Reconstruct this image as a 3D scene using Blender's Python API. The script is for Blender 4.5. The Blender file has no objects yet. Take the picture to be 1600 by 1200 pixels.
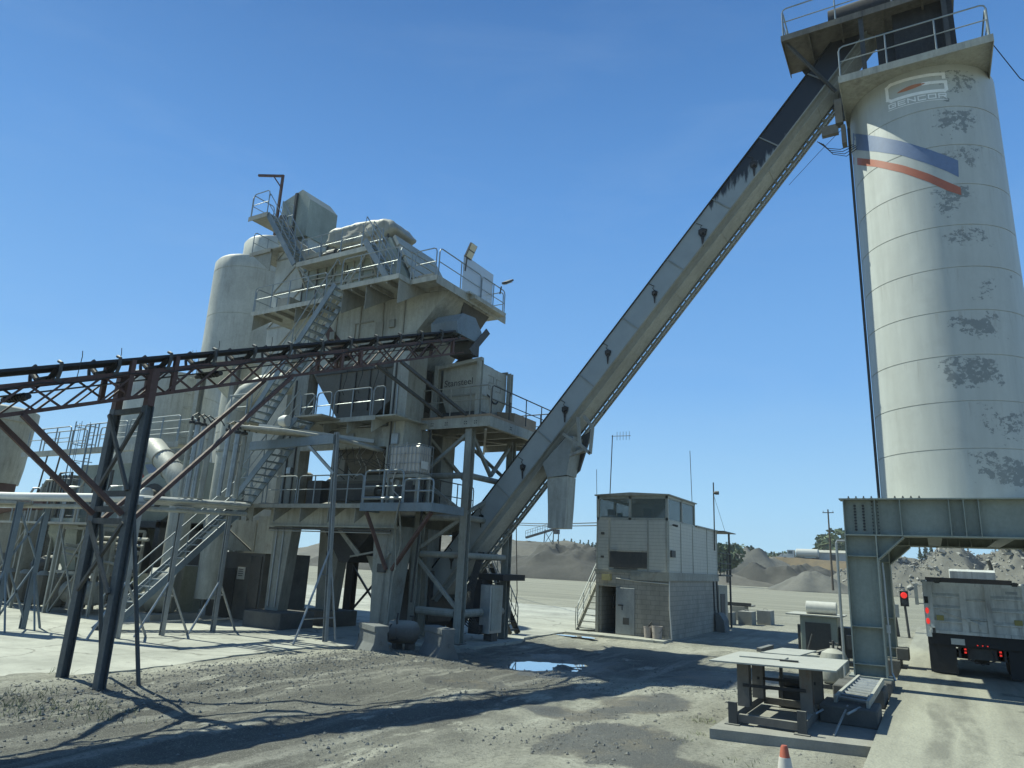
import bpy, bmesh, math, random
from mathutils import Vector, Matrix, noise
V = Vector
R = math.radians
random.seed(7)
S = bpy.context.scene
col = S.collection

# ------------------------------------------------------------------ camera, sky, sun, exposure
F, EYE = 1090.0, 2.6                      # focal length in pixels of a 1600 wide frame, eye height in a truck cab
def _c(p): return V((p[0] - 800.0, 600.0 - p[1], F))
_r1, _r2 = _c((1460, 911)), _c((460, 911 - 48))
_up = _r1.cross(_r2).normalized()
if _up.y < 0: _up = -_up
_Y = _r1 - _up * _r1.dot(_up); _Y.normalize()
_X = _up.cross(_Y)
if _X.x < 0: _X = -_X
RM = Matrix((_X, _Y, _up))                # rows: site axes seen in camera axes
right, upv, fwd = RM.col[0].copy(), RM.col[1].copy(), RM.col[2].copy()
cam = bpy.data.cameras.new('camera')
cam.sensor_width = 36.0
cam.lens = F / 1600 * 36
cam.clip_start = 0.1
cam.clip_end = 6000
co = bpy.data.objects.new('camera', cam); col.objects.link(co)
m = Matrix.Identity(4)
for i in range(3):
    m[i][0], m[i][1], m[i][2] = right[i], upv[i], -fwd[i]
m[2][3] = EYE
co.matrix_world = m
S.camera = co

SUN_EL = 52.0
LD = V((math.cos(R(SUN_EL)) * .98, math.cos(R(SUN_EL)) * .05, -math.sin(R(SUN_EL)))).normalized()   # the sun stands over -X
w = bpy.data.worlds.new('World'); S.world = w; w.use_nodes = True
nt = w.node_tree
bg = nt.nodes['Background']
sky = nt.nodes.new('ShaderNodeTexSky'); sky.sky_type = 'NISHITA'
sky.sun_disc = False
sky.sun_elevation = R(SUN_EL); sky.sun_rotation = R(-90)
sky.air_density = 1.0; sky.dust_density = 0.2; sky.ozone_density = 2.5; sky.altitude = 50
SKY = 0.10
tcn = nt.nodes.new('ShaderNodeTexCoord'); sp_ = nt.nodes.new('ShaderNodeSeparateXYZ'); nt.links.new(tcn.outputs['Generated'], sp_.inputs[0])
cr = nt.nodes.new('ShaderNodeValToRGB'); nt.links.new(sp_.outputs[2], cr.inputs[0])
for i, (p_, c_) in enumerate(((0.0, (.40, .66, .84)), (.09, (.33, .60, .86)), (.25, (.190, .43, .80)), (.48, (.112, .300, .66)), (.70, (.060, .180, .45)), (1.0, (.035, .10, .27)))):
    e_ = cr.color_ramp.elements[i] if i < 2 else cr.color_ramp.elements.new(p_)
    e_.position = p_; e_.color = (*c_, 1)
cr.color_ramp.elements[0].position = 0.0
vm = nt.nodes.new('ShaderNodeVectorMath'); vm.operation = 'SCALE'; vm.inputs[3].default_value = .80 / SKY; 
mpn = nt.nodes.new('ShaderNodeMapping'); mpn.inputs['Scale'].default_value = (1.2, 1.2, 5.0); nt.links.new(tcn.outputs['Generated'], mpn.inputs[0])
cn = nt.nodes.new('ShaderNodeTexNoise'); cn.inputs['Scale'].default_value = 2.6; cn.inputs['Detail'].default_value = 7; cn.inputs['Roughness'].default_value = .62; cn.inputs['Distortion'].default_value = .6
nt.links.new(mpn.outputs[0], cn.inputs['Vector'])
cm = nt.nodes.new('ShaderNodeMapRange'); cm.inputs[1].default_value = .50; cm.inputs[2].default_value = .82; cm.inputs[3].default_value = 0; cm.inputs[4].default_value = .07; nt.links.new(cn.outputs['Fac'], cm.inputs[0])
cmix = nt.nodes.new('ShaderNodeMix'); cmix.data_type = 'RGBA'; cmix.inputs[7].default_value = (.50, .66, .82, 1); nt.links.new(cm.outputs[0], cmix.inputs[0]); nt.links.new(cr.outputs[0], cmix.inputs[6])
nt.links.new(cmix.outputs[2], vm.inputs[0])
mx_ = nt.nodes.new('ShaderNodeMix'); mx_.data_type = 'RGBA'; mx_.inputs[0].default_value = .96
nt.links.new(sky.outputs[0], mx_.inputs[6]); nt.links.new(vm.outputs[0], mx_.inputs[7])
nt.links.new(mx_.outputs[2], bg.inputs[0])
bg.inputs[1].default_value = SKY
sl = bpy.data.lights.new('sun', 'SUN'); sl.energy = 5.0; sl.angle = R(0.53); sl.color = (0.96, 1.0, 0.84)
so = bpy.data.objects.new('sun', sl); col.objects.link(so)
so.rotation_euler = LD.to_track_quat('-Z', 'Y').to_euler()
so.location = (-60, 0, 80)
S.view_settings.view_transform = 'Standard'; S.view_settings.look = 'None'
S.view_settings.gamma = 1.0; S.view_settings.use_curve_mapping = False
S.view_settings.exposure = 0.45

# ------------------------------------------------------------------ survey helpers: a sight line of the camera met with a site plane
EYEP = V((0, 0, EYE))
def ray(px, py): return (RM @ _c((px, py))).normalized()
def oz(px, py, z=0.0):
    d = ray(px, py); return EYEP + d * ((z - EYE) / d.z)
def oy(px, py, y):
    d = ray(px, py); return EYEP + d * (y / d.y)
def ox(px, py, x):
    d = ray(px, py); return EYEP + d * (x / d.x)

# ------------------------------------------------------------------ mesh builder
class MB:
    def __init__(s): s.v = []; s.f = []
    def poly(s, pts):
        n = len(s.v); s.v += [V(p) for p in pts]; s.f.append(tuple(range(n, n + len(pts)))); return s
    def box(s, x0, x1, y0, y1, z0, z1):
        n = len(s.v)
        s.v += [V((x, y, z)) for z in (z0, z1) for x, y in ((x0, y0), (x1, y0), (x1, y1), (x0, y1))]
        s.f += [tuple(n + i for i in q) for q in ((3, 2, 1, 0), (4, 5, 6, 7), (0, 1, 5, 4), (1, 2, 6, 5), (2, 3, 7, 6), (3, 0, 4, 7))]
        return s
    def beam(s, p, q, wd, ht, up=(0, 0, 1)):
        p, q = V(p), V(q); d = (q - p).normalized(); u = V(up)
        if abs(d.dot(u)) > 0.98: u = V((0, 1, 0))
        a = d.cross(u).normalized(); b = a.cross(d).normalized()
        n = len(s.v)
        for c in (p, q):
            s.v += [c - a * wd / 2 - b * ht / 2, c + a * wd / 2 - b * ht / 2, c + a * wd / 2 + b * ht / 2, c - a * wd / 2 + b * ht / 2]
        s.f += [tuple(n + i for i in k) for k in ((3, 2, 1, 0), (4, 5, 6, 7), (0, 1, 5, 4), (1, 2, 6, 5), (2, 3, 7, 6), (3, 0, 4, 7))]
        return s
    def ibeam(s, p, q, wd, ht, t=0.02, up=(0, 0, 1)):
        p, q = V(p), V(q); d = (q - p).normalized(); u = V(up)
        if abs(d.dot(u)) > 0.98: u = V((0, 1, 0))
        a = d.cross(u).normalized(); b = a.cross(d).normalized()
        s.beam(p + b * (ht - t) / 2, q + b * (ht - t) / 2, wd, t, up); s.beam(p - b * (ht - t) / 2, q - b * (ht - t) / 2, wd, t, up)
        s.beam(p, q, t, ht - 2 * t, up); return s
    def tube(s, p, q, r, n=8, r2=None):
        p, q = V(p), V(q); r2 = r if r2 is None else r2
        d = (q - p).normalized(); u = V((0, 0, 1)) if abs(d.z) < 0.95 else V((0, 1, 0))
        a = d.cross(u).normalized(); b = a.cross(d)
        k = len(s.v)
        for c, rr in ((p, r), (q, r2)):
            s.v += [c + (a * math.cos(2 * math.pi * i / n) + b * math.sin(2 * math.pi * i / n)) * rr for i in range(n)]
        s.f += [(k + i, k + (i + 1) % n, k + n + (i + 1) % n, k + n + i) for i in range(n)]
        s.f += [tuple(k + i for i in reversed(range(n))), tuple(k + n + i for i in range(n))]
        return s
    def path(s, pts, r, n=6):
        pts = [V(p) for p in pts]; k = len(s.v); a0 = None
        for i, p in enumerate(pts):
            d = (pts[min(i + 1, len(pts) - 1)] - pts[max(i - 1, 0)]).normalized()
            if a0 is None:
                u = V((0, 0, 1)) if abs(d.z) < 0.9 else V((0, 1, 0)); a0 = d.cross(u).normalized()
            a = (a0 - d * a0.dot(d)).normalized(); a0 = a; b = a.cross(d)
            s.v += [p + (a * math.cos(2 * math.pi * j / n) + b * math.sin(2 * math.pi * j / n)) * r for j in range(n)]
        for i in range(len(pts) - 1):
            s.f += [(k + i * n + j, k + i * n + (j + 1) % n, k + (i + 1) * n + (j + 1) % n, k + (i + 1) * n + j) for j in range(n)]
        e = k + (len(pts) - 1) * n
        s.f += [tuple(k + j for j in reversed(range(n))), tuple(e + j for j in range(n))]
        return s
    def prism(s, pts, vec):
        pts = [V(p) for p in pts]; vec = V(vec); n = len(s.v); m_ = len(pts)
        s.v += pts + [p + vec for p in pts]
        s.f += [tuple(n + i for i in range(m_)), tuple(n + m_ + i for i in reversed(range(m_)))]
        s.f += [(n + (i + 1) % m_, n + i, n + m_ + i, n + m_ + (i + 1) % m_) for i in range(m_)]
        return s
    def frustum(s, a, b):                       # a, b: rectangles (x0,x1,y0,y1,z)
        n = len(s.v)
        for x0, x1, y0, y1, z in (a, b): s.v += [V(p) for p in ((x0, y0, z), (x1, y0, z), (x1, y1, z), (x0, y1, z))]
        s.f += [tuple(n + i for i in q) for q in ((3, 2, 1, 0), (4, 5, 6, 7), (0, 1, 5, 4), (1, 2, 6, 5), (2, 3, 7, 6), (3, 0, 4, 7))]
        return s
    def lathe(s, p, q, prof, n=24):             # prof: (t along p->q in metres, radius)
        p, q = V(p), V(q); d = (q - p).normalized(); u = V((0, 0, 1)) if abs(d.z) < 0.95 else V((0, 1, 0))
        a = d.cross(u).normalized(); b = a.cross(d); k = len(s.v)
        for t, r in prof:
            s.v += [p + d * t + (a * math.cos(2 * math.pi * i / n) + b * math.sin(2 * math.pi * i / n)) * r for i in range(n)]
        for j in range(len(prof) - 1):
            s.f += [(k + j * n + i, k + j * n + (i + 1) % n, k + (j + 1) * n + (i + 1) % n, k + (j + 1) * n + i) for i in range(n)]
        e = k + (len(prof) - 1) * n
        s.f += [tuple(k + i for i in reversed(range(n))), tuple(e + i for i in range(n))]
        return s
    def add(s, o, M=None):
        n = len(s.v); s.v += [(M @ p if M else p.copy()) for p in o.v]; s.f += [tuple(n + i for i in f) for f in o.f]; return s
    def split(s):
        par = list(range(len(s.v)))
        def fd(a):
            while par[a] != a: par[a] = par[par[a]]; a = par[a]
            return a
        for f in s.f:
            r0 = fd(f[0])
            for k in f[1:]: par[fd(k)] = r0
        out = {}
        for f in s.f: out.setdefault(fd(f[0]), []).append(f)
        res = []
        for fs in out.values():
            q = MB(); mp = {}
            for f in fs:
                for k in f:
                    if k not in mp: mp[k] = len(q.v); q.v.append(s.v[k].copy())
                q.f.append(tuple(mp[k] for k in f))
            res.append(q)
        return res
    def each(s, name, mt, parent=None, **kw):
        return [q.build(name, mt, parent, **kw) for q in s.split()]
    def build(s, name, mt, parent=None, smooth=False, bevel=0, offset=None):
        off = V(offset) if offset is not None else base_of(parent)
        me = bpy.data.meshes.new(name)
        me.from_pydata([p - off for p in s.v], [], s.f); me.update()
        bm = bmesh.new(); bm.from_mesh(me); bmesh.ops.recalc_face_normals(bm, faces=bm.faces)
        if bevel: bmesh.ops.bevel(bm, geom=list(bm.edges), offset=bevel, segments=1, affect='EDGES')
        bm.to_mesh(me); bm.free()
        if smooth:
            for p_ in me.polygons: p_.use_smooth = True
            try: me.set_sharp_from_angle(angle=R(38))
            except Exception: pass
        me.materials.append(M[mt] if isinstance(mt, str) else mt)
        o = bpy.data.objects.new(name, me); col.objects.link(o)
        if parent is not None: o.parent = parent
        elif offset is not None: o.location = off
        return o

def base_of(p):
    while p is not None and p.parent is not None: p = p.parent
    return p.location.copy() if p is not None else V((0, 0, 0))

LABELS = set()
def tag(o, label=None, cat=None, group=None, kind=None):
    if label: o['label'] = label
    if cat: o['category'] = cat
    if group: o['group'] = group
    if kind: o['kind'] = kind
    return o
def thing(name, label, cat, loc, group=None):
    o = bpy.data.objects.new(name, None); col.objects.link(o); o.location = V(loc); o.empty_display_size = 0.3
    return tag(o, label, cat, group)
def copy_tree(o, loc, label=None):
    c = o.copy(); col.objects.link(c); c.location = V(loc)
    if label: c['label'] = label
    for ch in list(o.children):
        d = ch.copy(); col.objects.link(d); d.parent = c
        for g in list(ch.children):
            e = g.copy(); col.objects.link(e); e.parent = d
    return c
def struct(mb, name, mt, smooth=False):
    o = mb.build(name, mt, None, smooth); o['kind'] = 'structure'; return o

# ------------------------------------------------------------------ materials
M = {}
class NT:
    def __init__(s, name):
        s.m = bpy.data.materials.new(name); s.m.use_nodes = True; s.t = s.m.node_tree; s.n = s.t.nodes; s.l = s.t.links
        s.b = s.n['Principled BSDF']; M[name] = s.m
        s.tc = s.n.new('ShaderNodeTexCoord'); s.co = s.tc.outputs['Object']
    def set(s, k, v): s.b.inputs[k].default_value = v
    def mapping(s, sc, co=None, rot=(0, 0, 0), loc=(0, 0, 0)):
        a = s.n.new('ShaderNodeMapping'); a.inputs['Scale'].default_value = sc; a.inputs['Rotation'].default_value = rot
        a.inputs['Location'].default_value = loc; s.l.new(co or s.co, a.inputs[0]); return a.outputs[0]
    def noise(s, scale, detail=5, rough=.55, co=None, dist=0):
        a = s.n.new('ShaderNodeTexNoise'); a.inputs['Scale'].default_value = scale; a.inputs['Detail'].default_value = detail
        a.inputs['Roughness'].default_value = rough; a.inputs['Distortion'].default_value = dist
        s.l.new(co or s.co, a.inputs['Vector']); return a.outputs['Fac']
    def vor(s, scale, co=None, feat='F1', out='Distance'):
        a = s.n.new('ShaderNodeTexVoronoi'); a.feature = feat; a.inputs['Scale'].default_value = scale; s.l.new(co or s.co, a.inputs['Vector']); return a.outputs[out]
    def ramp(s, f, a, b, va=0.0, vb=1.0, smooth=False):
        r = s.n.new('ShaderNodeMapRange'); r.inputs[1].default_value = a; r.inputs[2].default_value = b
        r.inputs[3].default_value = va; r.inputs[4].default_value = vb
        if smooth: r.interpolation_type = 'SMOOTHSTEP'
        s.l.new(f, r.inputs[0]); return r.outputs[0]
    def math(s, op, a, b=None):
        k = s.n.new('ShaderNodeMath'); k.operation = op
        for i, x in enumerate((a, b)):
            if x is None: continue
            if isinstance(x, (int, float)): k.inputs[i].default_value = x
            else: s.l.new(x, k.inputs[i])
        return k.outputs[0]
    def mix(s, f, a, b):
        k = s.n.new('ShaderNodeMix'); k.data_type = 'RGBA'
        for i, x in ((0, f), (6, a), (7, b)):
            if isinstance(x, (tuple, list)): k.inputs[i].default_value = (*x[:3], 1)
            elif isinstance(x, (int, float)): k.inputs[i].default_value = x
            else: s.l.new(x, k.inputs[i])
        return k.outputs[2]
    def xyz(s, co=None):
        k = s.n.new('ShaderNodeSeparateXYZ'); s.l.new(co or s.co, k.inputs[0]); return k.outputs
    def normal_z(s):
        g = s.n.new('ShaderNodeNewGeometry'); k = s.n.new('ShaderNodeSeparateXYZ'); s.l.new(g.outputs['Normal'], k.inputs[0]); return k.outputs[2]
    def color(s, c):
        if isinstance(c, (tuple, list)): s.b.inputs['Base Color'].default_value = (*c[:3], 1)
        else: s.l.new(c, s.b.inputs['Base Color'])
    def bump(s, h, st=.3, dist=.02):
        k = s.n.new('ShaderNodeBump'); k.inputs['Strength'].default_value = st; k.inputs['Distance'].default_value = dist
        s.l.new(h, k.inputs['Height']); s.l.new(k.outputs[0], s.b.inputs['Normal'])

DUST = (.42, .415, .36)
def paint(name, c, dirt=(.10, .095, .082), amt=.5, rough=.55, metal=0.0, dust=.55, rust=0.0):
    t = NT(name)
    st = t.noise(2.2, 6, .65, t.mapping((2.6, 2.6, .35)))
    bl = t.noise(.9, 5, .6); mot = t.noise(.55, 6, .7, t.mapping((1, 1, .8), loc=(5, 1, 2)))
    drip = t.noise(2.0, 5, .7, t.mapping((5.5, 5.5, .22), loc=(1, 4, 0)))
    f = t.math('MULTIPLY', t.ramp(st, .40, .72), t.ramp(bl, .32, .66))
    base = t.mix(t.ramp(mot, .32, .68), tuple(x * .74 for x in c), tuple(min(.8, x * 1.22) for x in c))
    cc = t.mix(t.math('MULTIPLY', f, amt), base, dirt)
    cc = t.mix(t.math('MULTIPLY', t.ramp(drip, .56, .74), amt * .7), cc, dirt)
    fine = t.noise(14, 5, .65)
    cc = t.mix(t.ramp(fine, .35, .75, 0, .3), cc, tuple(x * .55 for x in c))
    if rust:
        rn = t.noise(3.1, 8, .7, t.mapping((1, 1, .6), loc=(3, 7, 1)))
        cc = t.mix(t.math('MULTIPLY', t.ramp(rn, .57, .68), rust), cc, (.11, .055, .032))
    up = t.ramp(t.normal_z(), .35, .9)
    cc = t.mix(t.math('MULTIPLY', up, dust), cc, DUST)
    t.color(cc); t.set('Metallic', metal)
    t.l.new(t.ramp(fine, .2, .8, rough - .1, rough + .2), t.b.inputs['Roughness'])
    t.bump(t.noise(1.3, 4, .5), .3, .05)
    return t
paint('paint_grey', (.245, .25, .215), amt=.8, rust=.45)
paint('paint_pale', (.345, .35, .30), amt=.7, rust=.25)
paint('paint_dusty', (.265, .262, .22), amt=.7, dust=.8, rust=.3)
paint('soot', (.13, .12, .095), dirt=(.02, .02, .018), amt=1.0, dust=.4, rust=.2)
paint('grime_and_shade', (.10, .095, .075), amt=.6, dust=.7, rust=.3)  # dark base colour stands in for the shade at mixer level, plus dirt
paint('leg_steel', (.045, .06, .07), amt=.4, dust=.3)
paint('silo_plain', (.40, .408, .365), amt=.45)
paint('steel_blue', (.135, .18, .21), amt=.4, rough=.5, dust=.35)
paint('rail_steel', (.22, .26, .28), amt=.3, rough=.45, metal=.3, dust=.3)
paint('gantry_grey', (.235, .265, .225), amt=.35, rough=.5, dust=.4)
paint('rust_brown', (.088, .047, .041), dirt=(.02, .016, .016), amt=.6, rough=.7, dust=.12, rust=.3)
paint('conv_grey', (.21, .225, .21), amt=.35, rough=.42, dust=.3)
paint('conv_pan', (.29, .305, .285), amt=.5, dust=.3)
paint('tar_black', (.014, .013, .013), dirt=(.05, .048, .044), amt=.5, rough=.6, dust=.3)
paint('dark_steel', (.045, .047, .046), amt=.4, rough=.6, dust=.35)
paint('galv', (.33, .35, .35), amt=.4, rough=.35, metal=.5, dust=.2)
paint('yellow_box', (.42, .36, .16), amt=.4)
paint('truck_white', (.60, .61, .57), dirt=(.12, .11, .1), amt=1.0, rough=.45, dust=.3)
paint('plywood', (.30, .22, .14), amt=.4)
paint('red_paint', (.42, .045, .03), amt=.3, dust=.1)
paint('plate_steel', (.34, .345, .30), amt=.7, rough=.6, dust=.55, rust=.3)
def simple(name, c, rough=.6, metal=0., emit=None, es=0, spec=None):
    t = NT(name)
    n = t.noise(9, 4, .6)
    t.color(t.mix(t.ramp(n, .35, .7, 0, .3), c, tuple(x * .6 for x in c)))
    t.set('Roughness', rough); t.set('Metallic', metal)
    if emit: t.set('Emission Color', (*emit, 1)); t.set('Emission Strength', es)
    return t
simple('rubber', (.018, .018, .019), .75)
simple('mudflap', (.012, .012, .013), .6)
simple('cable', (.02, .02, .02), .6)
simple('pale_cable', (.35, .35, .33), .6)
simple('lettering', (.05, .05, .05), .6)
simple('lettering_pale', (.30, .32, .31), .6)
simple('logo_grey', (.78, .79, .76), .5)
simple('logo_orange', (.42, .17, .09), .5)
simple('stripe_blue', (.125, .175, .285), .5)
simple('stripe_red', (.36, .11, .06), .5)
simple('cone_orange', (.36, .085, .045), .6)
simple('cone_white', (.48, .46, .42), .6)
simple('sign_white', (.5, .5, .46), .6)
simple('decal_yellow', (.30, .26, .08), .6)
simple('red_lamp', (.5, .02, .02), .3, emit=(1, .035, .02), es=.5)
simple('flood_lens', (.55, .50, .36), .3)
simple('bucket_plastic', (.30, .27, .25), .6)
t = NT('belt_rubber'); t.color((.011, .012, .014)); t.set('Roughness', .7)
t = NT('glass_dark'); t.color((.035, .055, .055)); t.set('Roughness', .06); t.set('Specular IOR Level', .7)
t.bump(t.noise(.7, 2), .03, .05)
t = NT('glass_clear'); t.color((.75, .82, .82)); t.set('Roughness', .04); t.set('Alpha', .28)
t = NT('interior'); t.color((.24, .255, .235))
t = NT('mesh_screen'); t.color((.40, .43, .44)); t.set('Roughness', .5); t.set('Alpha', .62)
t = NT('ibc_plastic'); t.color(t.mix(t.ramp(t.xyz()[2], .48, .52), (.10, .13, .13), (.40, .37, .32))); t.set('Roughness', .4)
# siding: horizontal laps
t = NT('siding'); z = t.xyz()[2]
fr = t.math('FRACT', t.math('MULTIPLY', z, 7.4))
cc = t.mix(t.ramp(t.noise(3, 5, .6, t.mapping((2, 2, .4))), .4, .75, 0, .5), (.45, .455, .41), (.31, .315, .28))
cc = t.mix(t.ramp(fr, .0, .10, 1, 0), cc, (.13, .14, .13)); t.color(cc); t.set('Roughness', .6)
t.bump(fr, .5, .03)
# concrete block wall
t = NT('block_wall'); x, y, z = t.xyz()
cb = t.n.new('ShaderNodeCombineXYZ'); t.l.new(t.math('ADD', x, y), cb.inputs[0]); t.l.new(z, cb.inputs[1])
bt = t.n.new('ShaderNodeTexBrick'); bt.inputs['Scale'].default_value = 1.0; bt.inputs['Brick Width'].default_value = .36; bt.inputs['Row Height'].default_value = .18
bt.inputs['Mortar Size'].default_value = .008; bt.inputs['Color1'].default_value = (.33, .31, .26, 1); bt.inputs['Color2'].default_value = (.285, .27, .23, 1)
bt.inputs['Mortar'].default_value = (.17, .16, .14, 1); t.l.new(cb.outputs[0], bt.inputs['Vector'])
cc = t.mix(t.ramp(t.noise(1.5, 6, .65, t.mapping((1, 1, .5))), .45, .75, 0, .6), bt.outputs['Color'], (.13, .125, .105))
t.color(cc); t.set('Roughness', .9); t.bump(bt.outputs['Fac'], -.4, .02)
def stone(name, c1, c2, sc=1.2, bs=.5, fine=30):
    t = NT(name); a = t.noise(sc, 8, .65); b = t.noise(fine, 5, .7)
    cc = t.mix(t.ramp(a, .35, .68), c1, c2); cc = t.mix(t.ramp(b, .4, .75, 0, .45), cc, tuple(x * .5 for x in c1))
    t.color(cc); t.set('Roughness', .92); t.bump(b, bs, .03); return t
stone('concrete', (.30, .295, .255), (.21, .205, .18), 1.4, .35)
stone('concrete_dark', (.13, .128, .115), (.07, .07, .065), 1.6, .4)
stone('barrier_concrete', (.17, .18, .175), (.11, .115, .11), 1.6, .4)
stone('gravel_grey', (.20, .20, .18), (.14, .14, .128), .25, .6, 5)
stone('gravel_dark', (.038, .038, .034), (.068, .065, .056), .12, .9, 1.6)
stone('heap_grey', (.105, .105, .092), (.155, .15, .13), .25, .8, 3)
stone('hill_earth', (.075, .072, .060), (.145, .135, .11), .07, .9, .8)
stone('rubble_stone', (.33, .32, .285), (.20, .195, .17), .5, .6, 4)
stone('rubble_earth', (.10, .098, .085), (.17, .165, .14), .2, .9, 1.6)
stone('dry_grass', (.15, .112, .062), (.085, .07, .045), .3, .9, .9)
stone('bark', (.09, .07, .05), (.05, .04, .03), 3, .5)
for nm, c in (('leaf_dark', (.052, .078, .040)), ('leaf_mid', (.09, .115, .055)), ('weed_green', (.10, .115, .05))):
    t = NT(nm); oi = t.n.new('ShaderNodeObjectInfo')
    t.color(t.mix(t.ramp(t.noise(.7, 4), .3, .7), c, tuple(x * 1.7 for x in c))); t.set('Roughness', .7)
# water
t = NT('water'); t.color((.85, .87, .88)); t.set('Metallic', .8); t.set('Roughness', .02); t.set('IOR', 1.6); t.set('Specular IOR Level', 1.0); t.bump(t.noise(1.3, 2), .03, .02)

# ground: dusty yard with a dark gravel roadway and worn pale patches
t = NT('ground'); x, y, z = t.xyz()
big = t.noise(.16, 5, .6); mid = t.noise(.55, 7, .65, t.mapping((1.0, .45, 1), rot=(0, 0, R(-8)))); fine = t.noise(11, 7, .8); grit = t.noise(42, 3, .75)
track = t.noise(1.0, 4, .6, t.mapping((1.9, .10, 1), rot=(0, 0, R(-12))))
# roadway: x between about -13 and -4.5, wobbling
xw = t.math('ADD', x, t.ramp(t.noise(.22, 6, .65), .3, .7, -2.4, 2.4))
road = t.math('MULTIPLY', t.ramp(xw, -14.2, -12.2, 0, 1, True), t.ramp(xw, -7.6, -5.2, 1, 0, True))
road = t.math('MULTIPLY', road, t.ramp(y, 21.5, 25.5, 1, 0, True))
dusty = t.mix(t.ramp(mid, .38, .62), (.40, .392, .32), (.225, .22, .175))
dusty = t.mix(t.ramp(track, .46, .66, 0, .55), dusty, (.17, .165, .14))
dark = t.mix(t.ramp(mid, .38, .64), (.038, .038, .034), (.125, .12, .10))
dark = t.mix(t.ramp(track, .50, .64, 0, .85), dark, (.30, .292, .245))
cc = t.mix(t.math('MULTIPLY', road, t.ramp(t.math('ADD', t.math('MULTIPLY', mid, .6), t.math('MULTIPLY', big, .4)), .40, .52, .6, 1)), dusty, dark)
pale = t.ramp(t.noise(.8, 9, .72, t.mapping((1.2, .5, 1), loc=(2, 9, 0))), .57, .62)
cc = t.mix(t.math('MULTIPLY', pale, .8), cc, (.40, .39, .32))
# damp stains with ragged outlines
wn = t.noise(.9, 8, .65)
damp = None
for cx_, cy_, rx_, ry_ in ((-4.6, 11.2, 1.15, 1.5), (-5.3, 14.6, 1.1, 1.3), (-3.2, 10.3, .8, .55), (-9.6, 18.5, 2.2, 2.4), (-6.0, 12.9, .9, .7), (-9.2, 14.2, 1.2, .6), (-4.9, 19.4, 1.6, 1.3)):
    dx_ = t.math('DIVIDE', t.math('ADD', x, -cx_), rx_); dy_ = t.math('DIVIDE', t.math('ADD', y, -cy_), ry_)
    q_ = t.math('ADD', t.math('ADD', t.math('MULTIPLY', dx_, dx_), t.math('MULTIPLY', dy_, dy_)), t.ramp(wn, .3, .7, -.75, .75))
    k_ = t.ramp(q_, .72, 1.12, 1, 0)
    damp = k_ if damp is None else t.math('MAXIMUM', damp, k_)
dampc = t.mix(t.ramp(t.noise(.9, 5, .6), .45, .6), (.060, .058, .050), (.135, .112, .07))
cc = t.mix(t.math('MULTIPLY', damp, .85), cc, dampc)
far = t.ramp(y, 30, 55, 0, 1)
fb = t.noise(.5, 6, .6, t.mapping((.08, 1.0, 1), rot=(0, 0, R(14))))
farc = t.mix(t.ramp(fb, .38, .62), (.275, .268, .205), (.175, .17, .13))
cc = t.mix(far, cc, farc)
cc = t.mix(t.ramp(fine, .49, .63, 0, .6), cc, (.065, .063, .052))
cc = t.mix(t.ramp(grit, .55, .66, 0, .55), cc, (.44, .43, .36))
t.color(cc); t.l.new(t.ramp(damp, 0, 1, .93, .5), t.b.inputs['Roughness'])
t.bump(t.math('ADD', fine, t.math('MULTIPLY', grit, .5)), .9, .06)
# concrete apron, lane
t = NT('apron'); a = t.noise(.5, 7, .65); b = t.noise(6, 6, .7); st = t.noise(.8, 5, .6, t.mapping((.25, 1.5, 1)))
cc = t.mix(t.ramp(a, .35, .68), (.40, .40, .345), (.26, .262, .225)); cc = t.mix(t.ramp(st, .5, .75, 0, .5), cc, (.17, .17, .15))
cc = t.mix(t.ramp(b, .5, .75, 0, .35), cc, (.12, .12, .105))
ck = t.n.new('ShaderNodeVectorMath'); ck.operation = 'ADD'; nzv = t.n.new('ShaderNodeTexNoise'); nzv.inputs['Scale'].default_value = .9; nzv.inputs['Detail'].default_value = 5; t.l.new(t.co, nzv.inputs['Vector']); t.l.new(t.co, ck.inputs[0]); t.l.new(nzv.outputs['Color'], ck.inputs[1])
cr_ = t.ramp(t.vor(.30, ck.outputs[0], 'DISTANCE_TO_EDGE'), .004, .014, 1, 0)
cc = t.mix(t.math('MULTIPLY', cr_, .6), cc, (.09, .088, .075))
oil = t.ramp(t.noise(.7, 7, .68, t.mapping((1, 1, 1), loc=(7, 3, 0))), .60, .67)
cc = t.mix(t.math('MULTIPLY', oil, .55), cc, (.10, .098, .088))
t.color(cc); t.set('Roughness', .85); t.bump(b, .3, .02)
t = NT('lane'); a = t.noise(.6, 7, .65, t.mapping((1.8, .25, 1))); b = t.noise(9, 6, .7)
ch = t.vor(24, t.mapping((1, 1, 1), rot=(0, 0, R(45))), 'F1')
cc = t.mix(t.ramp(a, .36, .66), (.315, .31, .245), (.185, .18, .145)); 
sp = t.math('MULTIPLY', t.ramp(t.noise(.8, 7, .65, t.mapping((1, .6, 1), loc=(5, 1.5, 0))), .56, .64), t.ramp(t.xyz()[0], .2, .7))
lx = t.xyz()[0]; wob = t.ramp(t.noise(.5, 4, .6, t.mapping((1, .3, 1))), .3, .7, -.18, .18)
tr = None
for c_ in (-.15, .25, 1.55, 1.95):
    k_ = t.ramp(t.math('ABSOLUTE', t.math('ADD', t.math('ADD', lx, -c_), wob)), .10, .20, 1, 0); tr = k_ if tr is None else t.math('MAXIMUM', tr, k_)
cc = t.mix(t.math('MULTIPLY', t.math('MULTIPLY', tr, t.ramp(t.noise(2.2, 6, .7, t.mapping((1, .35, 1))), .38, .62)), .6), cc, (.10, .098, .08))
cc = t.mix(t.math('MULTIPLY', sp, .8), cc, (.06, .058, .05))
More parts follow.
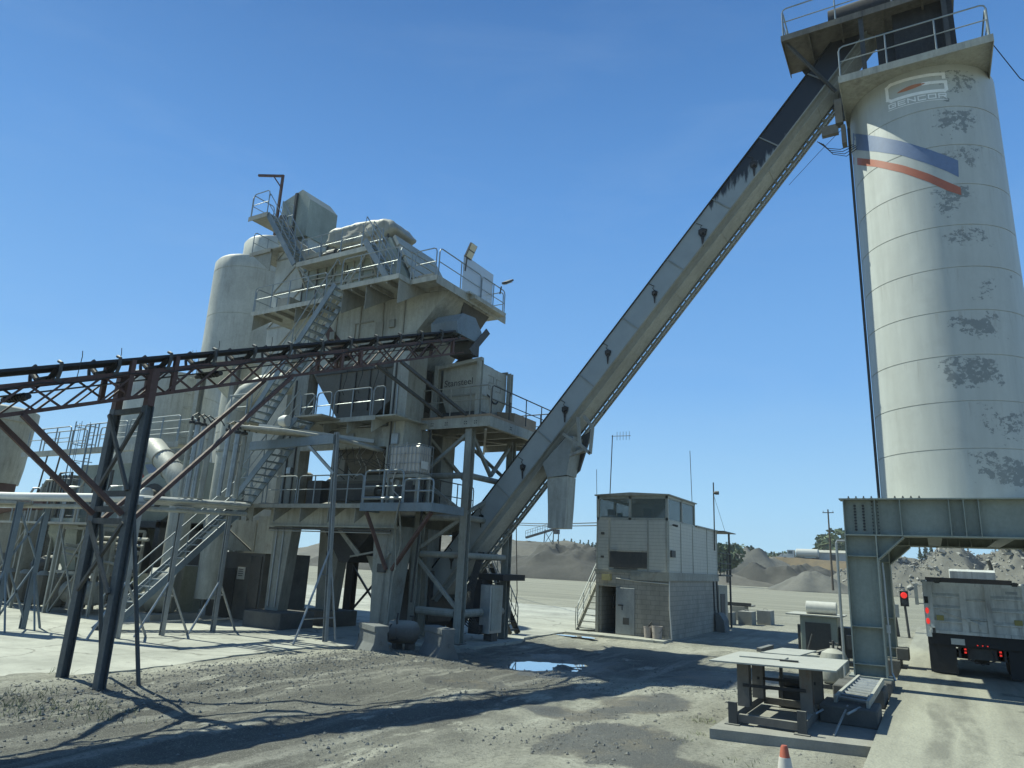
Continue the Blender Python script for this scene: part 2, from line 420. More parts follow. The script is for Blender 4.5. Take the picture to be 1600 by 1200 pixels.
cc = t.mix(t.ramp(b, .5, .75, 0, .4), cc, (.13, .125, .105)); t.color(cc); t.set('Roughness', .9); t.bump(t.math('ADD', b, ch), .35, .02)
# asphalt silo shell: courses of white paint peeling on the shaded side
t = NT('silo_shell'); x, y, z = t.xyz()
pn = t.noise(6.0, 10, .76, t.mapping((1, 1, 1.3)), .2)
pb = t.noise(.9, 3, .5, t.mapping((1, 1, 1.0), loc=(4, 2, 1)))
fr = t.math('FRACT', t.math('DIVIDE', t.math('SUBTRACT', z, .07), 1.155))
fro = t.math('ADD', fr, t.ramp(pb, .3, .7, -.22, .22))
ringf = t.math('MULTIPLY', t.ramp(fro, .18, .55, 0, 1), t.ramp(fro, .86, 1.05, 1, .2))
ringn = t.n.new('ShaderNodeTexWhiteNoise'); ringn.noise_dimensions = '1D'; t.l.new(t.math('FLOOR', t.math('DIVIDE', t.math('SUBTRACT', z, .07), 1.155)), ringn.inputs['W'])
rv = ringn.outputs['Value']; rcol = t.n.new('ShaderNodeSeparateColor'); t.l.new(ringn.outputs['Color'], rcol.inputs[0])
xo = t.math('ADD', t.math('ADD', x, t.ramp(rcol.outputs[0], 0, 1, -.38, .30)), t.ramp(t.noise(1.1, 4, .6, t.mapping((1, 1, 1), loc=(9, 3, 5))), .3, .7, -.35, .35))
band = t.math('MULTIPLY', t.ramp(xo, -.2, .5, 0, 1, True), t.ramp(xo, 1.0, 1.6, 1, 0, True))
front = t.ramp(y, -.3, -.9, 0, 1)
pm = t.math('MULTIPLY', t.math('MULTIPLY', band, ringf), front)
thr = t.math('ADD', t.math('MULTIPLY', pm, .135), t.math('MULTIPLY', t.math('MULTIPLY', t.ramp(pb, .30, .66), pm), .12))
thr = t.math('ADD', thr, t.math('MULTIPLY', pm, t.ramp(rv, 0, 1, -.06, .06)))
peel = t.ramp(t.math('ADD', pn, thr), .695, .712)
pl = t.ramp(t.math('ADD', pn, t.math('MULTIPLY', t.ramp(x, -1.4, -1.75), .11)), .735, .75)
base = t.mix(t.ramp(t.noise(1.3, 5, .6, t.mapping((2.5, 2.5, .3))), .35, .75, 0, .55), (.42, .437, .405), (.30, .313, .29))
cc = t.mix(t.math('MULTIPLY', pl, .6), base, (.20, .17, .12))
cc = t.mix(t.math('MULTIPLY', peel, .85), cc, (.155, .17, .165))
cc = t.mix(t.ramp(t.noise(22, 4, .7), .62, .75, 0, .4), cc, (.22, .21, .18))
run_ = t.noise(2.0, 5, .7, t.mapping((5.0, 5.0, .25), loc=(2, 5, 0)))
rf = t.math('MULTIPLY', t.ramp(run_, .55, .70), t.ramp(fr, .45, 1.0, 0, 1))
cc = t.mix(t.math('MULTIPLY', rf, .45), cc, (.20, .175, .14))
cc = t.mix(t.math('MULTIPLY', t.ramp(t.noise(1.1, 6, .7), .52, .72), .35), cc, (.30, .30, .275))
t.color(cc); t.set('Roughness', .5); t.bump(t.math('SUBTRACT', t.noise(.8, 3), t.math('MULTIPLY', peel, .12)), .25, .05)
# slat conveyor web: tar runs from its top end
t = NT('conv_web'); x, y, z = t.xyz()
rn = t.noise(2.0, 6, .6, t.mapping((3.2, 1, .5), rot=(0, R(18), 0)))
fr = t.math('ADD', t.ramp(x, 8.3, 13.7, -.50, .42), t.math('MULTIPLY', rn, .6))
rel = t.math('SUBTRACT', z, t.math('MULTIPLY', x, 1.184))      # height above the lower edge line of the web
tar = t.math('ADD', fr, t.ramp(rel, .15, 1.81, -.25, .25))
cc = t.mix(t.ramp(t.noise(1.8, 6, .6), .35, .75, 0, .6), (.255, .285, .285), (.19, .215, .215))
cc = t.mix(t.ramp(tar, .36, .44), cc, (.016, .016, .017))
t.color(cc); t.set('Roughness', .45); t.bump(t.noise(1.2, 3), .15, .05)

# ------------------------------------------------------------------ ground
def nz(x, y, sc, oct_=3, seed=0.0):
    return noise.fractal(V((x * sc + seed, y * sc - seed, seed)), 1.0, 2.0, oct_)
def gh(x, y):
    h = 0.0
    if -40 < x < 8 and 2 < y < 45:
        h += .10 * math.exp(-((x + 13.9) / 1.9) ** 2 - ((y - 7.6) / 1.1) ** 2)              # mound at the trestle feet
        bank = math.exp(-((x + 12.7) / 1.5) ** 2) * max(0, min(1, (y - 8) / 2)) * max(0, min(1, (17 - y) / 2))
        h += .16 * bank
        road = max(0, min(1, (x + 13.5) / 2.5)) * max(0, min(1, (-4.2 - x) / 2.0)) * max(0, min(1, (27 - y) / 4))
        h -= .10 * road
        h -= .17 * math.exp(-((x + 9.7) / 1.0) ** 2 - ((y - 18.6) / 1.3) ** 2)              # the puddle's hollow
        flat = 1.0
        if x > -4.2 or x < -14.9: flat = .3
        if y > 26: flat *= .4
        n = nz(x, y, .7, 4, 3.1) * .034 + nz(x, y, 3.0, 4, 9.7) * .026
        rut = math.sin((x + .14 * y) * 3.3 + nz(x, y, .2, 2, 1.0) * 2.0) * .024 * road
        h += (n + rut) * flat
    if -11.5 < x < -7.5 and 16 < y < 21: h += .16 * math.exp(-((x + 9.15) / .22) ** 2 - ((y - 18.75) / .35) ** 2)
    return h
def axis(lo, hi, step, ends):
    a = [lo + i * step for i in range(int((hi - lo) / step) + 1)]
    out_l = [lo - e for e in reversed(ends)]; out_r = [a[-1] + e for e in ends]
    return out_l + a + out_r
ends = (1, 3, 7, 15, 30, 60, 120, 250, 500, 1000, 2500)
xs = axis(-24, 3, .13, ends); ys = axis(2.5, 30, .13, ends)
g = MB(); g.v = [V((x, y, gh(x, y))) for y in ys for x in xs]
nx = len(xs); g.f = [(j * nx + i, j * nx + i + 1, (j + 1) * nx + i + 1, (j + 1) * nx + i) for j in range(len(ys) - 1) for i in range(nx - 1)]
struct(g, 'ground', 'ground', True)

def ragged(pts, step=.35, amp=.10, seed=0):
    out = []
    for i in range(len(pts)):
        a, b = V(pts[i]), V(pts[(i + 1) % len(pts)]); n = max(1, int((b - a).length / step))
        n = min(n, 90)
        for k in range(n):
            p = a.lerp(b, k / n); q = nz(p.x, p.y, 1.3, 3, seed + 5) * amp
            out.append(p + V((q, q * .6, 0)))
    return out
# concrete yard left of the road, under the tower, and behind it towards the office
ap = [(-60, 3.5), (-15.0, 6.4), (-14.9, 8.0), (-14.8, 10.6), (-15.2, 12.6), (-15.35, 14.8), (-14.6, 17.0), (-13.6, 18.9), (-12.4, 19.3), (-12.3, 22.0), (-12.75, 23.0), (-12.8, 28.2), (-11.9, 28.6), (-11.9, 37), (-12.5, 41), (-60, 45)]
pts = ragged([V((a, b, .045)) for a, b in ap]); MBa = MB(); MBa.prism(pts, (0, 0, -.3)); struct(MBa, 'concrete_yard', 'apron')
# weighbridge lane under the silo (the camera's truck stands on it)
lane = MB(); lane.box(-1.0, 3.0, -4, 46, .05, .25); struct(lane, 'weighbridge_lane', 'lane')
kb = MB(); kb.box(-12.75, -8.75, 26.25, 27.22, -.05, .07); struct(kb, 'office_pavement', 'apron')
# puddles
wp = MB(); wp.poly([(-11.2, 16.6, -.18), (-8.2, 16.6, -.18), (-8.2, 20.8, -.18), (-11.2, 20.8, -.18)]); struct(wp, 'puddle', 'water')
def pud(cx, cy, rx, ry, z, seed):
    b = MB(); n = 40
    b.poly([(cx + math.cos(a) * rx * (1 + .35 * nz(math.cos(a), math.sin(a), 1.5, 3, seed)), cy + math.sin(a) * ry * (1 + .35 * nz(math.cos(a), math.sin(a), 1.5, 3, seed + 3)), z) for a in [2 * math.pi * i / n for i in range(n)]])
    struct(b, 'puddle', 'water')
pud(-11.8, 25.4, .8, .25, .02, 8)

# ------------------------------------------------------------------ gantry that carries the silo over the lane
def gantry():
    Y0, Y1 = 18.6, 24.3
    t = thing('silo_gantry', 'grey steel portal frame on plinths carrying the white silo over the truck lane', 'gantry', (.82, 21.4, .25))
    zt, zb = 4.47, 3.60
    for yb in (Y0, Y1 - .46):
        for xa in (-1.75, 2.71):
            b = MB(); b.box(xa, xa + .03, yb, yb + .46, .5, zb); b.box(xa + .65, xa + .68, yb, yb + .46, .5, zb)
            b.box(xa + .03, xa + .65, yb + .22, yb + .24, .5, zb)
            for z in (.74, 1.55, 3.12):
                b.box(xa + .03, xa + .65, yb + .015, yb + .22, z, z + .018)
            b.box(xa - .1, xa + .78, yb - .06, yb + .52, .46, .5)
            b.build('column', 'gantry_grey', t)
        b = MB(); b.box(-1.82, 3.46, yb - .01, yb + .47, zt - .03, zt); b.box(-1.75, 3.39, yb, yb + .46, zb, zb + .03)
        b.box(-1.75, 3.39, yb + .22, yb + .24, zb + .03, zt - .03)
        for xk in (-1.74, -1.07, -.55, .42, .70, .98, 2.2, 2.7, 3.37):
            b.box(xk, xk + .02, yb + .02, yb + .22, zb + .03, zt - .03)
        b.build('beam', 'gantry_grey', t)
        for sx, xa in ((1, -1.07), (-1, 2.71)):
            h = MB()
            h.beam((xa, yb + .23, 3.07), (xa + sx * .55, yb + .23, 3.585), .44, .03, (sx, 0, -1))
            h.prism([(xa, yb + .215, 3.08), (xa + sx * .54, yb + .215, 3.598), (xa, yb + .215, 3.598)], (0, .018, 0))
            h.build('haunch', 'gantry_grey', t)
    for xa in (-1.6, .1, 1.5, 3.0):
        MB().ibeam((xa, Y0 + .49, 4.03), (xa, Y1 - .49, 4.03), .3, .8, .025).build('deck_beam', 'gantry_grey', t)
    b = MB(); b.box(-1.7, 3.3, Y0 + .5, Y1 - .5, 4.44, 4.462); b.build('deck_plate', 'gantry_grey', t)
    bl = MB()
    for xk in (-1.50, -1.32):
        for k in range(9): bl.lathe((xk, Y0 + .222, 3.75 + k * .07), (xk, Y0 + .16, 3.75 + k * .07), [(0, .028), (.03, .028), (.03, .012), (.06, .012)], 8)
    for k in range(10):
        for xk in (-1.13, -1.01): bl.lathe((xk, Y0 + .222, 3.68 + k * .08), (xk, Y0 + .19, 3.68 + k * .08), [(0, .016), (.03, .016)], 6)
    for k in range(10):
        if k in (5,): continue
        bl.lathe((-1.62 + k * .165, Y0 + .2, zt), (-1.62 + k * .165, Y0 + .2, zt + .06), [(0, .03), (.03, .03), (.03, .015), (.07, .015)], 8)
    bl.each('bolt', 'dark_steel', t)
    # conduit up the column
    b = MB(); b.path([(-1.95, 18.75, .1), (-1.95, 18.75, 3.42), (-1.93, 18.75, 3.47), (-1.76, 18.75, 3.47)], .032, 8); b.build('conduit', 'galv', t)
    b = MB(); b.path([(-1.01, 18.85, 3.0), (-1.0, 18.85, 2.7), (-.99, 18.85, .6), (-.93, 18.8, .45)], .022, 6); b.box(-1.03, -.95, 18.8, 18.9, 1.45, 1.62); b.build('conduit', 'galv', t)
    for x0, x1, y0, y1 in ((-1.95, -.98, 18.2, 19.5), (2.45, 3.6, 18.2, 19.5), (2.45, 3.6, 23.5, 24.7)):
        p = MB(); p.box(x0, x1, y0, y1, 0, .46); tag(p.build('concrete_plinth', 'concrete_dark', None, bevel=.02, offset=((x0 + x1) / 2, (y0 + y1) / 2, 0)), {(-1.95, 18.2): 'stained concrete plinth under the front left column of the silo gantry', (2.45, 18.2): 'concrete plinth under the front right gantry column', (2.45, 23.5): 'concrete plinth under the rear right gantry column'}[(x0, y0)], 'plinth')
    p = MB(); p.box(-1.9, -1.0, 23.4, 24.8, 0, .46); p.box(-1.1, -.78, 23.6, 24.2, .46, .78); tag(p.build('concrete_plinth', 'concrete_dark', None, bevel=.02, offset=(-1.4, 24.1, 0)), 'concrete plinth under the rear left gantry column beside the truck', 'plinth')
gantry()

# ------------------------------------------------------------------ silo
SX, SY, SR, SB, ST = .82, 21.4, 1.86, 4.47, 16.28
def cyl_hit(px, py, r=SR):
    d = ray(px, py); o = EYEP - V((SX, SY, 0))
    a = d.x * d.x + d.y * d.y; b = 2 * (o.x * d.x + o.y * d.y); c = o.x * o.x + o.y * o.y - r * r
    q = b * b - 4 * a * c
    tt = (-b - math.sqrt(max(q, 0))) / (2 * a); p = o + d * tt
    return math.atan2(p.x, -p.y), (EYEP + d * tt).z       # angle from the front (towards -Y), height
def wrap(u, z, r): return V((SX + math.sin(u) * r, SY - math.cos(u) * r, z))
def silo():
    t = thing('storage_silo', 'tall white asphalt storage silo with peeling paint, blue and red stripe and letter logo', 'silo', (SX, SY, SB))
    prof = [(0, SR + .03), (.06, SR + .03), (.06, SR)]
    k = 0
    while True:
        z = .10 + 1.155 * k
        if z > ST - SB - .3: break
        if z > .15: prof += [(z - .014, SR), (z - .012, SR - .016), (z + .008, SR - .016), (z + .010, SR)]
        k += 1
    prof += [(ST - SB, SR)]
    MB().lathe((SX, SY, SB), (SX, SY, ST), prof, 96).build('shell', 'silo_shell', t, True)
    # painted stripes and lettering: thin skins on the shell
    def band(name, mt, top, bot, nu=26, nv=4, parent=t):
        b = MB()
        for i in range(nu + 1):
            a = i / nu
            def samp(L):
                f = a * (len(L) - 1); j = min(int(f), len(L) - 2); fr = f - j
                return V((L[j][0], L[j][1])).lerp(V((L[j + 1][0], L[j + 1][1])), fr)
            p, q = samp(top), samp(bot)
            for j in range(nv + 1):
                c = p.lerp(q, j / nv); u, z = cyl_hit(c.x, c.y); b.v.append(wrap(u, z, SR + .006))
        b.f = [(i * (nv + 1) + j, (i + 1) * (nv + 1) + j, (i + 1) * (nv + 1) + j + 1, i * (nv + 1) + j + 1) for i in range(nu) for j in range(nv)]
        return b.build(name, mt, parent, True)
    band('stripe', 'stripe_blue', [(1333, 208), (1370, 213), (1410, 221), (1450, 233), (1480, 244), (1497, 251)], [(1333, 234), (1370, 237), (1410, 243), (1450, 256), (1480, 268), (1498, 277)])['label'] = 'faded blue stripe'
    band('stripe', 'stripe_red', [(1334, 246), (1370, 250), (1410, 258), (1450, 271), (1480, 284), (1501, 293)], [(1334, 257), (1370, 261), (1410, 270), (1450, 284), (1480, 298), (1502, 305)])['label'] = 'faded red stripe'
    # the oblong G and the name below it, set out along (u, z) of the shell
    uA, zA = cyl_hit(1386, 172); uB, zB = cyl_hit(1484, 152); uC, zC = cyl_hit(1388, 131)
    W = (uB - uA); H0 = zC - zA
    def P(a, b): return uA + W * a, zA + (zB - zA) * a + H0 * b
    def strokes(name, mt, lines, th, parent=t, off=.007):
        b = MB()
        for ln in lines:
            for (x0, y0), (x1, y1) in zip(ln[:-1], ln[1:]):
                L = math.hypot((x1 - x0) * 2.2, y1 - y0); n = max(1, int(L / .15))
                dx, dy = (x1 - x0), (y1 - y0); k = math.hypot(dx * 2.2, dy); nxx, nyy = -dy / k * th / 2.2, dx * 2.2 / k * th
                ex, ey = dx / k * th * .98, dy / k * th * .98
                for i in range(n):
                    a0, a1 = i / n, (i + 1) / n
                    xs0, ys0 = x0 + dx * a0 - (ex if i == 0 else 0), y0 + dy * a0 - (ey if i == 0 else 0)
                    xs1, ys1 = x0 + dx * a1 + (ex if i == n - 1 else 0), y0 + dy * a1 + (ey if i == n - 1 else 0)
                    q = [P(xs0 + nxx, ys0 + nyy), P(xs1 + nxx, ys1 + nyy), P(xs1 - nxx, ys1 - nyy), P(xs0 - nxx, ys0 - nyy)]
                    b.poly([wrap(u, z, SR + off + .0006 * (len(b.f) % 5)) for u, z in q])
        o = b.build(name, mt, parent); return o
    strokes('logo_letter', 'logo_grey', [[(.94, .79), (.94, .92), (.10, .92), (.03, .84), (.03, .36), (.09, .27), (.93, .27), (.96, .33), (.96, .61), (.62, .61)]], .06)
    b = MB()
    for i in range(12):
        a0, a1 = i / 12, (i + 1) / 12
        fh = lambda a: .085 * math.sin(math.pi * a) ** .8
        q = [P(.19 + .46 * a0, .50 + .12 * a0 + fh(a0)), P(.19 + .46 * a1, .50 + .12 * a1 + fh(a1)), P(.19 + .46 * a1, .50 + .12 * a1 - fh(a1) * .8), P(.19 + .46 * a0, .50 + .12 * a0 - fh(a0) * .8)]
        b.poly([wrap(u, z, SR + .007) for u, z in q])
    b.build('logo_flame', 'logo_orange', t)
    GL = {'G': [[(1, .8), (1, 1), (0, 1), (0, 0), (1, 0), (1, .5), (.5, .5)]], 'E': [[(1, 1), (0, 1), (0, 0), (1, 0)], [(0, .5), (.9, .5)]], 'N': [[(0, 0), (0, 1), (1, 0), (1, 1)]],
          'C': [[(1, 1), (0, 1), (0, 0), (1, 0)]], 'O': [[(0, 0), (0, 1), (1, 1), (1, 0), (0, 0)]], 'R': [[(0, 0), (0, 1), (1, 1), (1, .45), (0, .45)], [(.55, .45), (1, 0)]]}
    ls = []
    for i, chh in enumerate('GENCOR'):
        for ln in GL[chh]: ls.append([(.03 + (i + (a * .70 + .08)) * .158, .0 + b * .15) for a, b in ln])
    strokes('lettering', 'logo_grey', ls, .020)
    strokes('logo_underline', 'logo_grey', [[(.03, -.08), (.96, -.08)]], .012)
    # roof deck with rails, conveyor head, hood
    z0 = ST
    b = MB(); b.box(-1.10, 2.50, 19.0, 23.7, z0, z0 + .05); b.box(-1.10, 2.50, 18.98, 19.0, z0 - .16, z0 + .06); b.box(-1.12, -1.10, 18.98, 23.7, z0 - .16, z0 + .06); b.box(2.50, 2.52, 18.98, 23.7, z0 - .16, z0 + .06)
    b.build('roof_deck', 'paint_pale', t)
    rl = MB()
    for p_, q_, n_ in (((-1.06, 19.05), (2.45, 19.05), 3), ((2.45, 19.2), (2.45, 23.6), 4), ((-1.06, 23.6), (-1.06, 21.9), 2)):
        rl = MB(); rail(rl, [(*p_, z0 + .05), (*q_, z0 + .05)], n_); rl.build('railing', 'rail_steel', t)
    b = MB(); b.lathe((SX, SY, z0 + .05), (SX, SY, z0 + .75), [(0, 1.2), (.5, 1.2), (.7, .9)], 32); b.box(-.3, 2.0, 20.3, 22.5, z0 + .05, z0 + .5); b.build('batcher', 'tar_black', t)
    b = MB(); b.box(.35, 1.75, 20.0, 22.3, z0 + .5, z0 + 2.9); b.box(-.1, .4, 20.2, 20.35, z0 + .05, z0 + 2.0); b.box(1.62, 1.8, 19.7, 19.9, z0 + .05, z0 + 2.6); b.build('head_chute', 'tar_black', t)
    b = MB()
    for x in (-.3, .5, 1.1): b.box(x, x + .3, 19.6, 19.9, z0 + .06, z0 + .28)
    b.each('gate_cylinder', 'dark_steel', t)
    # service cable and corner angle down the left
    a = -1.22
    MB().beam(wrap(a - .3, SB, SR + .05), wrap(a - .3, ST - .2, SR + .05), .07, .05).build('conduit', 'dark_steel', t)

def rail(b, pts, n=2, h=1.0, r=.022, close=True):
    """one guard-rail panel: looped ends, mid rail and posts along a straight or bent line"""
    pts = [V(p) for p in pts]
    up = V((0, 0, h)); d0 = (pts[1] - pts[0]).normalized(); d1 = (pts[-1] - pts[-2]).normalized(); c = min(.12, (pts[1] - pts[0]).length * .3)
    b.path([pts[0], pts[0] + up * .86, pts[0] + up * .96 + d0 * c * .3, pts[0] + up + d0 * c] + [p + up for p in pts[1:-1]] + [pts[-1] + up - d1 * c, pts[-1] + up * .96 - d1 * c * .3, pts[-1] + up * .86, pts[-1]], r, 6)
    b.path([p + up * .52 for p in pts], r * .8, 5)
    L = sum((q - p).length for p, q in zip(pts[:-1], pts[1:]))
    for i in range(1, n):
        s_ = L * i / n
        for p, q in zip(pts[:-1], pts[1:]):
            l = (q - p).length
            if s_ <= l:
                e = p.lerp(q, s_ / l); b.tube(e, e + up, r, 6); break
            s_ -= l
silo()

# upper head platform over the silo, at the top of the slat conveyor
def head_platform():
    z = 18.62
    t = thing('head_platform', 'sooty raised steel platform with rails at the very top of the inclined conveyor', 'platform', (.0, 20.6, 16.33))
    b = MB(); b.box(-2.62, 1.9, 19.5, 21.35, z, z + .05); b.box(-2.62, 1.9, 19.48, 19.5, z - .14, z + .06); b.box(-2.64, -2.62, 19.48, 21.35, z - .14, z + .06)
    for x in (-1.9, -1.0, .1, 1.1): b.box(x, x + .05, 19.5, 21.35, z - .14, z - .003)
    b.build('deck', 'soot', t)
    b = MB(); rail(b, [(-2.57, 19.54, z + .05), (1.85, 19.54, z + .05)], 3); b.build('railing', 'rail_steel', t)
    b = MB(); rail(b, [(-2.57, 21.2, z + .05), (-2.57, 19.62, z + .05)], 2); b.build('railing', 'rail_steel', t)
    b = MB(); b.lathe((-1.35, 20.5, z + .62), (1.2, 20.5, z + .62), [(0, .2), (.02, .50), (2.4, .55), (2.55, .2)], 28); b.build('drive_hood', 'tar_black', t, True)
    for x, y in ((-.45, 19.6), (1.6, 19.6), (1.6, 21.25), (-1.2, 21.2)):
        MB().beam((x, y, 16.34), (x, y, z - .01), .12, .12).build('post', 'dark_steel', t)
    b = MB()
    for xx in (-2.15, -1.78): b.tube((xx, 21.45, 16.6), (xx, 21.45, z + .9), .02, 5)
    for k in range(12): b.tube((-2.15, 21.45, 16.7 + k * .17), (-1.78, 21.45, 16.7 + k * .17), .012, 5)
    for k in range(4): b.path([(-2.2 + .45 * (0.5 - .5 * math.cos(a)) * 1.0, 21.45 + .45 * math.sin(a), 16.8 + k * .5) for a in [math.pi * i / 8 for i in range(9)]], .012, 4)
    b.build('caged_ladder', 'dark_steel', t)
    b = MB(); b.prism([(-2.3, 21.3, z), (-1.9, 21.3, z), (-1.2, 21.3, 16.9), (-1.5, 21.3, 16.9)], (0, .03, 0)); b.beam((-2.5, 19.7, z - .1), (-1.3, 20.45, 16.9), .08, .08); b.build('brace', 'dark_steel', t)
    b = MB(); b.path([(2.52, 20.2, 17.2), (2.95, 19.2, 15.0), (4.2, 17.0, 11.5)], .012, 5); tag(b.build('guy_cable', 'cable', None, offset=(2.52, 20.2, 17.2)), 'thin dark cable running down from the silo top past its right side', 'cable')
head_platform()

# ------------------------------------------------------------------ inclined slat conveyor from the tower up to the silo
CA, CB = V((-15.6, 20.4, 1.69)), V((-.75, 20.4, 19.27))        # upper edge of the front web
def drag_conveyor():
    t = thing('slat_conveyor', 'long enclosed grey inclined conveyor with tar runs rising from the tower to the silo', 'conveyor', (-15.5, 20.9, 0))
    d = (CB - CA).normalized(); nrm = V((d.z, 0, -d.x))        # points down-right, square to the run
    L = (CB - CA).length; hw = .72; y0, y1 = 20.4, 21.42
    def at(s, k, y): p = CA + d * s + nrm * k; return V((p.x, y, p.z))
    b = MB(); b.prism([at(0, 0, y0), at(L, 0, y0), at(L, hw, y0), at(0, hw, y0)], (0, .012, 0)); b.build('front_web', 'conv_web', t)
    s_ = 2.2
    while s_ < L - .5:
        q = MB(); q.prism([at(s_, .0, y0 - .035), at(s_ + .035, .0, y0 - .035), at(s_ + .035, hw - .005, y0 - .035), at(s_, hw - .005, y0 - .035)], (0, .033, 0)); q.build('joint_flange', 'conv_grey', t); s_ += 2.35
    b = MB(); b.prism([at(0, 0, y1), at(L, 0, y1), at(L, hw + .12, y1), at(0, hw + .12, y1)], (0, -.012, 0)); b.build('back_web', 'conv_grey', t)
    b = MB(); b.prism([at(0, -.03, y0 - .05), at(L, -.03, y0 - .05), at(L, -.03, y1 + .05), at(0, -.03, y1 + .05)], nrm * .028); b.build('cover', 'tar_black', t)
    b = MB(); b.prism([at(0, hw, y0 - .07), at(L, hw, y0 - .07), at(L, hw, y0 + .10), at(0, hw, y0 + .10)], nrm * .03)
    b.prism([at(0, hw + .03, y0 + .10), at(L, hw + .03, y0 + .10), at(L, hw + .12, y0 + .20), at(0, hw + .12, y0 + .20)], (0, .01, 0)); b.build('lower_flange', 'conv_grey', t)
    b = MB(); b.prism([at(.4, hw + .12, y0 + .20), at(L, hw + .12, y0 + .20), at(L, hw + .16, y1 - .14), at(.4, hw + .16, y1 - .14)], nrm * .02)
    s = 1.5
    while s < L: b.prism([at(s, hw + .143, y0 + .21), at(s + .03, hw + .143, y0 + .21), at(s + .03, hw + .183, y1 - .15), at(s, hw + .183, y1 - .15)], nrm * .012); s += 2.35
    b.build('bottom_pan', 'conv_pan', t)
    # maintenance ladder slung along the far lower edge
    b = MB()
    for y, k in ((y1 - .02, .27), (y1 + .16, .28)): b.beam(at(.2, hw + k, y), at(L - 1.2, hw + k, y), .05, .07)
    b.beam(at(.2, hw + .16, y1 - .04), at(L - 1.2, hw + .16, y1 - .04), .05, .07)
    s = .3; kk = 0
    while s < L - 1.2:
        b.beam(at(s, hw + .27, y1 - .02), at(s, hw + .28, y1 + .16), .11, .03, nrm)
        b.beam(at(s, hw + .16, y1 - .04), at(s + .05 * (kk % 2), hw + .27, y1 - .02), .15 if kk % 3 else .06, .05, d); s += .26; kk += 1
    b.build('return_ladder', 'conv_grey', t)
    def lug(px, py, sc=1.0):
        p = oy(px, py, y0 - .02); b = MB()
        b.poly([p + V((x * sc, -.012, z * sc)) for x, z in ((-.12, .11), (.0, .15), (.13, .09), (.09, -.08), (.035, -.15), (.015, -.42), (-.02, -.4), (-.05, -.12), (-.12, -.02))])
        b.box(p.x - .08 * sc, p.x + .08 * sc, y0 - .06, y0 - .002, p.z - .06 * sc, p.z + .06 * sc)
        b.lathe((p.x, y0 - .06, p.z), (p.x, y0 - .12, p.z), [(0, .04), (.05, .04)], 8)
        b.path([(p.x, y0 - .02, p.z + .1), (p.x - .07, y0 - .025, p.z + .2), (p.x - .02, y0 - .02, p.z + .27), (p.x - .2, y0 - .02, p.z + .38)], .011, 4)
        b.build('sensor', 'tar_black', t)
    for px, py, sc in ((706, 872, .9), (752, 809, .8), (817, 731, .9), (883, 641, 1.), (950, 552, .9), (1023, 459, .8), (1098, 364, 1.15), (1178, 258, 1.0)): lug(px, py, sc)
    # reject chute
    b = MB(); q = [(848, 724), (886, 681), (896, 681), (885, 742), (855, 746)]
    b.prism([oy(*p, 20.45) for p in q], (0, .75, 0)); b.build('reject_hopper', 'conv_grey', t)
    b = MB(); b.prism([oy(*p, 20.5) for p in ((855, 746), (887, 744), (884, 790), (881, 825), (856, 825), (856, 790))], (0, .62, 0)); b.build('reject_spout', 'plate_steel', t)
    b = MB()
    for a, c in (((903, 652), (906, 694)), ((906, 694), (922, 709)), ((922, 709), (926, 668)), ((880, 678), (906, 696)), ((890, 712), (912, 703)), ((926, 668), (912, 650))): b.beam(oy(*a, 20.3), oy(*c, 20.3), .09, .09)
    b.tube(oy(884, 712, 20.9), oy(915, 702, 20.9), .10, 10); b.build('gate_frame', 'paint_grey', t)
    b = MB(); b.prism([oy(*p, 21.2) for p in ((885, 742), (896, 690), (925, 672), (905, 735), (892, 748))], (0, .1, 0)); b.build('gate_plate', 'dark_steel', t)
    b = MB(); b.box(-16.6, -15.0, 20.2, 21.6, .5, 2.2); b.frustum((-16.4, -15.4, 20.3, 21.5, .1), (-16.6, -15.0, 20.2, 21.6, .5)); b.build('boot', 'dark_steel', t)
    # cable loops near the head
    b = MB()
    for k in range(4):
        o_ = V((-1.9 + .05 * k, 20.35, 15.3 - .04 * k)); b.path([o_, o_ + V((.25, 0, -.30 - .04 * k)), o_ + V((.6, .1, -.38 - .05 * k)), o_ + V((.95, .3, -.2))], .012, 4)
    b.path([(-2.8, 20.6, 14.2), (-1.9, 20.5, 15.0), (-1.15, 20.4, 15.6)], .008, 4)
    b.build('cable', 'cable', t)
    b = MB(); b.box(-1.75, -1.3, 20.2, 20.36, 15.35, 15.65); b.box(-1.35, -1.15, 20.1, 20.4, 15.6, 16.4); b.box(-1.22, -1.10, 20.1, 20.4, 14.9, 15.5); b.build('junction_box', 'grime_and_shade', t)
drag_conveyor()

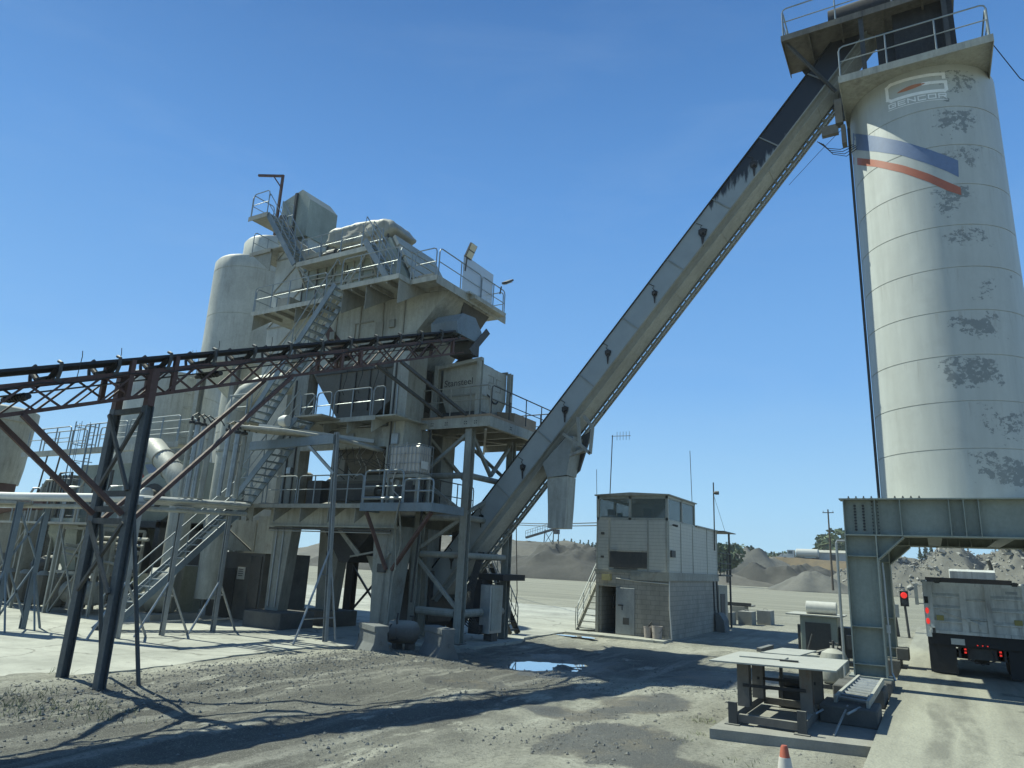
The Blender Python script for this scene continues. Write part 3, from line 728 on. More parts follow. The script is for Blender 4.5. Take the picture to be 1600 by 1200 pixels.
# ------------------------------------------------------------------ dump truck on the lane
def truck():
    Y0 = 22.9; x0, x1 = -.30, 2.15; zb = .25
    t = thing('dump_truck', 'dirty white tipper truck seen from behind with its brake lights lit under the silo', 'truck', ((x0 + x1) / 2, Y0 + 3, zb))
    b = MB(); b.box(x0, x0 + .08, Y0 + .05, Y0 + 5.2, 1.38, 2.60); b.box(x1 - .08, x1, Y0 + .05, Y0 + 5.2, 1.38, 2.60); b.box(x0, x1, Y0 + .05, Y0 + 5.2, 1.28, 1.38); b.box(x0, x1, Y0 + 5.2, Y0 + 5.3, 1.28, 2.7)
    b.box(x0 - .03, x0 + .09, Y0 + .06, Y0 + 5.3, 2.602, 2.68); b.box(x1 - .09, x1 + .03, Y0 + .06, Y0 + 5.3, 2.602, 2.68); b.build('dump_body', 'truck_white', t, bevel=.008)
    tg = MB(); tg.box(x0 + .12, x1 - .12, Y0, Y0 + .045, 1.34, 2.60); tgo = tg.build('tailgate', 'truck_white', t)
    rb = MB()
    for a, c in ((.12, .22), (.84, .98), (1.41, 1.53), (2.22, 2.33)): rb.box(x0 + a, x0 + c, Y0 - .05, Y0, 1.34, 2.6)
    rb.box(x0 + .10, x1 - .10, Y0 - .055, Y0 + .02, 2.55, 2.63); rb.box(x0 + .10, x1 - .10, Y0 - .055, Y0 + .02, 1.31, 1.39)
    for a, c in ((.22, .84), (1.53, 2.22)):
        for z in (1.62, 1.96, 2.27): rb.prism([(x0 + a, Y0, z + .08), (x0 + a, Y0 - .055, z + .01), (x0 + a, Y0 - .055, z - .02), (x0 + a, Y0, z - .03)], (c - a, 0, 0))
    for z in (1.70, 2.2): rb.prism([(x0 + .98, Y0, z + .05), (x0 + .98, Y0 - .04, z), (x0 + .98, Y0, z - .02)], (.43, 0, 0))
    rb.build('rib', 'truck_white', tgo)
    ch = MB(); ch.box(x0 + 1.03, x0 + 1.40, Y0 - .035, Y0 - .004, 1.40, 1.66); ch.build('sample_door', 'truck_white', tgo)
    b = MB(); b.tube((x0 + .36, Y0 - .075, 1.88), (x0 + 1.0, Y0 - .075, 1.68), .017, 6); b.tube((x0 + 1.0, Y0 - .08, 1.68), (x0 + 1.3, Y0 - .08, 1.58), .02, 6); b.box(x0 + 1.2, x0 + 1.3, Y0 - .1, Y0 - .05, 1.48, 1.6); b.box(x0 + .94, x0 + 1.03, Y0 - .1, Y0 - .05, 1.64, 1.72); b.build('latch_rod', 'truck_white', tgo)
    for xa in (x0 + .27, x1 - .46):
        b = MB(); b.box(xa, xa + .17, Y0 - .062, Y0 - .004, 1.64, 1.77); b.build('warning_label', 'decal_yellow', tgo)
    for xa in (x0 + .3, x1 - .42):
        q = MB(); q.box(xa, xa + .12, Y0 - .07, Y0 + .06, 2.60, 2.70); q.tube((xa - .03, Y0 - .03, 2.66), (xa + .15, Y0 - .03, 2.66), .025, 8); q.build('hinge', 'dark_steel', tgo)
    q = MB(); q.box(x0 + .55, x0 + .86, Y0 + .0, Y0 + .015, 1.05, 1.20); q.build('number_plate', 'sign_white', tgo)
    for xa in (x0 + .15, x1 - .22): q = MB(); q.box(xa, xa + .07, Y0 - .08, Y0 - .02, 1.30, 1.44); q.build('latch', 'dark_steel', tgo)
    q = MB(); q.path([(x0 + .95, Y0 + .14, .95), (x0 + .9, Y0 + .1, .7), (x0 + 1.2, Y0 + .08, .6), (x0 + 1.5, Y0 + .1, .72), (x0 + 1.45, Y0 + .14, .95)], .02, 5); q.build('air_hose', 'cable', t)
    b = MB(); b.box(x1 - .58, x1 - .32, Y0 - .01, Y0 - .004, 2.40, 2.47); b.build('decal', 'lettering_pale', tgo)
    for xa in (x0, x1 - .13):
        p = MB(); p.box(xa, xa + .13, Y0 - .03, Y0 + .05, 1.2, 2.64); po = p.build('corner_post', 'truck_white', t)
        for z in (1.87, 1.60):
            l = MB(); l.lathe((xa + .065, Y0 - .03, z), (xa + .065, Y0 - .055, z), [(0, .042), (.02, .038)], 12)
            for i, q in enumerate(l.v): l.v[i] = V((q.x, q.y, z + (q.z - z) * 1.9))
            l.build('tail_lamp', 'red_lamp', po)
        l = MB(); l.box(xa + .02, xa + .11, Y0 - .05, Y0 - .03, 2.06, 2.24); l.build('dark_lamp', 'rubber', po)
    b = MB(); b.box(x0 + .05, x1 - .05, Y0 + .1, Y0 + 5.0, .98, 1.28); b.box(x0 + .02, x1 - .02, Y0 + .02, Y0 + .12, 1.02, 1.31); b.build('underbody', 'rubber', t)
    b = MB(); b.box(x0 + .75, x0 + .9, Y0 + .2, Y0 + 7.5, .72, .98); b.box(x1 - .9, x1 - .75, Y0 + .2, Y0 + 7.5, .72, .98); b.box(x0 + .7, x1 - .7, Y0 + .2, Y0 + .3, .70, 1.0); b.build('frame', 'dark_steel', t)
    for k, xa in enumerate((x0 + .83, x1 - .85)):
        b = MB()
        for z in (.84, .92): b.box(xa, xa + .05, Y0 + .12, Y0 + .158, z, z + .04)
        b.each('tail_lamp', 'red_lamp', t)
    b = MB()
    for k in range(3): b.box(x0 + 1.12 + k * .11, x0 + 1.15 + k * .11, Y0 + .0, Y0 + .018, 1.06, 1.08)
    b.each('marker_lamp', 'red_lamp', t)
    for ya in (Y0 + .75, Y0 + 2.0, Y0 + 6.6):
        b = MB(); b.lathe((x0 + .3, ya, zb + .50), (x1 - .3, ya, zb + .50), [(0, .07), (.75, .07), (.76, .2), (1.08, .2), (1.1, .07), (1.85, .07)], 14); b.build('axle', 'dark_steel', t)
        for xa in ((x0 + .02, x0 + .33, x1 - .61, x1 - .30) if ya < Y0 + 5 else (x0 + .02, x1 - .30)):
            wv = MB(); wv.lathe((xa, ya, zb + .5), (xa + .28, ya, zb + .5), [(0, .3), (.0, .42), (.04, .5), (.24, .5), (.28, .42), (.28, .3)], 28); wo = wv.build('wheel', 'rubber', t, True)
            rr = MB(); rr.lathe((xa + .06, ya, zb + .5), (xa + .2, ya, zb + .5), [(0, .1), (0, .3), (.14, .3), (.14, .1)], 16); rr.build('rim', 'dark_steel', wo)
    for xa in (x0 + .03, x1 - .65):
        b = MB(); b.box(xa, xa + .62, Y0 + .16, Y0 + .175, .30, 1.05); fo = b.build('mudflap', 'mudflap', t)
        b = MB(); b.box(xa, xa + .62, Y0 + .15, Y0 + .19, 1.03, 1.07); b.build('flap_bracket', 'dark_steel', fo)
    # front: headboard, cab shield housing, cab, mirror, exhaust
    b = MB(); b.box(x0 + .05, x1 - .1, Y0 + 4.0, Y0 + 5.2, 2.6, 2.78); b.build('load_cover', 'rubber', t)
    b = MB(); b.prism([(.45, Y0 + 4.3, 2.781), (.45, Y0 + 4.3, 3.0), (.45, Y0 + 4.5, 3.07), (.45, Y0 + 5.6, 3.07), (.45, Y0 + 5.6, 2.781)], (1.22, 0, 0)); b.build('cab_shield', 'truck_white', t)
    b = MB(); b.box(x0 + .1, x1 - .1, Y0 + 5.7, Y0 + 7.6, .9, 2.6); b.build('cab', 'truck_white', t, bevel=.06)
    b = MB(); b.path([(x1 - .5, Y0 + 5.5, .9), (x1 - .5, Y0 + 5.5, 3.1), (x1 - .52, Y0 + 5.45, 3.25), (x1 - .58, Y0 + 5.35, 3.42)], .06, 10); b.build('exhaust_stack', 'dark_steel', t)
    b = MB(); b.box(x0 - .33, x0 - .22, Y0 + 5.9, Y0 + 6.0, 1.85, 2.55); b.tube((x0 - .25, Y0 + 6, 2.5), (x0 + .1, Y0 + 6, 2.55), .02, 6); b.tube((x0 - .25, Y0 + 6, 1.9), (x0 + .1, Y0 + 6, 1.9), .02, 6); b.build('mirror', 'galv', t)
truck()

# ------------------------------------------------------------------ feed belt conveyor climbing from the left to the bin
FX0, FX1 = -14.2, -13.3
def zb(y): return 5.36 + .3715 * (y - 5.38)               # belt edge height
def feed_conveyor():
    t = thing('feed_conveyor', 'long rusty lattice truss belt conveyor climbing across the front of the tower', 'conveyor', (-13.75, 8.0, 0))
    ya, yb = 1.5, 19.2
    for x in (FX0, FX1):
        b = MB()
        b.beam((x, ya, zb(ya) - .32), (x, yb, zb(yb) - .32), .05, .09); b.beam((x, ya, zb(ya) - .83), (x, yb - .9, zb(yb - .9) - .83), .06, .07)
        y = ya; k = 0
        while y < yb - 1.0:
            y2 = y + .62
            if k % 2: b.beam((x, y, zb(y) - .32), (x, y2, zb(y2) - .83), .035, .035)
            else: b.beam((x, y, zb(y) - .83), (x, y2, zb(y2) - .32), .035, .035)
            if k % 2: b.beam((x + .04, y, zb(y) - .83), (x + .04, y2, zb(y2) - .32), .03, .03)
            y = y2; k += 1
        for y in (7.6, 8.5, 13.2, 13.9, 18.2): b.beam((x, y, zb(y) - .83), (x, y, zb(y) - .05 if y < 10 else zb(y) - .32), .09, .09)
        b.build('side_truss', 'rust_brown', t)
    b = MB()
    y = ya
    while y < yb - 1:
        b.beam((FX0, y, zb(y) - .83), (FX1, y, zb(y) - .83), .04, .04); b.beam((FX0, y, zb(y) - .83), (FX1, y + 1.24, zb(y + 1.24) - .83), .03, .03); y += 1.24
    b.build('cross_bracing', 'rust_brown', t)
    b = MB()
    sec = [(FX0 + .14, 0), (FX0 + .34, -.10), (FX1 - .20, -.10), (FX1 + .02, 0)]; th = .02
    for i in range(3):
        (x0, d0), (x1, d1) = sec[i], sec[i + 1]
        b.prism([(x0, ya, zb(ya) + d0), (x1, ya, zb(ya) + d1), (x1, yb, zb(yb) + d1), (x0, yb, zb(yb) + d0)], (0, 0, -th))
    b.prism([(FX1 + .02, ya, zb(ya)), (FX1 + .035, ya, zb(ya) - .06), (FX1 + .035, yb, zb(yb) - .06), (FX1 + .02, yb, zb(yb))], (-.012, 0, 0))
    b.prism([(FX0 + .1, ya, zb(ya) - .47), (FX1 - .1, ya, zb(ya) - .47), (FX1 - .1, yb - .4, zb(yb - .4) - .47), (FX0 + .1, yb - .4, zb(yb - .4) - .47)], (0, 0, -.02)); b.build('belt', 'belt_rubber', t)
    # troughing idlers: one built, then copied along the run
    y = 2.2; first = None
    while y < yb - .3:
        if first is None:
            z = zb(y); b = MB()
            b.beam((FX0 - .02, y, z - .30), (FX1 + .02, y, z - .30), .06, .05)
            for x, sg in ((FX0, -1), (FX1, 1)):
                b.path([(x + sg * .02, y, z - .30), (x + sg * .075, y, z - .14), (x + sg * .06, y, z + .02), (x - sg * .05, y, z + .06)], .032, 6)
                b.box(x - .05, x + .05, y - .07, y + .07, z - .33, z - .275)
            for x in (FX0 + .26, FX1 - .26): b.beam((x, y, z - .30), (x, y, z - .2), .03, .05)
            first = b.build('idler', 'dark_steel', t)
            r = MB(); r.tube((FX0 + .27, y, z - .245), (FX1 - .27, y, z - .245), .055, 10); r.build('roller', 'belt_rubber', first)
            for sg, x in ((-1, FX0), (1, FX1)):
                r = MB(); r.tube((x - sg * .22, y, z - .235), (x + sg * .01, y, z - .075), .055, 10); r.build('roller', 'belt_rubber', first)
            y0 = y
        else:
            c = first.copy(); col.objects.link(c); c.parent = t; c.location = (0, y - y0, zb(y) - zb(y0))
            for g_ in list(first.children):
                e = g_.copy(); col.objects.link(e); e.parent = c
        y += 1.02
    for y in (5.9, 9.6, 13.6, 17.2):
        b = MB(); b.tube((FX0 + .02, y, zb(y) - .54), (FX1 - .02, y, zb(y) - .54), .055, 10)
        for k in range(6): b.tube((FX0 + .2 + k * .1, y, zb(y) - .54), (FX0 + .25 + k * .1, y, zb(y) - .54), .075, 10)
        b.build('return_roller', 'belt_rubber', t)
    # trestle, its braces
    for x in (-14.3, -13.2):
        tx = x; bx = x - .10 if x < -14 else x + .05
        MB().ibeam((bx, 8.0, -.1), (tx, 8.0, 5.28), .17, .16, .02, (0, 1, 0)).build('trestle_leg', 'leg_steel', t)
        MB().beam((tx, 8.0, 5.28), (tx, 8.0, zb(8.0) - .3), .16, .14).build('stub_post', 'rust_brown', t)
        MB().tube((bx + .12, 8.7, -.05), (tx + .02, 8.1, 3.1), .04, 8).build('back_strut', 'leg_steel', t)
    b = MB()
    for z in (5.2, 3.55, 3.25, 3.02): b.beam((-14.3, 7.96, z), (-13.2, 7.96, z), .07, .11)
    for za, zc in ((3.6, 5.15), (1.7, 3.0)):
        b.beam((-14.3, 7.92, za), (-13.2, 7.92, zc), .06, .06); b.beam((-14.3, 7.88, zc), (-13.2, 7.88, za), .06, .06)
    b.build('trestle_brace', 'dark_steel', t)
    for x in (FX0 - .04, FX1 + .04):
        MB().beam((x, 7.9, 3.15), (x, 5.85, zb(5.85) - .86), .075, .09).build('knee_brace', 'rust_brown', t)
        MB().beam((x, 8.1, 3.05), (x, 11.55, zb(11.55) - .86), .08, .08).build('knee_brace', 'rust_brown', t)
        MB().beam((x, 15.6, zb(15.6) - .86), (x + .1, 19.1, 7.36), .09, .09).build('support_strut', 'dark_steel', t)
    # head end
    b = MB(); b.tube((FX0 + .02, 19.2, zb(19.2) - .22), (FX1 - .02, 19.2, zb(19.2) - .22), .24, 20); b.build('head_pulley', 'belt_rubber', t)
    b = MB(); zz = zb(19.0)
    b.prism([(FX0 - .1, 18.3, zz - .36), (FX0 - .1, 18.2, zz + .05), (FX0 - .1, 18.55, zz + .42), (FX0 - .1, 19.3, zz + .50), (FX0 - .1, 19.75, zz + .1), (FX0 - .1, 19.75, zz - .36)], (1.1, 0, 0)); b.build('head_hood', 'steel_blue', t)
    b = MB(); b.prism([(FX1 + .11, 19.0, zz - .75), (FX1 + .11, 19.25, zz - .85), (FX1 + .11, 20.25, zz + .2), (FX1 + .11, 20.0, zz + .32)], (.03, 0, 0)); b.box(FX0, FX1, 19.3, 19.8, zz - .8, zz - .36); b.build('discharge_skirt', 'dark_steel', t)
    b = MB()
    for y in (6.6, 7.3, 9.4, 10.8): b.path([(FX1 + .03, y, zb(y) - .3), (FX1 + .03, y + .02, zb(y) + .12), (FX1 + .04, y, zb(y) + .22)], .008, 4)
    b.path([(FX1 + .06, y_, zb(y_) - .36 - .04 * math.sin(y_ * 4)) for y_ in [2 + k * .5 for k in range(34)]], .012, 4)
    b.build('pull_cord', 'cable', t)
feed_conveyor()

# ------------------------------------------------------------------ text helper
def text_mesh(name, body, size, mt, parent, origin, ux, uz, shear=0):
    cu = bpy.data.curves.new(name, 'FONT'); cu.body = body; cu.size = size; cu.shear = shear; cu.extrude = .004
    o = bpy.data.objects.new(name, cu); me = bpy.data.meshes.new_from_object(o); bpy.data.objects.remove(o)
    ux, uz = V(ux), V(uz); un = ux.cross(uz); off = V(origin) - base_of(parent)
    for v_ in me.vertices: v_.co = off + ux * v_.co.x + uz * v_.co.y + un * v_.co.z
    me.name = name; me.materials.clear(); me.materials.append(M[mt]); q = bpy.data.objects.new(name, me); col.objects.link(q); q.parent = parent
    return q

# ------------------------------------------------------------------ bin support frame and the weigh bin on it
def bin_frame():
    z = 7.3; x0, x1, y0, y1 = -15.55, -12.2, 19.05, 24.0
    t = thing('bin_support_frame', 'pale steel frame with railed deck and braces between the tower and the inclined conveyor', 'steel frame', (-14, 20.8, 0))
    b = MB(); b.box(x0, x1, y0, y1, z - .02, z + .06); b.build('deck', 'plywood', t)
    for n_, bb in (('f', (x0, x1, y0 + .005, y0 + .04)), ('b', (x0, x1, y1 - .04, y1 - .005))):
        b = MB(); b.box(bb[0], bb[1], bb[2], bb[3], z - .36, z - .023); b.build('edge_beam', 'paint_pale', t)
    b = MB(); b.box(x1 - .04, x1 - .005, y0 + .043, y1 - .043, z - .36, z - .023); b.box(x1 - .14, x1 + .0, y0 + .04, y1 - .04, z - .375, z - .361); b.build('edge_beam', 'paint_pale', t)
    b = MB()
    for xx in (-15.2, -14.6, -14.0, -13.2, -12.8):
        for dx in (0, .075):
            for dz in (0, .075): b.lathe((xx + dx, y0 + .006, z - .24 + dz), (xx + dx, y0 - .004, z - .24 + dz), [(0, .022), (.01, .022)], 6)
    for yy in (20.4, 22.4):
        for dx in (0, .075):
            for dz in (0, .075): b.lathe((x1 - .006, yy + dx, z - .24 + dz), (x1 + .004, yy + dx, z - .24 + dz), [(0, .022), (.01, .022)], 6)
    b.build('bolt_hole', 'dark_steel', t)
    for y in (20.2, 21.4, 22.6): MB().beam((x0 + .05, y, z - .2), (x1 - .05, y, z - .2), .12, .30).build('joist', 'paint_dusty', t)
    b = MB(); b.beam((x0 + .1, y0 + .1, z - .39), (x1 - .2, y1 - .2, z - .39), .08, .05); b.beam((x1 - .2, y0 + .1, z - .45), (x0 + .1, y1 - .2, z - .45), .08, .05); b.build('plan_brace', 'paint_dusty', t)
    Y1, Y2, XL, XR = 19.3, 22.05, -14.95, -13.1
    P = {}
    for nm, (x, y) in dict(a=(XL, Y1), b=(XR, Y1), c=(XL, Y2), d=(XR, Y2)).items():
        MB().ibeam((x, y, .02), (x, y, z - .385), .26, .26, .03, (0, 1, 0)).build('post', 'paint_grey', t)
        q = MB(); q.box(x - .2, x + .2, y - .2, y + .2, 0.04, .07); q.build('base_plate', 'dark_steel', t)
    def ties(xa, ya, xb, yb, par):
        d = (V((xb, yb, 0)) - V((xa, ya, 0))).normalized() * .16; A = V((xa, ya, 0)) + d; B = V((xb, yb, 0)) - d
        for z_ in (.95, 2.75, 3.95, 5.35): MB().tube(A + V((0, 0, z_)), B + V((0, 0, z_)), .105 if z_ > 1 else .13, 12).build('tie', 'paint_grey', par)
        for za, zc in ((2.65, 1.1), (2.85, 3.9), (5.2, 4.05), (5.5, 6.8)):
            pass
    ties(XL, Y1, XR, Y1, t); ties(XR, Y1, XR, Y2, t)
    for (a, c) in ((( XL, Y1, 2.6), (XR, Y1, 1.0)), ((XL, Y1, 2.9), (XR, Y1, 4.0)), ((XL, Y1, 5.2), (XR, Y1, 4.05)), ((XL, Y1, 5.5), (XR, Y1, 6.85)), ((XR, Y1, 6.85), (XR, 20.7, 5.5)), ((XR, 20.7, 5.5), (XR, Y2, 6.85)), ((XR, Y1, 4.1), (XR, Y2, 5.25)), ((XL, Y2, 4.05), (XR, Y2, 5.3)), ((XL, Y2, 6.85), (XR, Y2, 5.4)), ((XL, Y1, 6.8), (XL, Y2, 5.4))):
        MB().beam(a, c, .11, .11).build('brace', 'paint_grey', t)
    b = MB(); b.beam((-14.55, 19.0, 6.9), (-14.75, 18.9, 1.2), .05, .05); b.build('hanging_pipe', 'dark_steel', t)
    b = MB(); rail(b, [(x0 + .05, y0 + .05, z + .06), (-13.85, y0 + .05, z + .06), (x1 - .05, y0 + .05, z + .06)], 4); b.build('railing', 'paint_dusty', t)
    b = MB(); rail(b, [(x1 - .05, y0 + .12, z + .06), (x1 - .05, y1 - .1, z + .06)], 4); b.build('railing', 'dark_steel', t)
    b = MB(); rail(b, [(x1 - .1, y1 - .05, z + .06), (x0, y1 - .05, z + .06)], 5); b.build('railing', 'dark_steel', t)
    b = MB(); b.prism([(-13.1, 20.9, z + .062), (-12.35, 20.9, z + .062), (-12.35, 20.9, z + .45), (-13.1, 20.9, z + .55)], (0, 1.6, 0)); tag(b.build('wooden_crate', 'plywood', None, offset=(-12.7, 21.7, z + .06)), 'low brown plywood box behind the rail beside the lettered bin', 'box')
    # the weigh bin
    Bx0, Bx1, By0, By1 = -14.75, -13.1, 19.75, 21.45; zt = z + 2.05
    w_ = thing('weigh_bin', 'square pale steel bin lettered on its front on the railed deck under the belt head', 'bin', (-13.9, 20.6, z + .06))
    b = MB(); b.box(Bx0, Bx1, By0, By1, z + .95, zt); b.frustum((Bx0 + .14, Bx1 - .14, By0 + .14, By1 - .14, z + .4), (Bx0, Bx1, By0, By1, z + .948)); b.build('shell', 'paint_pale', w_)
    b = MB(); b.box(Bx0 - .03, Bx1 + .03, By0 - .03, By1 + .03, z + .93, z + .99); b.box(Bx0 - .03, Bx1 + .04, By0 - .04, By0 + .02, zt + .001, zt + .12); b.box(Bx0 - .03, Bx1 + .04, By1 - .02, By1 + .04, zt + .001, zt + .12); b.build('stiffener', 'paint_dusty', w_)
    for x, y in ((Bx0 - .17, By0 - .12), (Bx1 + .03, By0 - .14), (Bx1 + .12, By1 + .06), (Bx0 - .17, By1 + .06)):
        q = MB(); q.ibeam((x, y, z + .06), (x, y, zt + .05), .17, .17, .025, (0, 1, 0)); q.build('corner_post', 'paint_pale', w_)
    b = MB(); b.beam((Bx0 - .2, By0 - .12, zt - .05), (Bx1 + .1, By0 - .12, zt + .13), .16, .12); b.box(Bx1 + .1, Bx1 + .22, By1 - .05, By1 + .1, z + 1.0, z + 1.25); b.each('top_rail', 'paint_pale', w_)
    b = MB(); b.box(Bx0 + .05, Bx1 - .05, By0 + .05, By1 - .05, z + .06, z + .38); b.build('feeder', 'dark_steel', w_)
    b = MB(); b.lathe(((Bx0 + Bx1) / 2, By0 + .1, zt - .25), ((Bx0 + Bx1) / 2, By1 - .1, zt - .25), [(0, .62), (1.4, .62)], 24); b.build('cover', 'dark_steel', w_, True)
    text_mesh('lettering', 'Stansteel', .345, 'lettering', w_, (Bx0 + .07, By0 - .006, z + 1.32), (1.0, 0, .02), (0, 0, 1))
    b = MB()
    s_ = (Bx1 + .008)
    def seg(ps):
        for p, q in zip(ps[:-1], ps[1:]): b.beam((s_, By0 + p[0], z + p[1]), (s_, By0 + q[0], z + q[1]), .03, .012, (1, 0, 0))
    seg([(.45, 1.75), (.8, 1.75), (.8, 1.5), (.5, 1.5), (.5, 1.25), (.85, 1.25)]); seg([(1.3, 1.72), (1.0, 1.72), (1.0, 1.5), (1.3, 1.5), (1.3, 1.27), (1.0, 1.27)])
    b.build('weld_bead', 'paint_dusty', w_)
    b = MB(); b.path([(Bx1 + .03, By0 + .4, z + 1.0), (Bx1 + .05, By0 + .55, z + .95), (Bx1 + .05, By0 + .8, z + .78), (Bx1 + .04, By0 + 1.0, z + .8), (Bx1 + .04, By0 + 1.1, z + .9)], .03, 6); b.build('hose', 'cable', w_)
bin_frame()

# ------------------------------------------------------------------ mixing tower
TY = 18.15
def stair(t, p, q, wv, n, name='stair', mt='steel_blue', railz=True, parts=True):
    """a flight from foot p to head q; wv = width vector"""
    p, q, wv = V(p), V(q), V(wv)
    so = None
    b = MB()
    for k in (0, 1): b.beam(p + wv * k, q + wv * k, .045, .22)
    so = b.build(name, mt, t)
    b = MB()
    d = q - p; run = V((d.x, d.y, 0)).normalized()
    for i in range(n):
        c = p + d * ((i + .5) / n)
        a0, a1 = c - run * .11, c + run * .11
        b.prism([a0 + wv * .03, a1 + wv * .03, a1 + wv * .97, a0 + wv * .97], (0, 0, .035))
    b.build('treads', mt, so)
    if railz:
        for k in (0, 1):
            b = MB(); u = V((0, 0, .95)); o_ = wv * k
            b.path([p + o_ + d * .03, p + o_ + d * .03 + u * .9, p + o_ + d * .06 + u, q + o_ + u, q + o_ + d * .04 + u * .55], .022, 6); b.path([p + o_ + d * .03 + u * .5, q + o_ + u * .5], .017, 5)
            for f in (.25, .5, .75): b.tube(p + o_ + d * f, p + o_ + d * f + u, .018, 5)
            b.build('handrail', 'rail_steel', so)
    return so
def bracket(b, x, y0, y1, z, h, th=.02):
    b.prism([(x, y0, z), (x, y1, z), (x, y1, z - h)], (th, 0, 0))

def lumpy(o, amp, sc, cuts=3):
    """dust-caked, dented sheet: finer mesh pushed in and out"""
    bm = bmesh.new(); bm.from_mesh(o.data)
    bmesh.ops.triangulate(bm, faces=[f for f in bm.faces if len(f.verts) > 4])
    for _ in range(cuts): bmesh.ops.subdivide_edges(bm, edges=[e for e in bm.edges if e.calc_length() > .14], cuts=1, use_grid_fill=True)
    bm.normal_update()
    for v_ in bm.verts: v_.co += v_.normal * amp * noise.fractal(v_.co * sc + V((3, 5, 7)), 1.0, 2.0, 4)
    bm.to_mesh(o.data); bm.free()
    for p_ in o.data.polygons: p_.use_smooth = True
    return o
def tower_fittings(t):
    rn = random.Random(41)
    yf = TY + .12
    def run(pts, r=.022, mt='dark_steel'): q = MB(); q.path(pts, r, 6); q.build('conduit', mt, t)
    def jbox(x, y, z, w=.22, h=.3, mt='galv', d=.1): q = MB(); q.box(x, x + w, y - d, y - .003, z, z + h); q.build('junction_box', mt, t, bevel=.008)
    for x in (-20.55, -20.2): run([(x, TY - .03, .7), (x, TY - .03, 3.4)], .025, 'galv')
    for x, z0, z1 in ((-15.6, 4.3, 9.2), (-15.45, 4.3, 8.4), (-20.5, 4.3, 9.0), (-20.1, 4.3, 8.0)): run([(x, TY - .03, z0), (x, TY - .03, z1)], rn.choice((.02, .03)), rn.choice(('galv', 'dark_steel')))
    run([(-19.9, TY - .06, 7.0), (-15.8, TY - .06, 7.0)], .03, 'galv'); run([(-20.8, TY - .17, 3.42), (-15.1, TY - .17, 3.42)], .035, 'dark_steel'); run([(-20.8, TY - .17, 3.34), (-15.1, TY - .17, 3.34)], .022, 'galv')
    for x, y, z in ((-15.55, TY, 5.0), (-15.5, TY, 6.3), (-20.4, TY, 5.4), (-15.6, TY, 2.1), (-17.5, TY, 6.4), (-19.2, TY, 6.5)): jbox(x, y, z, rn.uniform(.15, .32), rn.uniform(.2, .45), rn.choice(('galv', 'dark_steel', 'paint_pale')))
    for x in (-20.0, -18.9, -17.7, -16.6, -15.6):
        q = MB(); q.box(x, x + .05, yf - .045, yf - .002, 10.3, 11.7); q.build('stiffener', 'paint_dusty', t)
    q = MB(); q.box(-20.6, -14.9, yf - .06, yf - .002, 10.22, 10.3); q.build('stiffener', 'paint_dusty', t)
    for x, z in ((-19.1, 10.5), (-16.2, 10.6), (-15.9, 9.9)): jbox(x, yf, z, .25, .3, 'paint_grey')
    # air cylinders over the bin gates, hoses
    for x in (-18.2, -17.45, -16.7):
        q = MB(); q.lathe((x, 18.7, 7.95), (x, 18.2, 8.02), [(0, .06), (.02, .09), (.36, .09), (.38, .03), (.5, .03)], 10); q.build('air_cylinder', 'dark_steel', t)
        run([(x, 18.5, 8.05), (x + .1, 18.15, 8.4), (x + .3, 18.1, 8.9), (x + .2, 18.2, 9.3)], .015, 'cable')
    # mixer level: tanks, pipes and guards in the gloom
    for x, r, z0, z1 in ((-20.5, .22, 4.25, 5.6), (-16.0, .15, 4.25, 5.9), (-15.9, .10, 5.9, 7.0)):
        q = MB(); q.lathe((x, 19.2, z0), (x, 19.2, z1), [(0, r * .8), (.06, r), (z1 - z0 - .06, r), (z1 - z0, r * .6)], 16); q.build('vessel', 'grime_and_shade', t, True)
    for k in range(9):
        x = -18.4 + k * .3; run([(x, 18.55, 6.4), (x + rn.uniform(-.2, .2), 18.3, 6.0), (x + rn.uniform(-.4, .4), 18.35, 5.6), (x + rn.uniform(-.3, .5), 18.5, 5.2)], .016, rn.choice(('cable', 'pale_cable')))
    q = MB(); q.box(-19.4, -18.7, 18.25, 18.6, 4.25, 5.15); q.build('control_box', 'dark_steel', t)
    q = MB(); q.lathe((-16.6, 18.35, 4.7), (-15.9, 18.35, 4.7), [(0, .1), (.02, .24), (.5, .24), (.52, .12), (.7, .12)], 16); q.build('motor', 'grime_and_shade', t)
    for a, c in ((-20.4, -18.0), (-17.9, -16.0)):
        q = MB(); rail(q, [(a, 22.3, 4.21), (c, 22.3, 4.21)], 3, 1.0); q.build('railing', 'dark_steel', t)
        q = MB(); rail(q, [(a + .5, 21.9, 7.15), (c, 21.9, 7.15)], 3, 1.0); q.build('railing', 'dark_steel', t)
    # screen deck: guards, motor, handwheels, spare sheets, grating ribs below the decks
    for x in (-22.0, -21.3, -20.6, -19.9, -19.2): q = MB(); q.box(x, x + .06, 17.32, yf - .003, 11.60, 11.745); q.build('joist', 'paint_dusty', t)
    for x in (-16.8, -15.9, -15.2): q = MB(); q.box(x, x + .06, 16.72, 17.9, 11.58, 11.748); q.build('joist', 'paint_dusty', t)
    for y in (18.0, 18.9, 19.8, 20.7): q = MB(); q.box(-14.3, -13.52, y, y + .06, 11.6, 11.745); q.build('joist', 'paint_dusty', t)
    q = MB(); q.lathe((-19.7, 18.2, 14.1), (-19.1, 18.2, 14.1), [(0, .12), (.02, .2), (.45, .2), (.47, .1), (.6, .1)], 14); q.build('motor', 'dark_steel', t)
    q = MB(); q.box(-22.2, -21.5, 18.1, 18.9, 11.82, 12.6); q.build('spare_box', 'paint_dusty', t)
    q = MB(); q.box(-14.9, -14.2, 18.0, 18.6, 11.82, 12.3); q.build('spare_box', 'paint_grey', t)
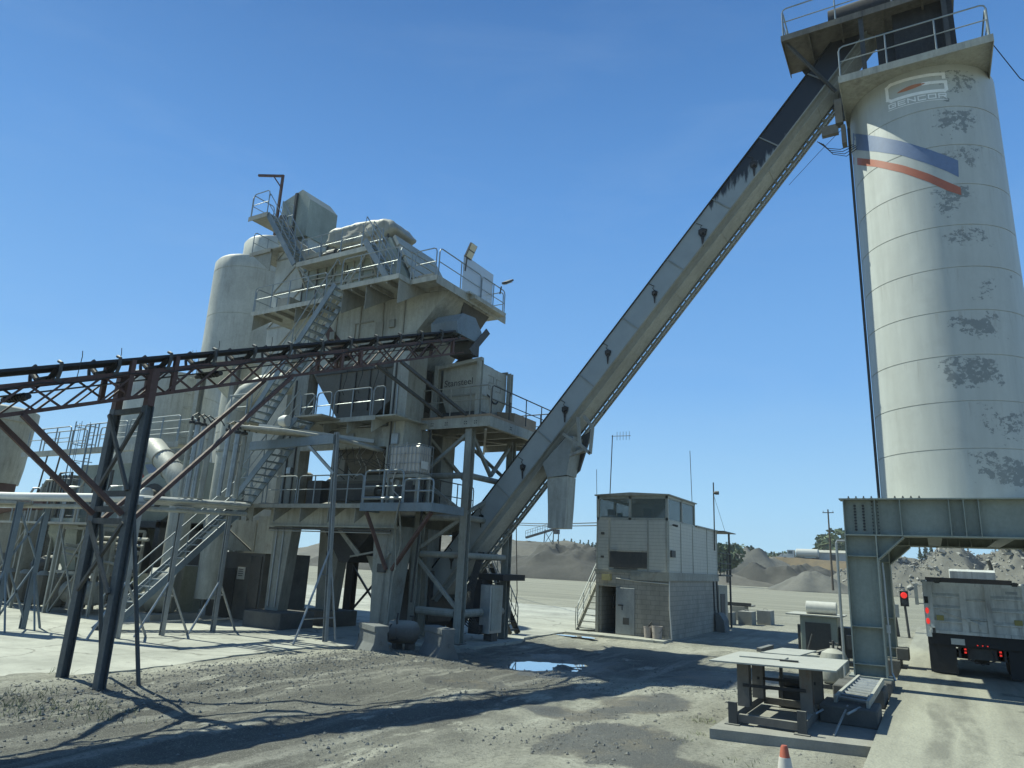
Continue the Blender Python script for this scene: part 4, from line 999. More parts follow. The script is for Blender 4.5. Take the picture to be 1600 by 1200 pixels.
    for k in range(6): run([(-21.2 + k * .8, 18.42, 12.0), (-21.2 + k * .8, 18.40, 13.6)], .02, 'dark_steel')
    run([(-21.2, 18.36, 13.3), (-16.4, 18.36, 13.2)], .03, 'galv')
    # dust drifts lying on the decks
    for x0, x1, y0, y1, z in ((-21.9, -19.4, 17.6, 18.3, 11.81), (-17.2, -15.0, 17.4, 18.2, 11.81), (-20.6, -17.5, 17.9, 18.4, 13.81), (-22.0, -19.6, 17.5, 18.1, 4.21), (-18.6, -16.6, 17.5, 18.0, 4.21)):
        q = MB(); n = 14
        for j in range(5):
            for i in range(n + 1):
                fx, fy = i / n, j / 4; hh = math.sin(math.pi * fx) * math.sin(math.pi * fy) * .09 * (1 + nz(x0 + fx * 4, y0 + fy * 3, 1.1, 3, z)); q.v.append(V((x0 + (x1 - x0) * fx, y0 + (y1 - y0) * fy, z + max(0, hh) - .004)))
        q.f = [(j * (n + 1) + i, j * (n + 1) + i + 1, (j + 1) * (n + 1) + i + 1, (j + 1) * (n + 1) + i) for j in range(4) for i in range(n)]
        o = q.build('dust_drift', 'concrete', t, True); o['kind'] = 'stuff'
def tower():
    t = thing('mixing_tower', 'tall pale grey asphalt mixing tower with bins, railed decks and zigzag stairs', 'tower', (-18, 19.6, 0))
    G, Pp, D = 'paint_grey', 'paint_pale', 'paint_dusty'
    # legs
    def leg(x0, x1, y0, y1, bx0, bx1, by0, by1, z0, z1=3.6, mt=G):
        b = MB(); b.frustum((bx0, bx1, by0, by1, z0), (x0, x1, y0, y1, z1)); b.build('leg', mt, t)
    leg(-20.75, -19.8, TY, TY + .45, -20.72, -20.05, TY, TY + .45, .58)
    leg(-15.95, -15.1, TY, TY + 1.05, -15.75, -15.1, TY, TY + .55, .0)
    leg(-20.4, -19.2, 20.1, 20.6, -20.2, -19.5, 20.1, 20.6, .58, mt=D)
    leg(-15.95, -15.1, 20.0, 20.7, -15.7, -15.1, 20.1, 20.6, .0)
    for x, y in ((-20.3, 22.0), (-18.6, 22.2), (-16.4, 22.2), (-15.2, 22.0)):
        MB().ibeam((x, y, 0), (x, y, 3.6), .34, .34, .03, (0, 1, 0)).build('rear_post', 'dark_steel', t)
    for a, c in (((-20.3, 22, .3), (-18.6, 22.2, 2.2)), ((-20.3, 22, 2.2), (-18.6, 22.2, .3)), ((-18.6, 22.2, .3), (-16.4, 22.2, 2.2)), ((-18.6, 22.2, 2.0), (-16.4, 22.2, .4))):
        MB().beam(a, c, .07, .07).build('brace', 'dark_steel', t)
    MB().beam((-20.6, 22.1, 2.55), (-15, 22.1, 2.55), .14, .32).build('rear_beam', D, t)
    b = MB()
    for z in (3.25, 2.62): b.lathe((-19.75, 20.095, z), (-19.75, 20.08, z), [(0, .17), (.015, .17)], 20)
    b.each('hole_cover', 'tar_black', t)
    # mixer floor
    z = 4.15
    b = MB(); b.box(-22.1, -15.75, 17.25, 22.4, z, z + .06); b.box(-22.1, -15.75, 17.23, 17.25, z - .06, z + .08); b.box(-15.748, -14.2, 18.2, 22.4, z, z + .06); b.build('mixer_floor', D, t)
    b = MB(); b.box(-20.95, -15.0, TY - .05, TY, 3.55, z - .002); b.box(-20.95, -15.0, TY - .15, TY + .05, 3.5, 3.548); b.box(-20.95, -15, 22.3, 22.35, 3.5, z - .002); b.box(-20.97, -20.95, TY - .05, 22.35, 3.5, z - .002); b.build('floor_beam', Pp, t)
    b = MB()
    for x in (-21.3, -19.9, -18.6, -17.3, -16.1): bracket(b, x, TY - .05, 17.3, z - .005, .55)
    b.prism([(-22.08, 17.3, z - .004), (-20.97, 17.3, z - .004), (-20.97, 17.3, z - .55)], (0, .02, 0)); b.each('bracket', D, t)
    for a, c, n in (((-22.0, 17.3), (-20.6, 17.3), 2), ((-20.4, 17.3), (-18.9, 17.3), 2), ((-18.8, 17.3), (-17.3, 17.3), 2), ((-17.2, 17.3), (-15.85, 17.3), 2)):
        b = MB(); rail(b, [(*a, z + .06), (*c, z + .06)], n, .98); b.build('railing', 'rail_steel', t)
    b = MB(); rail(b, [(-14.3, 18.4, z + .06), (-14.3, 21.5, z + .06)], 3); b.build('railing', 'dark_steel', t)
    # balcony at the right end, with the tote on it
    b = MB(); b.box(-15.74, -12.95, 17.2, 18.12, z + .02, z + .08); b.box(-15.78, -12.9, 17.16, 17.198, z - .16, z + .1); b.box(-12.93, -12.9, 17.2, 18.9, z - .16, z + .1); b.box(-15.78, -15.75, 17.2, 18.1, z - .16, z + .1); b.build('balcony', 'steel_blue', t)
    b = MB(); rail(b, [(-15.7, 17.2, z + .08), (-14.1, 17.2, z + .08)], 2, 1.05, .03); b.path([(-15.7, 17.2, z + .25), (-14.1, 17.2, z + .25)], .05, 4); b.build('railing', 'rail_steel', t)
    b = MB(); rail(b, [(-14.05, 17.2, z + .08), (-12.95, 17.25, z + .08)], 2, .75, .03); b.build('railing', 'rail_steel', t)
    for xa, xb, zz in ((-15.6, -15.25, 2.2), (-13.0, -15.0, 2.2)): MB().beam((xa, 17.3, z - .18), (xb, TY - .06, zz), .1, .1).build('strut', 'rust_brown', t)
    MB().beam((-15.15, TY - .05, 2.75), (-15.6, TY - .05, 2.2), .1, .1).build('strut', G, t)
    b = MB(); b.path([(-14.5, 17.6, 4.1), (-14.55, 17.9, 3), (-14.9, TY - .1, 2), (-15.0, TY - .1, .3)], .03, 6); b.path([(-14.1, 17.1, 4.3), (-14.3, 17.2, 3.6), (-14.6, 17.7, 3.0), (-14.62, 17.8, 2.2)], .02, 6); b.path([(-15.3, TY - .06, 3.4), (-15.35, TY - .06, .4)], .022, 6); b.build('service_pipe', G, t)
    # columns up to the bins
    for x0, x1, y0, y1, mt in ((-20.7, -19.9, TY, TY + .5, G), (-15.75, -15.05, TY, TY + 1.0, Pp), (-20.7, -19.9, 20.6, 21.2, D), (-15.75, -15.05, 20.4, 21.2, D)):
        b = MB(); b.box(x0, x1, y0, y1, z + .06, 9.6); b.build('column', mt, t)
    b = MB(); b.box(-19.9, -15.75, TY, TY + .2, 6.25, 6.95); b.build('weigh_beam', Pp, t)
    b = MB(); b.box(-19.9, -15.75, 21.0, 21.2, 6.25, 6.95); b.build('weigh_beam', D, t)
    # mixer, weigh hopper
    b = MB(); b.prism([(-18.9, 18.6, z + .1), (-18.9, 18.6, z + 1.0), (-18.9, 18.9, z + 1.25), (-18.9, 20.7, z + 1.25), (-18.9, 21.0, z + 1.0), (-18.9, 21.0, z + .1)], (2.9, 0, 0)); b.build('mixer', 'grime_and_shade', t)
    b = MB(); b.box(-18.6, -16.2, 18.5, 18.58, z + .3, z + .9); b.tube((-19.5, 18.9, z + .5), (-18.95, 18.9, z + .5), .35, 16); b.box(-20.0, -19.0, 18.8, 20.0, z + .1, z + .9); b.build('mixer_drive', 'dark_steel', t)
    b = MB(); b.frustum((-17.9, -16.5, 18.9, 20.4, 5.45), (-18.2, -16.2, 18.6, 20.7, 6.1)); b.box(-18.2, -16.2, 18.6, 20.7, 6.101, 6.5); b.build('weigh_hopper', 'grime_and_shade', t)
    b = MB(); b.box(-19.6, -16.0, 19.6, 20.4, 6.5, 7.0); b.tube((-18.9, 19, 5.0), (-18.9, 19, 6.8), .12, 8); b.tube((-18.5, 19.2, 5.0), (-18.5, 19.2, 6.8), .08, 8); b.box(-17.2, -16.0, 20.7, 21.0, 4.2, 6.4); b.build('pipework', 'dark_steel', t)
    # dump chute under the floor
    b = MB(); b.prism([(-19.0, 18.9, 3.5), (-16.6, 18.9, 3.5), (-17.7, 18.9, 2.35), (-18.1, 18.9, 2.35)], (0, 1.6, 0)); b.build('discharge_gate', 'tar_black', t)
    b = MB(); b.prism([(-18.2, 18.7, 3.5), (-18.0, 18.7, 3.5), (-17.0, 18.7, 2.7), (-17.1, 18.7, 2.55)], (0, .06, 0)); b.beam((-17.3, 18.6, 2.55), (-16.0, 18.4, 2.75), .06, .06); b.prism([(-17.3, 19.4, 2.6), (-15.9, 19.4, 2.6), (-15.9, 19.4, .6), (-16.7, 19.4, 1.6)], (0, .05, 0)); b.build('chute_flap', D, t)
    # weigh deck balcony
    z2 = 7.1
    b = MB(); b.box(-19.3, -15.6, 17.3, 22, z2, z2 + .05); b.box(-19.3, -15.6, 17.28, 17.3, z2 - .1, z2 + .06); b.box(-15.598, -14.75, 17.3, 19.0, z2, z2 + .05); b.build('weigh_deck', Pp, t)  # right end carried further out, added to shade the tote below
    b = MB()
    for x in (-19.28, -18.0, -16.9, -15.8): bracket(b, x, TY, 17.35, z2 - .004, .5)
    b.each('bracket', Pp, t)
    b = MB(); b.prism([(-19.3, 17.3, z2 - .1), (-18.1, 17.3, z2 - .1), (-18.1, TY, z2 - .62), (-19.3, TY, z2 - .62)], (0, 0, -.02)); b.build('soffit', D, t)
    for a, c, n in (((-19.25, -18.6), 17.34, 1), ((-18.45, -17.75), 17.34, 1), ((-17.6, -15.9), 17.34, 2), ((-15.8, -15.3), 17.34, 1)):
        b = MB(); rail(b, [(a[0], c, z2 + .05), (a[1], c, z2 + .05)], n, 1.0, .025); b.build('railing', 'rail_steel', t)
    b = MB(); b.box(-18.6, -15.9, 18.9, 19.1, z2 + .06, z2 + .75); b.build('gate_row', 'tar_black', t)
    # hot bins
    def hx(z_, s_): return {0: -20.5, 1: -15.0}[s_]
    yf, yk = TY + .12, 21.0
    b = MB(); b.prism([(-20.0, yf, 9.45), (-15.75, yf, 9.45), (-15.9, yf, 7.9), (-16.6, yf, 7.35), (-18.3, yf, 7.35)], (0, yk - yf, 0)); b.build('bin_hopper', 'grime_and_shade', t)
    b = MB()
    for x in (-18.35, -17.6, -16.9, -16.2): b.box(x, x + .035, yf - .05, yf - .001, 7.6, 9.1)
    b.box(-19.6, -15.76, yf - .06, yf - .001, 9.12, 9.32); b.build('stiffener', 'dark_steel', t)
    b = MB(); b.prism([(-21.55, yf, 11.72), (-13.62, yf, 11.72), (-15.05, yf, 10.25), (-15.7, yf, 9.45), (-20.2, yf, 9.45), (-20.45, yf, 9.8)], (0, yk - yf, 0)); b.build('hot_bin', Pp, t)
    b = MB(); b.prism([(-19.7, yf - .004, 11.2), (-19.35, yf - .004, 11.2), (-17.9, yf - .004, 9.8), (-18.4, yf - .004, 9.5), (-18.8, yf - .004, 9.8)], (0, .003, 0)); b.build('rust_patch', 'rust_brown', t)
    b = MB(); b.box(-17.9, -17.86, yf - .05, yf, 10.2, 11.0); b.box(-17.9, -17.0, yf - .05, yf, 10.96, 11.0); b.box(-17.9, -17.0, yf - .05, yf, 10.2, 10.26); b.box(-16.85, -16.5, yf - .06, yf, 10.25, 10.9); b.box(-17.95, -17.5, yf - .08, yf, 9.95, 10.12); b.box(-16.75, -16.6, yf - .1, yf, 9.9, 10.1); b.build('hatch', D, t)
    b = MB(); b.path([(-16.7, yf - .08, 10.0), (-16.75, yf - .1, 9.85), (-17.0, yf - .05, 9.6), (-17.15, yf - .05, 9.5)], .02, 5); b.path([(-20.2, yf - .04, 10.0), (-20.3, yf - .04, 9.6)], .03, 5); b.build('cable', 'cable', t)
    b = MB(); b.prism([(-13.66, 19.2, 11.7), (-13.66, yk, 11.7), (-14.55, yk, 10.55), (-14.55, 20.1, 10.55)], (-.03, 0, .0)); b.build('side_chute', 'dark_steel', t)
    # screen deck (level z3)
    z3 = 11.75
    b = MB()
    b.box(-22.7, -13.5, 17.3, 21.75, z3, z3 + .06); b.box(-22.7, -18.6, 17.28, 17.298, z3 - .1, z3 + .08)
    b.box(-17.35, -14.65, 16.7, 17.3, z3 + .004, z3 + .064); b.box(-17.36, -14.64, 16.66, 16.70, z3 - .1, z3 + .08); b.box(-14.64, -14.6, 16.66, 17.3, z3 - .1, z3 + .08)
    b.box(-14.6, -13.48, 17.28, 17.298, z3 - .1, z3 + .08); b.box(-13.499, -13.46, 17.3, 21.75, z3 - .22, z3 + .08); b.build('screen_deck', Pp, t)
    b = MB()
    for x in (-22.6, -20.2): bracket(b, x, yf, 17.35, z3 - .004, .7)
    for x in (-17.2, -16.1, -14.66): bracket(b, x, yf, 16.75, z3 - .006, .95)
    for y in (18.6, 19.5, 20.6): b.prism([(-13.5, y, z3 - .01), (-14.7, y, z3 - .01), (-14.7, y, z3 - .5)], (0, .02, 0))
    b.each('bracket', D, t)
    b = MB(); b.box(-13.46, -13.2, 19.2, 21.3, z3 - .12, z3 + .02); b.box(-13.46, -13.3, 19.0, 21.5, z3 + .02, z3 + .1); b.build('toe_tray', Pp, t)
    zr = z3 + .06
    for pts, n in (([(-22.65, 17.34), (-18.7, 17.34)], 4), ([(-22.65, 20.5), (-22.65, 17.4)], 3), ([(-17.3, 16.72), (-14.75, 16.72)], 3), ([(-14.66, 16.74), (-14.66, 17.34)], 1), ([(-14.5, 17.34), (-13.6, 17.34)], 1), ([(-13.52, 17.4), (-13.52, 20.0)], 2), ([(-13.52, 20.05), (-13.52, 21.7)], 2), ([(-13.6, 21.72), (-15.2, 21.72)], 2)):
        b = MB(); rail(b, [(*p_, zr) for p_ in pts], n, 1.05); b.build('railing', 'rail_steel', t)
    b = MB(); b.box(-13.60, -13.585, 18.9, 20.9, zr + .1, zr + 1.45); b.build('screen_panel', 'mesh_screen', t)
    for y, zz, ang in ((18.9, 1.35, 0), (21.3, 1.1, 1)):
        b = MB(); b.tube((-13.5, y, zr + .8), (-13.45, y, zr + zz), .03, 6); l = b.build('lamp_arm', 'dark_steel', t)
        c = V((-13.4, y + .05, zr + zz + .2)); b = MB()
        if ang == 0: b.prism([c + V((-.03, -.18, -.26)), c + V((-.03, .20, -.26)), c + V((.17, .24, .26)), c + V((.17, -.14, .26))], (-.07, .0, .02))
        else: b.prism([c + V((0, -.1, -.14)), c + V((0, .4, .16)), c + V((.22, .4, .16)), c + V((.22, -.1, -.14))], (0, -.03, .07))
        b.build('flood_lamp', 'dark_steel', l)
        b = MB()
        if ang == 0:
            for k in (0, .26): b.prism([c + V((-.022 + .1 * (k / .26), -.15 + .02 * (k / .26), -.23 + k)), c + V((-.022 + .1 * (k / .26), .19, -.23 + k)), c + V((.064 + .1 * (k / .26), .21, -.01 + k)), c + V((.064 + .1 * (k / .26), -.13, -.01 + k))], (.012, 0, -.005))
        else: b.prism([c + V((.02, -.07, -.137)), c + V((.02, .36, .12)), c + V((.2, .36, .12)), c + V((.2, -.07, -.137))], (0, .012, -.02))
        b.build('lens', 'flood_lens', l)
    # screen housing above the deck
    z4 = 13.75
    b = MB(); b.prism([(-21.2, 18.45, z3 + .07), (-15.3, 18.45, z3 + .07), (-16.75, 18.45, 14.4), (-21.2, 18.45, 14.55)], (0, 2.6, 0)); b.build('screen_housing', 'gantry_grey', t)
    b = MB()
    for k in range(9): x = -21.0 + k * .5; b.box(x, x + .04, 18.40, 18.449, z3 + .1, 14.3)
    b.box(-21.2, -16.9, 18.38, 18.449, 14.30, 14.42); b.box(-21.2, -16.6, 18.38, 18.449, 12.9, 13.0); b.build('stiffener', D, t)
    b = MB()
    for k in range(5): b.prism([(-16.7 + k * .3 + .01, 18.5 , 14.42 - k * .5), (-16.6 + k * .3, 18.5, 14.5 - k * .5), (-16.35 + k * .3, 18.5, 14.08 - k * .5), (-16.45 + k * .3, 18.5, 14.0 - k * .5)], (0, 2.5, 0))
    b.build('rib_cover', Pp, t)
    b = MB(); b.box(-20.95, -16.95, 17.75, 18.445, z4, z4 + .06); b.box(-20.95, -16.95, 17.72, 17.75, z4 - .12, z4 + .08); b.box(-16.95, -16.91, 17.72, 18.445, z4 - .12, z4 + .08); b.build('upper_walkway', Pp, t)
    for a, c in (((-20.85, -17.55), 3), ((-20.3, -17.05), 3)):
        b = MB(); y = 17.79 if a[0] < -20.5 else 18.35; rail(b, [(a[0], y, z4 + .06), (a[1], y, z4 + .06)], c); b.build('railing', 'rail_steel', t)
    b = MB()
    for x in (-20.9, -17.2): b.beam((x, 17.8, z4 - .12), (x, 18.4, z4 - .9), .06, .06)
    b.beam((-20.9, 17.8, z4 - .1), (-19.0, 17.85, z3 + .1), .06, .06); b.beam((-17.2, 17.8, z4 - .1), (-18.6, 17.85, z3 + .1), .06, .06); b.each('brace', D, t)
    # vibrator hood
    b = MB(); A = V((-20.6, 19.6, 15.1)); B = V((-16.7, 19.6, 14.85))
    b.prism([(-20.75, 18.8, 15.05), (-20.55, 18.8, 15.65), (-18.2, 18.8, 15.75), (-17.2, 18.8, 15.45), (-16.8, 18.8, 14.95), (-18.0, 18.8, 14.62), (-19.6, 18.8, 14.7)], (0, 1.5, 0)); lumpy(b.build('vibrator_hood', D, t, bevel=.12), .10, 1.3)
    b = MB(); b.lathe((-18.1, 18.79, 15.1), (-18.1, 18.66, 15.1), [(0, .28), (.1, .28), (.13, .1)], 20); b.lathe((-18.5, 18.8, 15.3), (-18.5, 18.7, 15.3), [(0, .22), (.1, .2)], 20); b.build('drive_pulley', D, t)
    b = MB()
    for x in (-20.7, -20.3, -18.9, -17.4): b.beam((x, 18.9, 14.5), (x + .1, 18.95, 15.0), .07, .07)
    b.each('hood_leg', 'dark_steel', t)
    # stairs
    s1 = stair(t, (-22.05, 12.9, .05), (-22.05, 17.25, 4.15), (.75, 0, 0), 18)
    stair(t, (-21.2, 16.45, 4.15), (-18.4, 16.45, 7.1), (0, .75, 0), 13)
    stair(t, (-20.9, 16.4, 7.1), (-17.25, 16.4, 11.78), (0, .75, 0), 20)
    stair(t, (-15.5, 17.3, 11.82), (-16.95, 17.3, 13.8), (0, .4, 0), 9)
    stair(t, (-21.1, 17.75, 13.8), (-23.15, 17.75, 16.5), (0, .7, 0), 12)
    b = MB(); b.box(-22.1, -21.0, 16.4, 17.24, 4.15, 4.2); b.box(-22.0, -20.8, 16.35, 17.2, 7.08, 7.13); b.box(-18.5, -17.2, 16.42, 17.29, 7.08, 7.13); b.each('landing', D, t)
    b = MB(); rail(b, [(-22.0, 17.2, 7.13), (-22.0, 16.4, 7.13), (-21.0, 16.4, 7.13)], 2); b.build('railing', 'rail_steel', t)
    # bucket elevator with its head box, landings and davit
    e = 'bucket_elevator'
    b = MB(); b.box(-24.2, -22.4, 19.4, 20.8, 0, 16.2); eo = b.build('elevator_casing', 'silo_plain', t)
    b = MB()
    for k, z_ in enumerate((10.4, 12.0, 13.6, 15.2)):
        b.beam((-24.2, 19.38, z_), (-22.4, 19.38, z_), .05, .06); b.beam((-24.2, 19.38, z_), (-22.4, 19.38, z_ + 1.55), .05, .05)
    b.build('lattice', D, eo)
    b = MB(); b.box(-24.1, -22.35, 19.2, 20.9, 16.0, 17.6); b.prism([(-24.1, 19.2, 17.6), (-22.35, 19.2, 17.6), (-22.35, 19.2, 17.75), (-22.9, 19.2, 18.35), (-24.1, 19.2, 18.0)], (0, 1.7, 0)); b.build('elevator_head', 'gantry_grey', t)
    b = MB(); b.box(-23.25, -23.12, 19.1, 19.199, 16.0, 18.2); b.lathe((-23.85, 19.2, 17.1), (-23.85, 19.0, 17.1), [(0, .2), (.2, .14)], 14); b.build('bearing', 'dark_steel', t)
    b = MB(); b.prism([(-23.0, 18.9, 16.0), (-20.9, 18.9, 14.6), (-20.9, 18.9, 13.8), (-23.0, 18.9, 15.0)], (0, 1.4, 0)); b.build('transfer_chute', G, t)
    b = MB(); b.box(-24.3, -23.1, 17.7, 19.15, 16.5, 16.55); b.box(-24.3, -23.1, 17.68, 17.7, 16.36, 16.57); b.each('landing', D, t)
    b = MB(); b.box(-25.2, -22.4, 19.0, 19.39, 15.6, 15.65); b.box(-25.6, -24.2, 19.0, 20.8, 15.601, 15.651); b.box(-25.6, -24.2, 18.97, 19.0, 15.5, 15.68); b.each('landing', D, t)
    b = MB(); b.prism([(-25.5, 19.05, 15.59), (-24.2, 19.05, 15.59), (-24.2, 19.05, 14.6)], (0, .03, 0)); b.each('bracket', D, t)
    for pts in ([(-24.25, 18.9), (-24.25, 17.75)], [(-24.2, 17.74), (-23.2, 17.74)], [(-23.6, 19.1), (-23.2, 19.1)]):
        b = MB(); rail(b, [(*p_, 16.55) for p_ in pts], 1, 1.1); b.build('railing', 'rail_steel', t)
    b = MB(); rail(b, [(-25.55, 20.6, 15.65), (-25.55, 19.05, 15.65)], 2, 1.1); b.build('railing', 'rail_steel', t)
    b = MB(); b.beam((-24.5, 19.3, 16.5), (-24.5, 19.3, 19.55), .10, .10); b.beam((-24.5, 19.3, 19.5), (-25.85, 19.0, 19.72), .09, .10); b.beam((-24.5, 19.3, 18.9), (-25.0, 19.19, 19.55), .05, .05); b.build('davit', 'rust_brown', t)
    tower_fittings(t)
tower()
for args, lab in (((-20.95, -19.1, 17.45, 19.0, 0, .58), 'block of concrete under the front left leg of the mixing tower'), ((-20.6, -18.9, 19.8, 21.0, 0, .58), 'concrete block under the rear left tapered tower leg'), ((-16.0, -14.9, 17.9, 19.0, 0.03, .2), 'low concrete pad under the front right leg of the tower')):
    tag(MB().box(*args).build('concrete_plinth', 'concrete_dark', None, bevel=.02, offset=((args[0] + args[1]) / 2, (args[2] + args[3]) / 2, 0)), lab, 'plinth')

# ------------------------------------------------------------------ control office
def office():
    x0, x1, y0, y1 = -11.9, -8.85, 27.25, 34.6
    t = thing('control_office', 'two storey control office with block ground floor, metal siding and a glazed lookout room', 'building', ((x0 + x1) / 2, (y0 + y1) / 2, 0))
    zm, zc, zr = 2.42, 4.50, 5.48; yc = 31.0; th = .18
    b = MB(); dx0, dx1 = -11.78, -11.02                       # door opening in the front wall
    b.box(x0, dx0, y0, y0 + th, 0, zm); b.box(dx1, x1, y0, y0 + th, 0, zm); b.box(dx0, dx1, y0, y0 + th, 1.86, zm)
    b.box(x0, x0 + th, y0 + th, y1, 0, zm); b.box(x1 - th, x1, y0 + th, y1, 0, zm); b.box(x0 + th, x1 - th, y1 - th, y1, 0, zm); b.build('block_wall', 'block_wall', t)
    b = MB(); b.box(x0 + th, x1 - th, y0 + th, y1 - th, .02, .06); b.box(x0 + .2, x1 - .2, y0 + 2.2, y0 + 2.25, .06, zm); b.build('ground_floor_room', 'interior', t)
    b = MB(); b.box(dx0 + .12, dx0 + .2, y0 + 1.2, y0 + 1.3, 1.0, 1.5); b.box(dx0 + .3, dx0 + .6, y0 + 1.5, y0 + 2.1, .06, 1.1); b.build('cabinet', 'dark_steel', t)
    b = MB(); b.box(dx0 - .05, dx0 + .01, y0 - .02, y0 - .001, 0.07, 1.9); b.box(dx0 - .05, dx1, y0 - .02, y0 - .001, 1.9, 1.95); b.build('door_frame', 'paint_grey', t)
    b = MB(); b.box(dx1 + .02, dx1 + .80, y0 - .07, y0 - .025, .09, 1.84); d = b.build('door', 'galv', t, bevel=.006)
    b = MB(); b.box(dx1 + .33, dx1 + .58, y0 - .085, y0 - .071, .46, .72); b.build('lock_plate', 'dark_steel', d)
    b = MB(); b.box(dx1 + .12, dx1 + .34, y0 - .10, y0 - .071, 1.15, 1.20); b.tube((dx1 + .3, y0 - .1, 1.0), (dx1 + .3, y0 - .1, 1.2), .02, 6); b.build('handle', 'dark_steel', d)
    b = MB(); b.box(-11.55, -11.20, y0 - .22, y0 - .002, 2.10, 2.34); b.build('wall_lamp', 'yellow_box', t)
    # upper storey
    b = MB(); b.box(x0 - .04, x1 + .04, y0 - .04, y1 + .04, zm, zm + .10); b.box(x1 + .0, x1 + .05, y0, y1, zm - .22, zm - .002); b.box(-10.4, x1 + .05, y0 - .06, y0 - .002, zm - .25, zm - .002); b.build('floor_band', 'paint_grey', t)
    b = MB(); b.box(x0, x1, y0, y1, zm + .10, zc); b.build('siding', 'siding', t)
    b = MB()
    for x in (-11.86, -11.33, -9.68, -8.93): b.box(x - .035, x + .035, y0 - .02, y0 - .002, zm + .1, zc)
    for y in (27.29, 28.85, 30.55, 32.8, 34.55): b.box(x1 + .002, x1 + .02, y - .03, y + .03, zm + .1, zc)
    b.each('trim_strip', 'paint_pale', t)
    b = MB(); b.box(-11.30, -9.72, y0 - .05, y0 - .022, 2.62, 3.24); b.box(-11.1, -10.1, y0 - .07, y0 - .05, 2.56, 2.61); bo = b.build('blanked_window', 'dark_steel', t)
    b = MB(); b.box(-11.36, -9.66, y0 - .07, y0 - .045, 3.25, 3.31); b.build('sill', 'paint_pale', bo)
    b = MB(); b.box(x1 + .02, x1 + .07, 27.45, 27.95, 3.10, 3.36); b.build('vent', 'dark_steel', t)
    b = MB(); b.box(-11.68, -11.56, y0 - .06, y0 - .003, 2.98, 3.06); b.box(-11.66, -11.55, y0 - .1, y0 - .003, 3.9, 4.0); b.lathe((x1 + .05, 27.7, 4.36), (x1 + .3, 27.55, 4.3), [(0, .04), (.25, .05)], 8); b.each('wall_fitting', 'dark_steel', t)
    # lookout room: frame, glass, desk things
    b = MB()
    for x in (x0 + .05, -10.45, x1 - .06): b.box(x - .05, x + .05, y0, y0 + .1, zc, zr)
    for y in (29.1, yc - .05): b.box(x1 - .1, x1, y - .05, y + .05, zc, zr)
    for y in (29.1, yc - .05): b.box(x0, x0 + .1, y - .05, y + .05, zc, zr)
    b.box(x0, x1, y0, y0 + .1, zc + .001, zc + .1); b.box(x0, x1, y0, y0 + .1, zr - .12, zr - .001); b.box(x1 - .1, x1, y0 + .1, yc, zc + .001, zc + .06); b.box(x1 - .1, x1, y0 + .1, yc, zr - .10, zr - .001)
    b.box(x0, x0 + .1, y0 + .1, yc, zc + .001, zc + .06); b.box(x0, x0 + .1, y0 + .1, yc, zr - .10, zr - .001); b.build('window_frame', 'paint_pale', t)
    b = MB(); b.box(x0 + .1, x1 - .1, yc - .1, yc, zc, zr); b.build('rear_wall', 'interior', t)
    for xa, xb in ((x0 + .1, -10.5), (-10.4, x1 - .11)):
        q = MB(); q.box(xa, xb, y0 + .04, y0 + .05, zc + .1, zr - .12); q.build('window_pane', 'lookout_glass', t)
    for ya, yb in ((y0 + .1, 29.05), (29.15, yc - .1)):
        q = MB(); q.box(x1 - .05, x1 - .04, ya, yb, zc + .06, zr - .1); q.build('window_pane', 'lookout_glass', t)
        q = MB(); q.box(x0 + .04, x0 + .05, ya, yb, zc + .06, zr - .1); q.build('window_pane', 'lookout_glass', t)
    b = MB(); b.box(x0 + .12, x1 - .12, y0 + .15, y0 + .7, zc + .12, zc + .16); ds = b.build('desk', 'interior', t)
    b = MB(); b.box(-11.55, -11.2, y0 + .3, y0 + .34, zc + .2, zc + .45); b.box(-11.15, -10.95, y0 + .3, y0 + .5, zc + .16, zc + .3); b.each('monitor', 'rubber', ds)
    b = MB(); b.box(-10.2, -9.85, y0 + .9, y0 + 1.0, zc + .15, zc + .55); b.box(-10.3, -9.8, y0 + .8, y0 + 1.3, zc - .0, zc + .15); b.build('chair', 'rubber', t)
    # roofs
    b = MB(); b.prism([(x0 - .08, y0 - .1, zr), (x1 + .08, y0 - .1, zr), (x1 + .08, y0 - .1, zr + .05), (-10.4, y0 - .1, zr + .13), (x0 - .08, y0 - .1, zr + .05)], (0, yc - y0 + .15, 0)); b.box(x0 - .06, x1 + .06, yc + .055, y1 + .06, zc, zc + .07); b.build('roof', 'paint_grey', t)
    # rear landing with canopy
    b = MB(); b.box(x1 - 1.5, x1 + .15, y1 + .065, y1 + 2.3, zm + .02, zm + .1); b.box(x1 - 1.6, x1 + .35, y1 + .065, y1 + 2.4, zc + .02, zc + .06); b.build('landing_canopy', 'dark_steel', t)
    b = MB(); b.tube((x1 + .05, y1 + 2.2, 0), (x1 + .05, y1 + 2.2, zc + .02), .05, 8); b.build('canopy_post', 'dark_steel', t)
    b = MB(); rail(b, [(x1 + .1, y1 + .12, zm + .1), (x1 + .1, y1 + 2.2, zm + .1)], 3); b.path([(x1 + .1, y1 + .12, zm + .35), (x1 + .1, y1 + 2.2, zm + .35)], .015, 5); b.build('railing', 'dark_steel', t)
    b = MB(); b.box(x1 - 1.4, x1 - .2, y1 + .9, y1 + 2.6, 0, 2.0); b.build('store_hut', 'paint_dusty', t)
    b = MB(); b.box(x1 - .2, x1 - .17, y1 + 1.2, y1 + 2.0, .05, 1.6); b.build('hut_door', 'dark_steel', t)
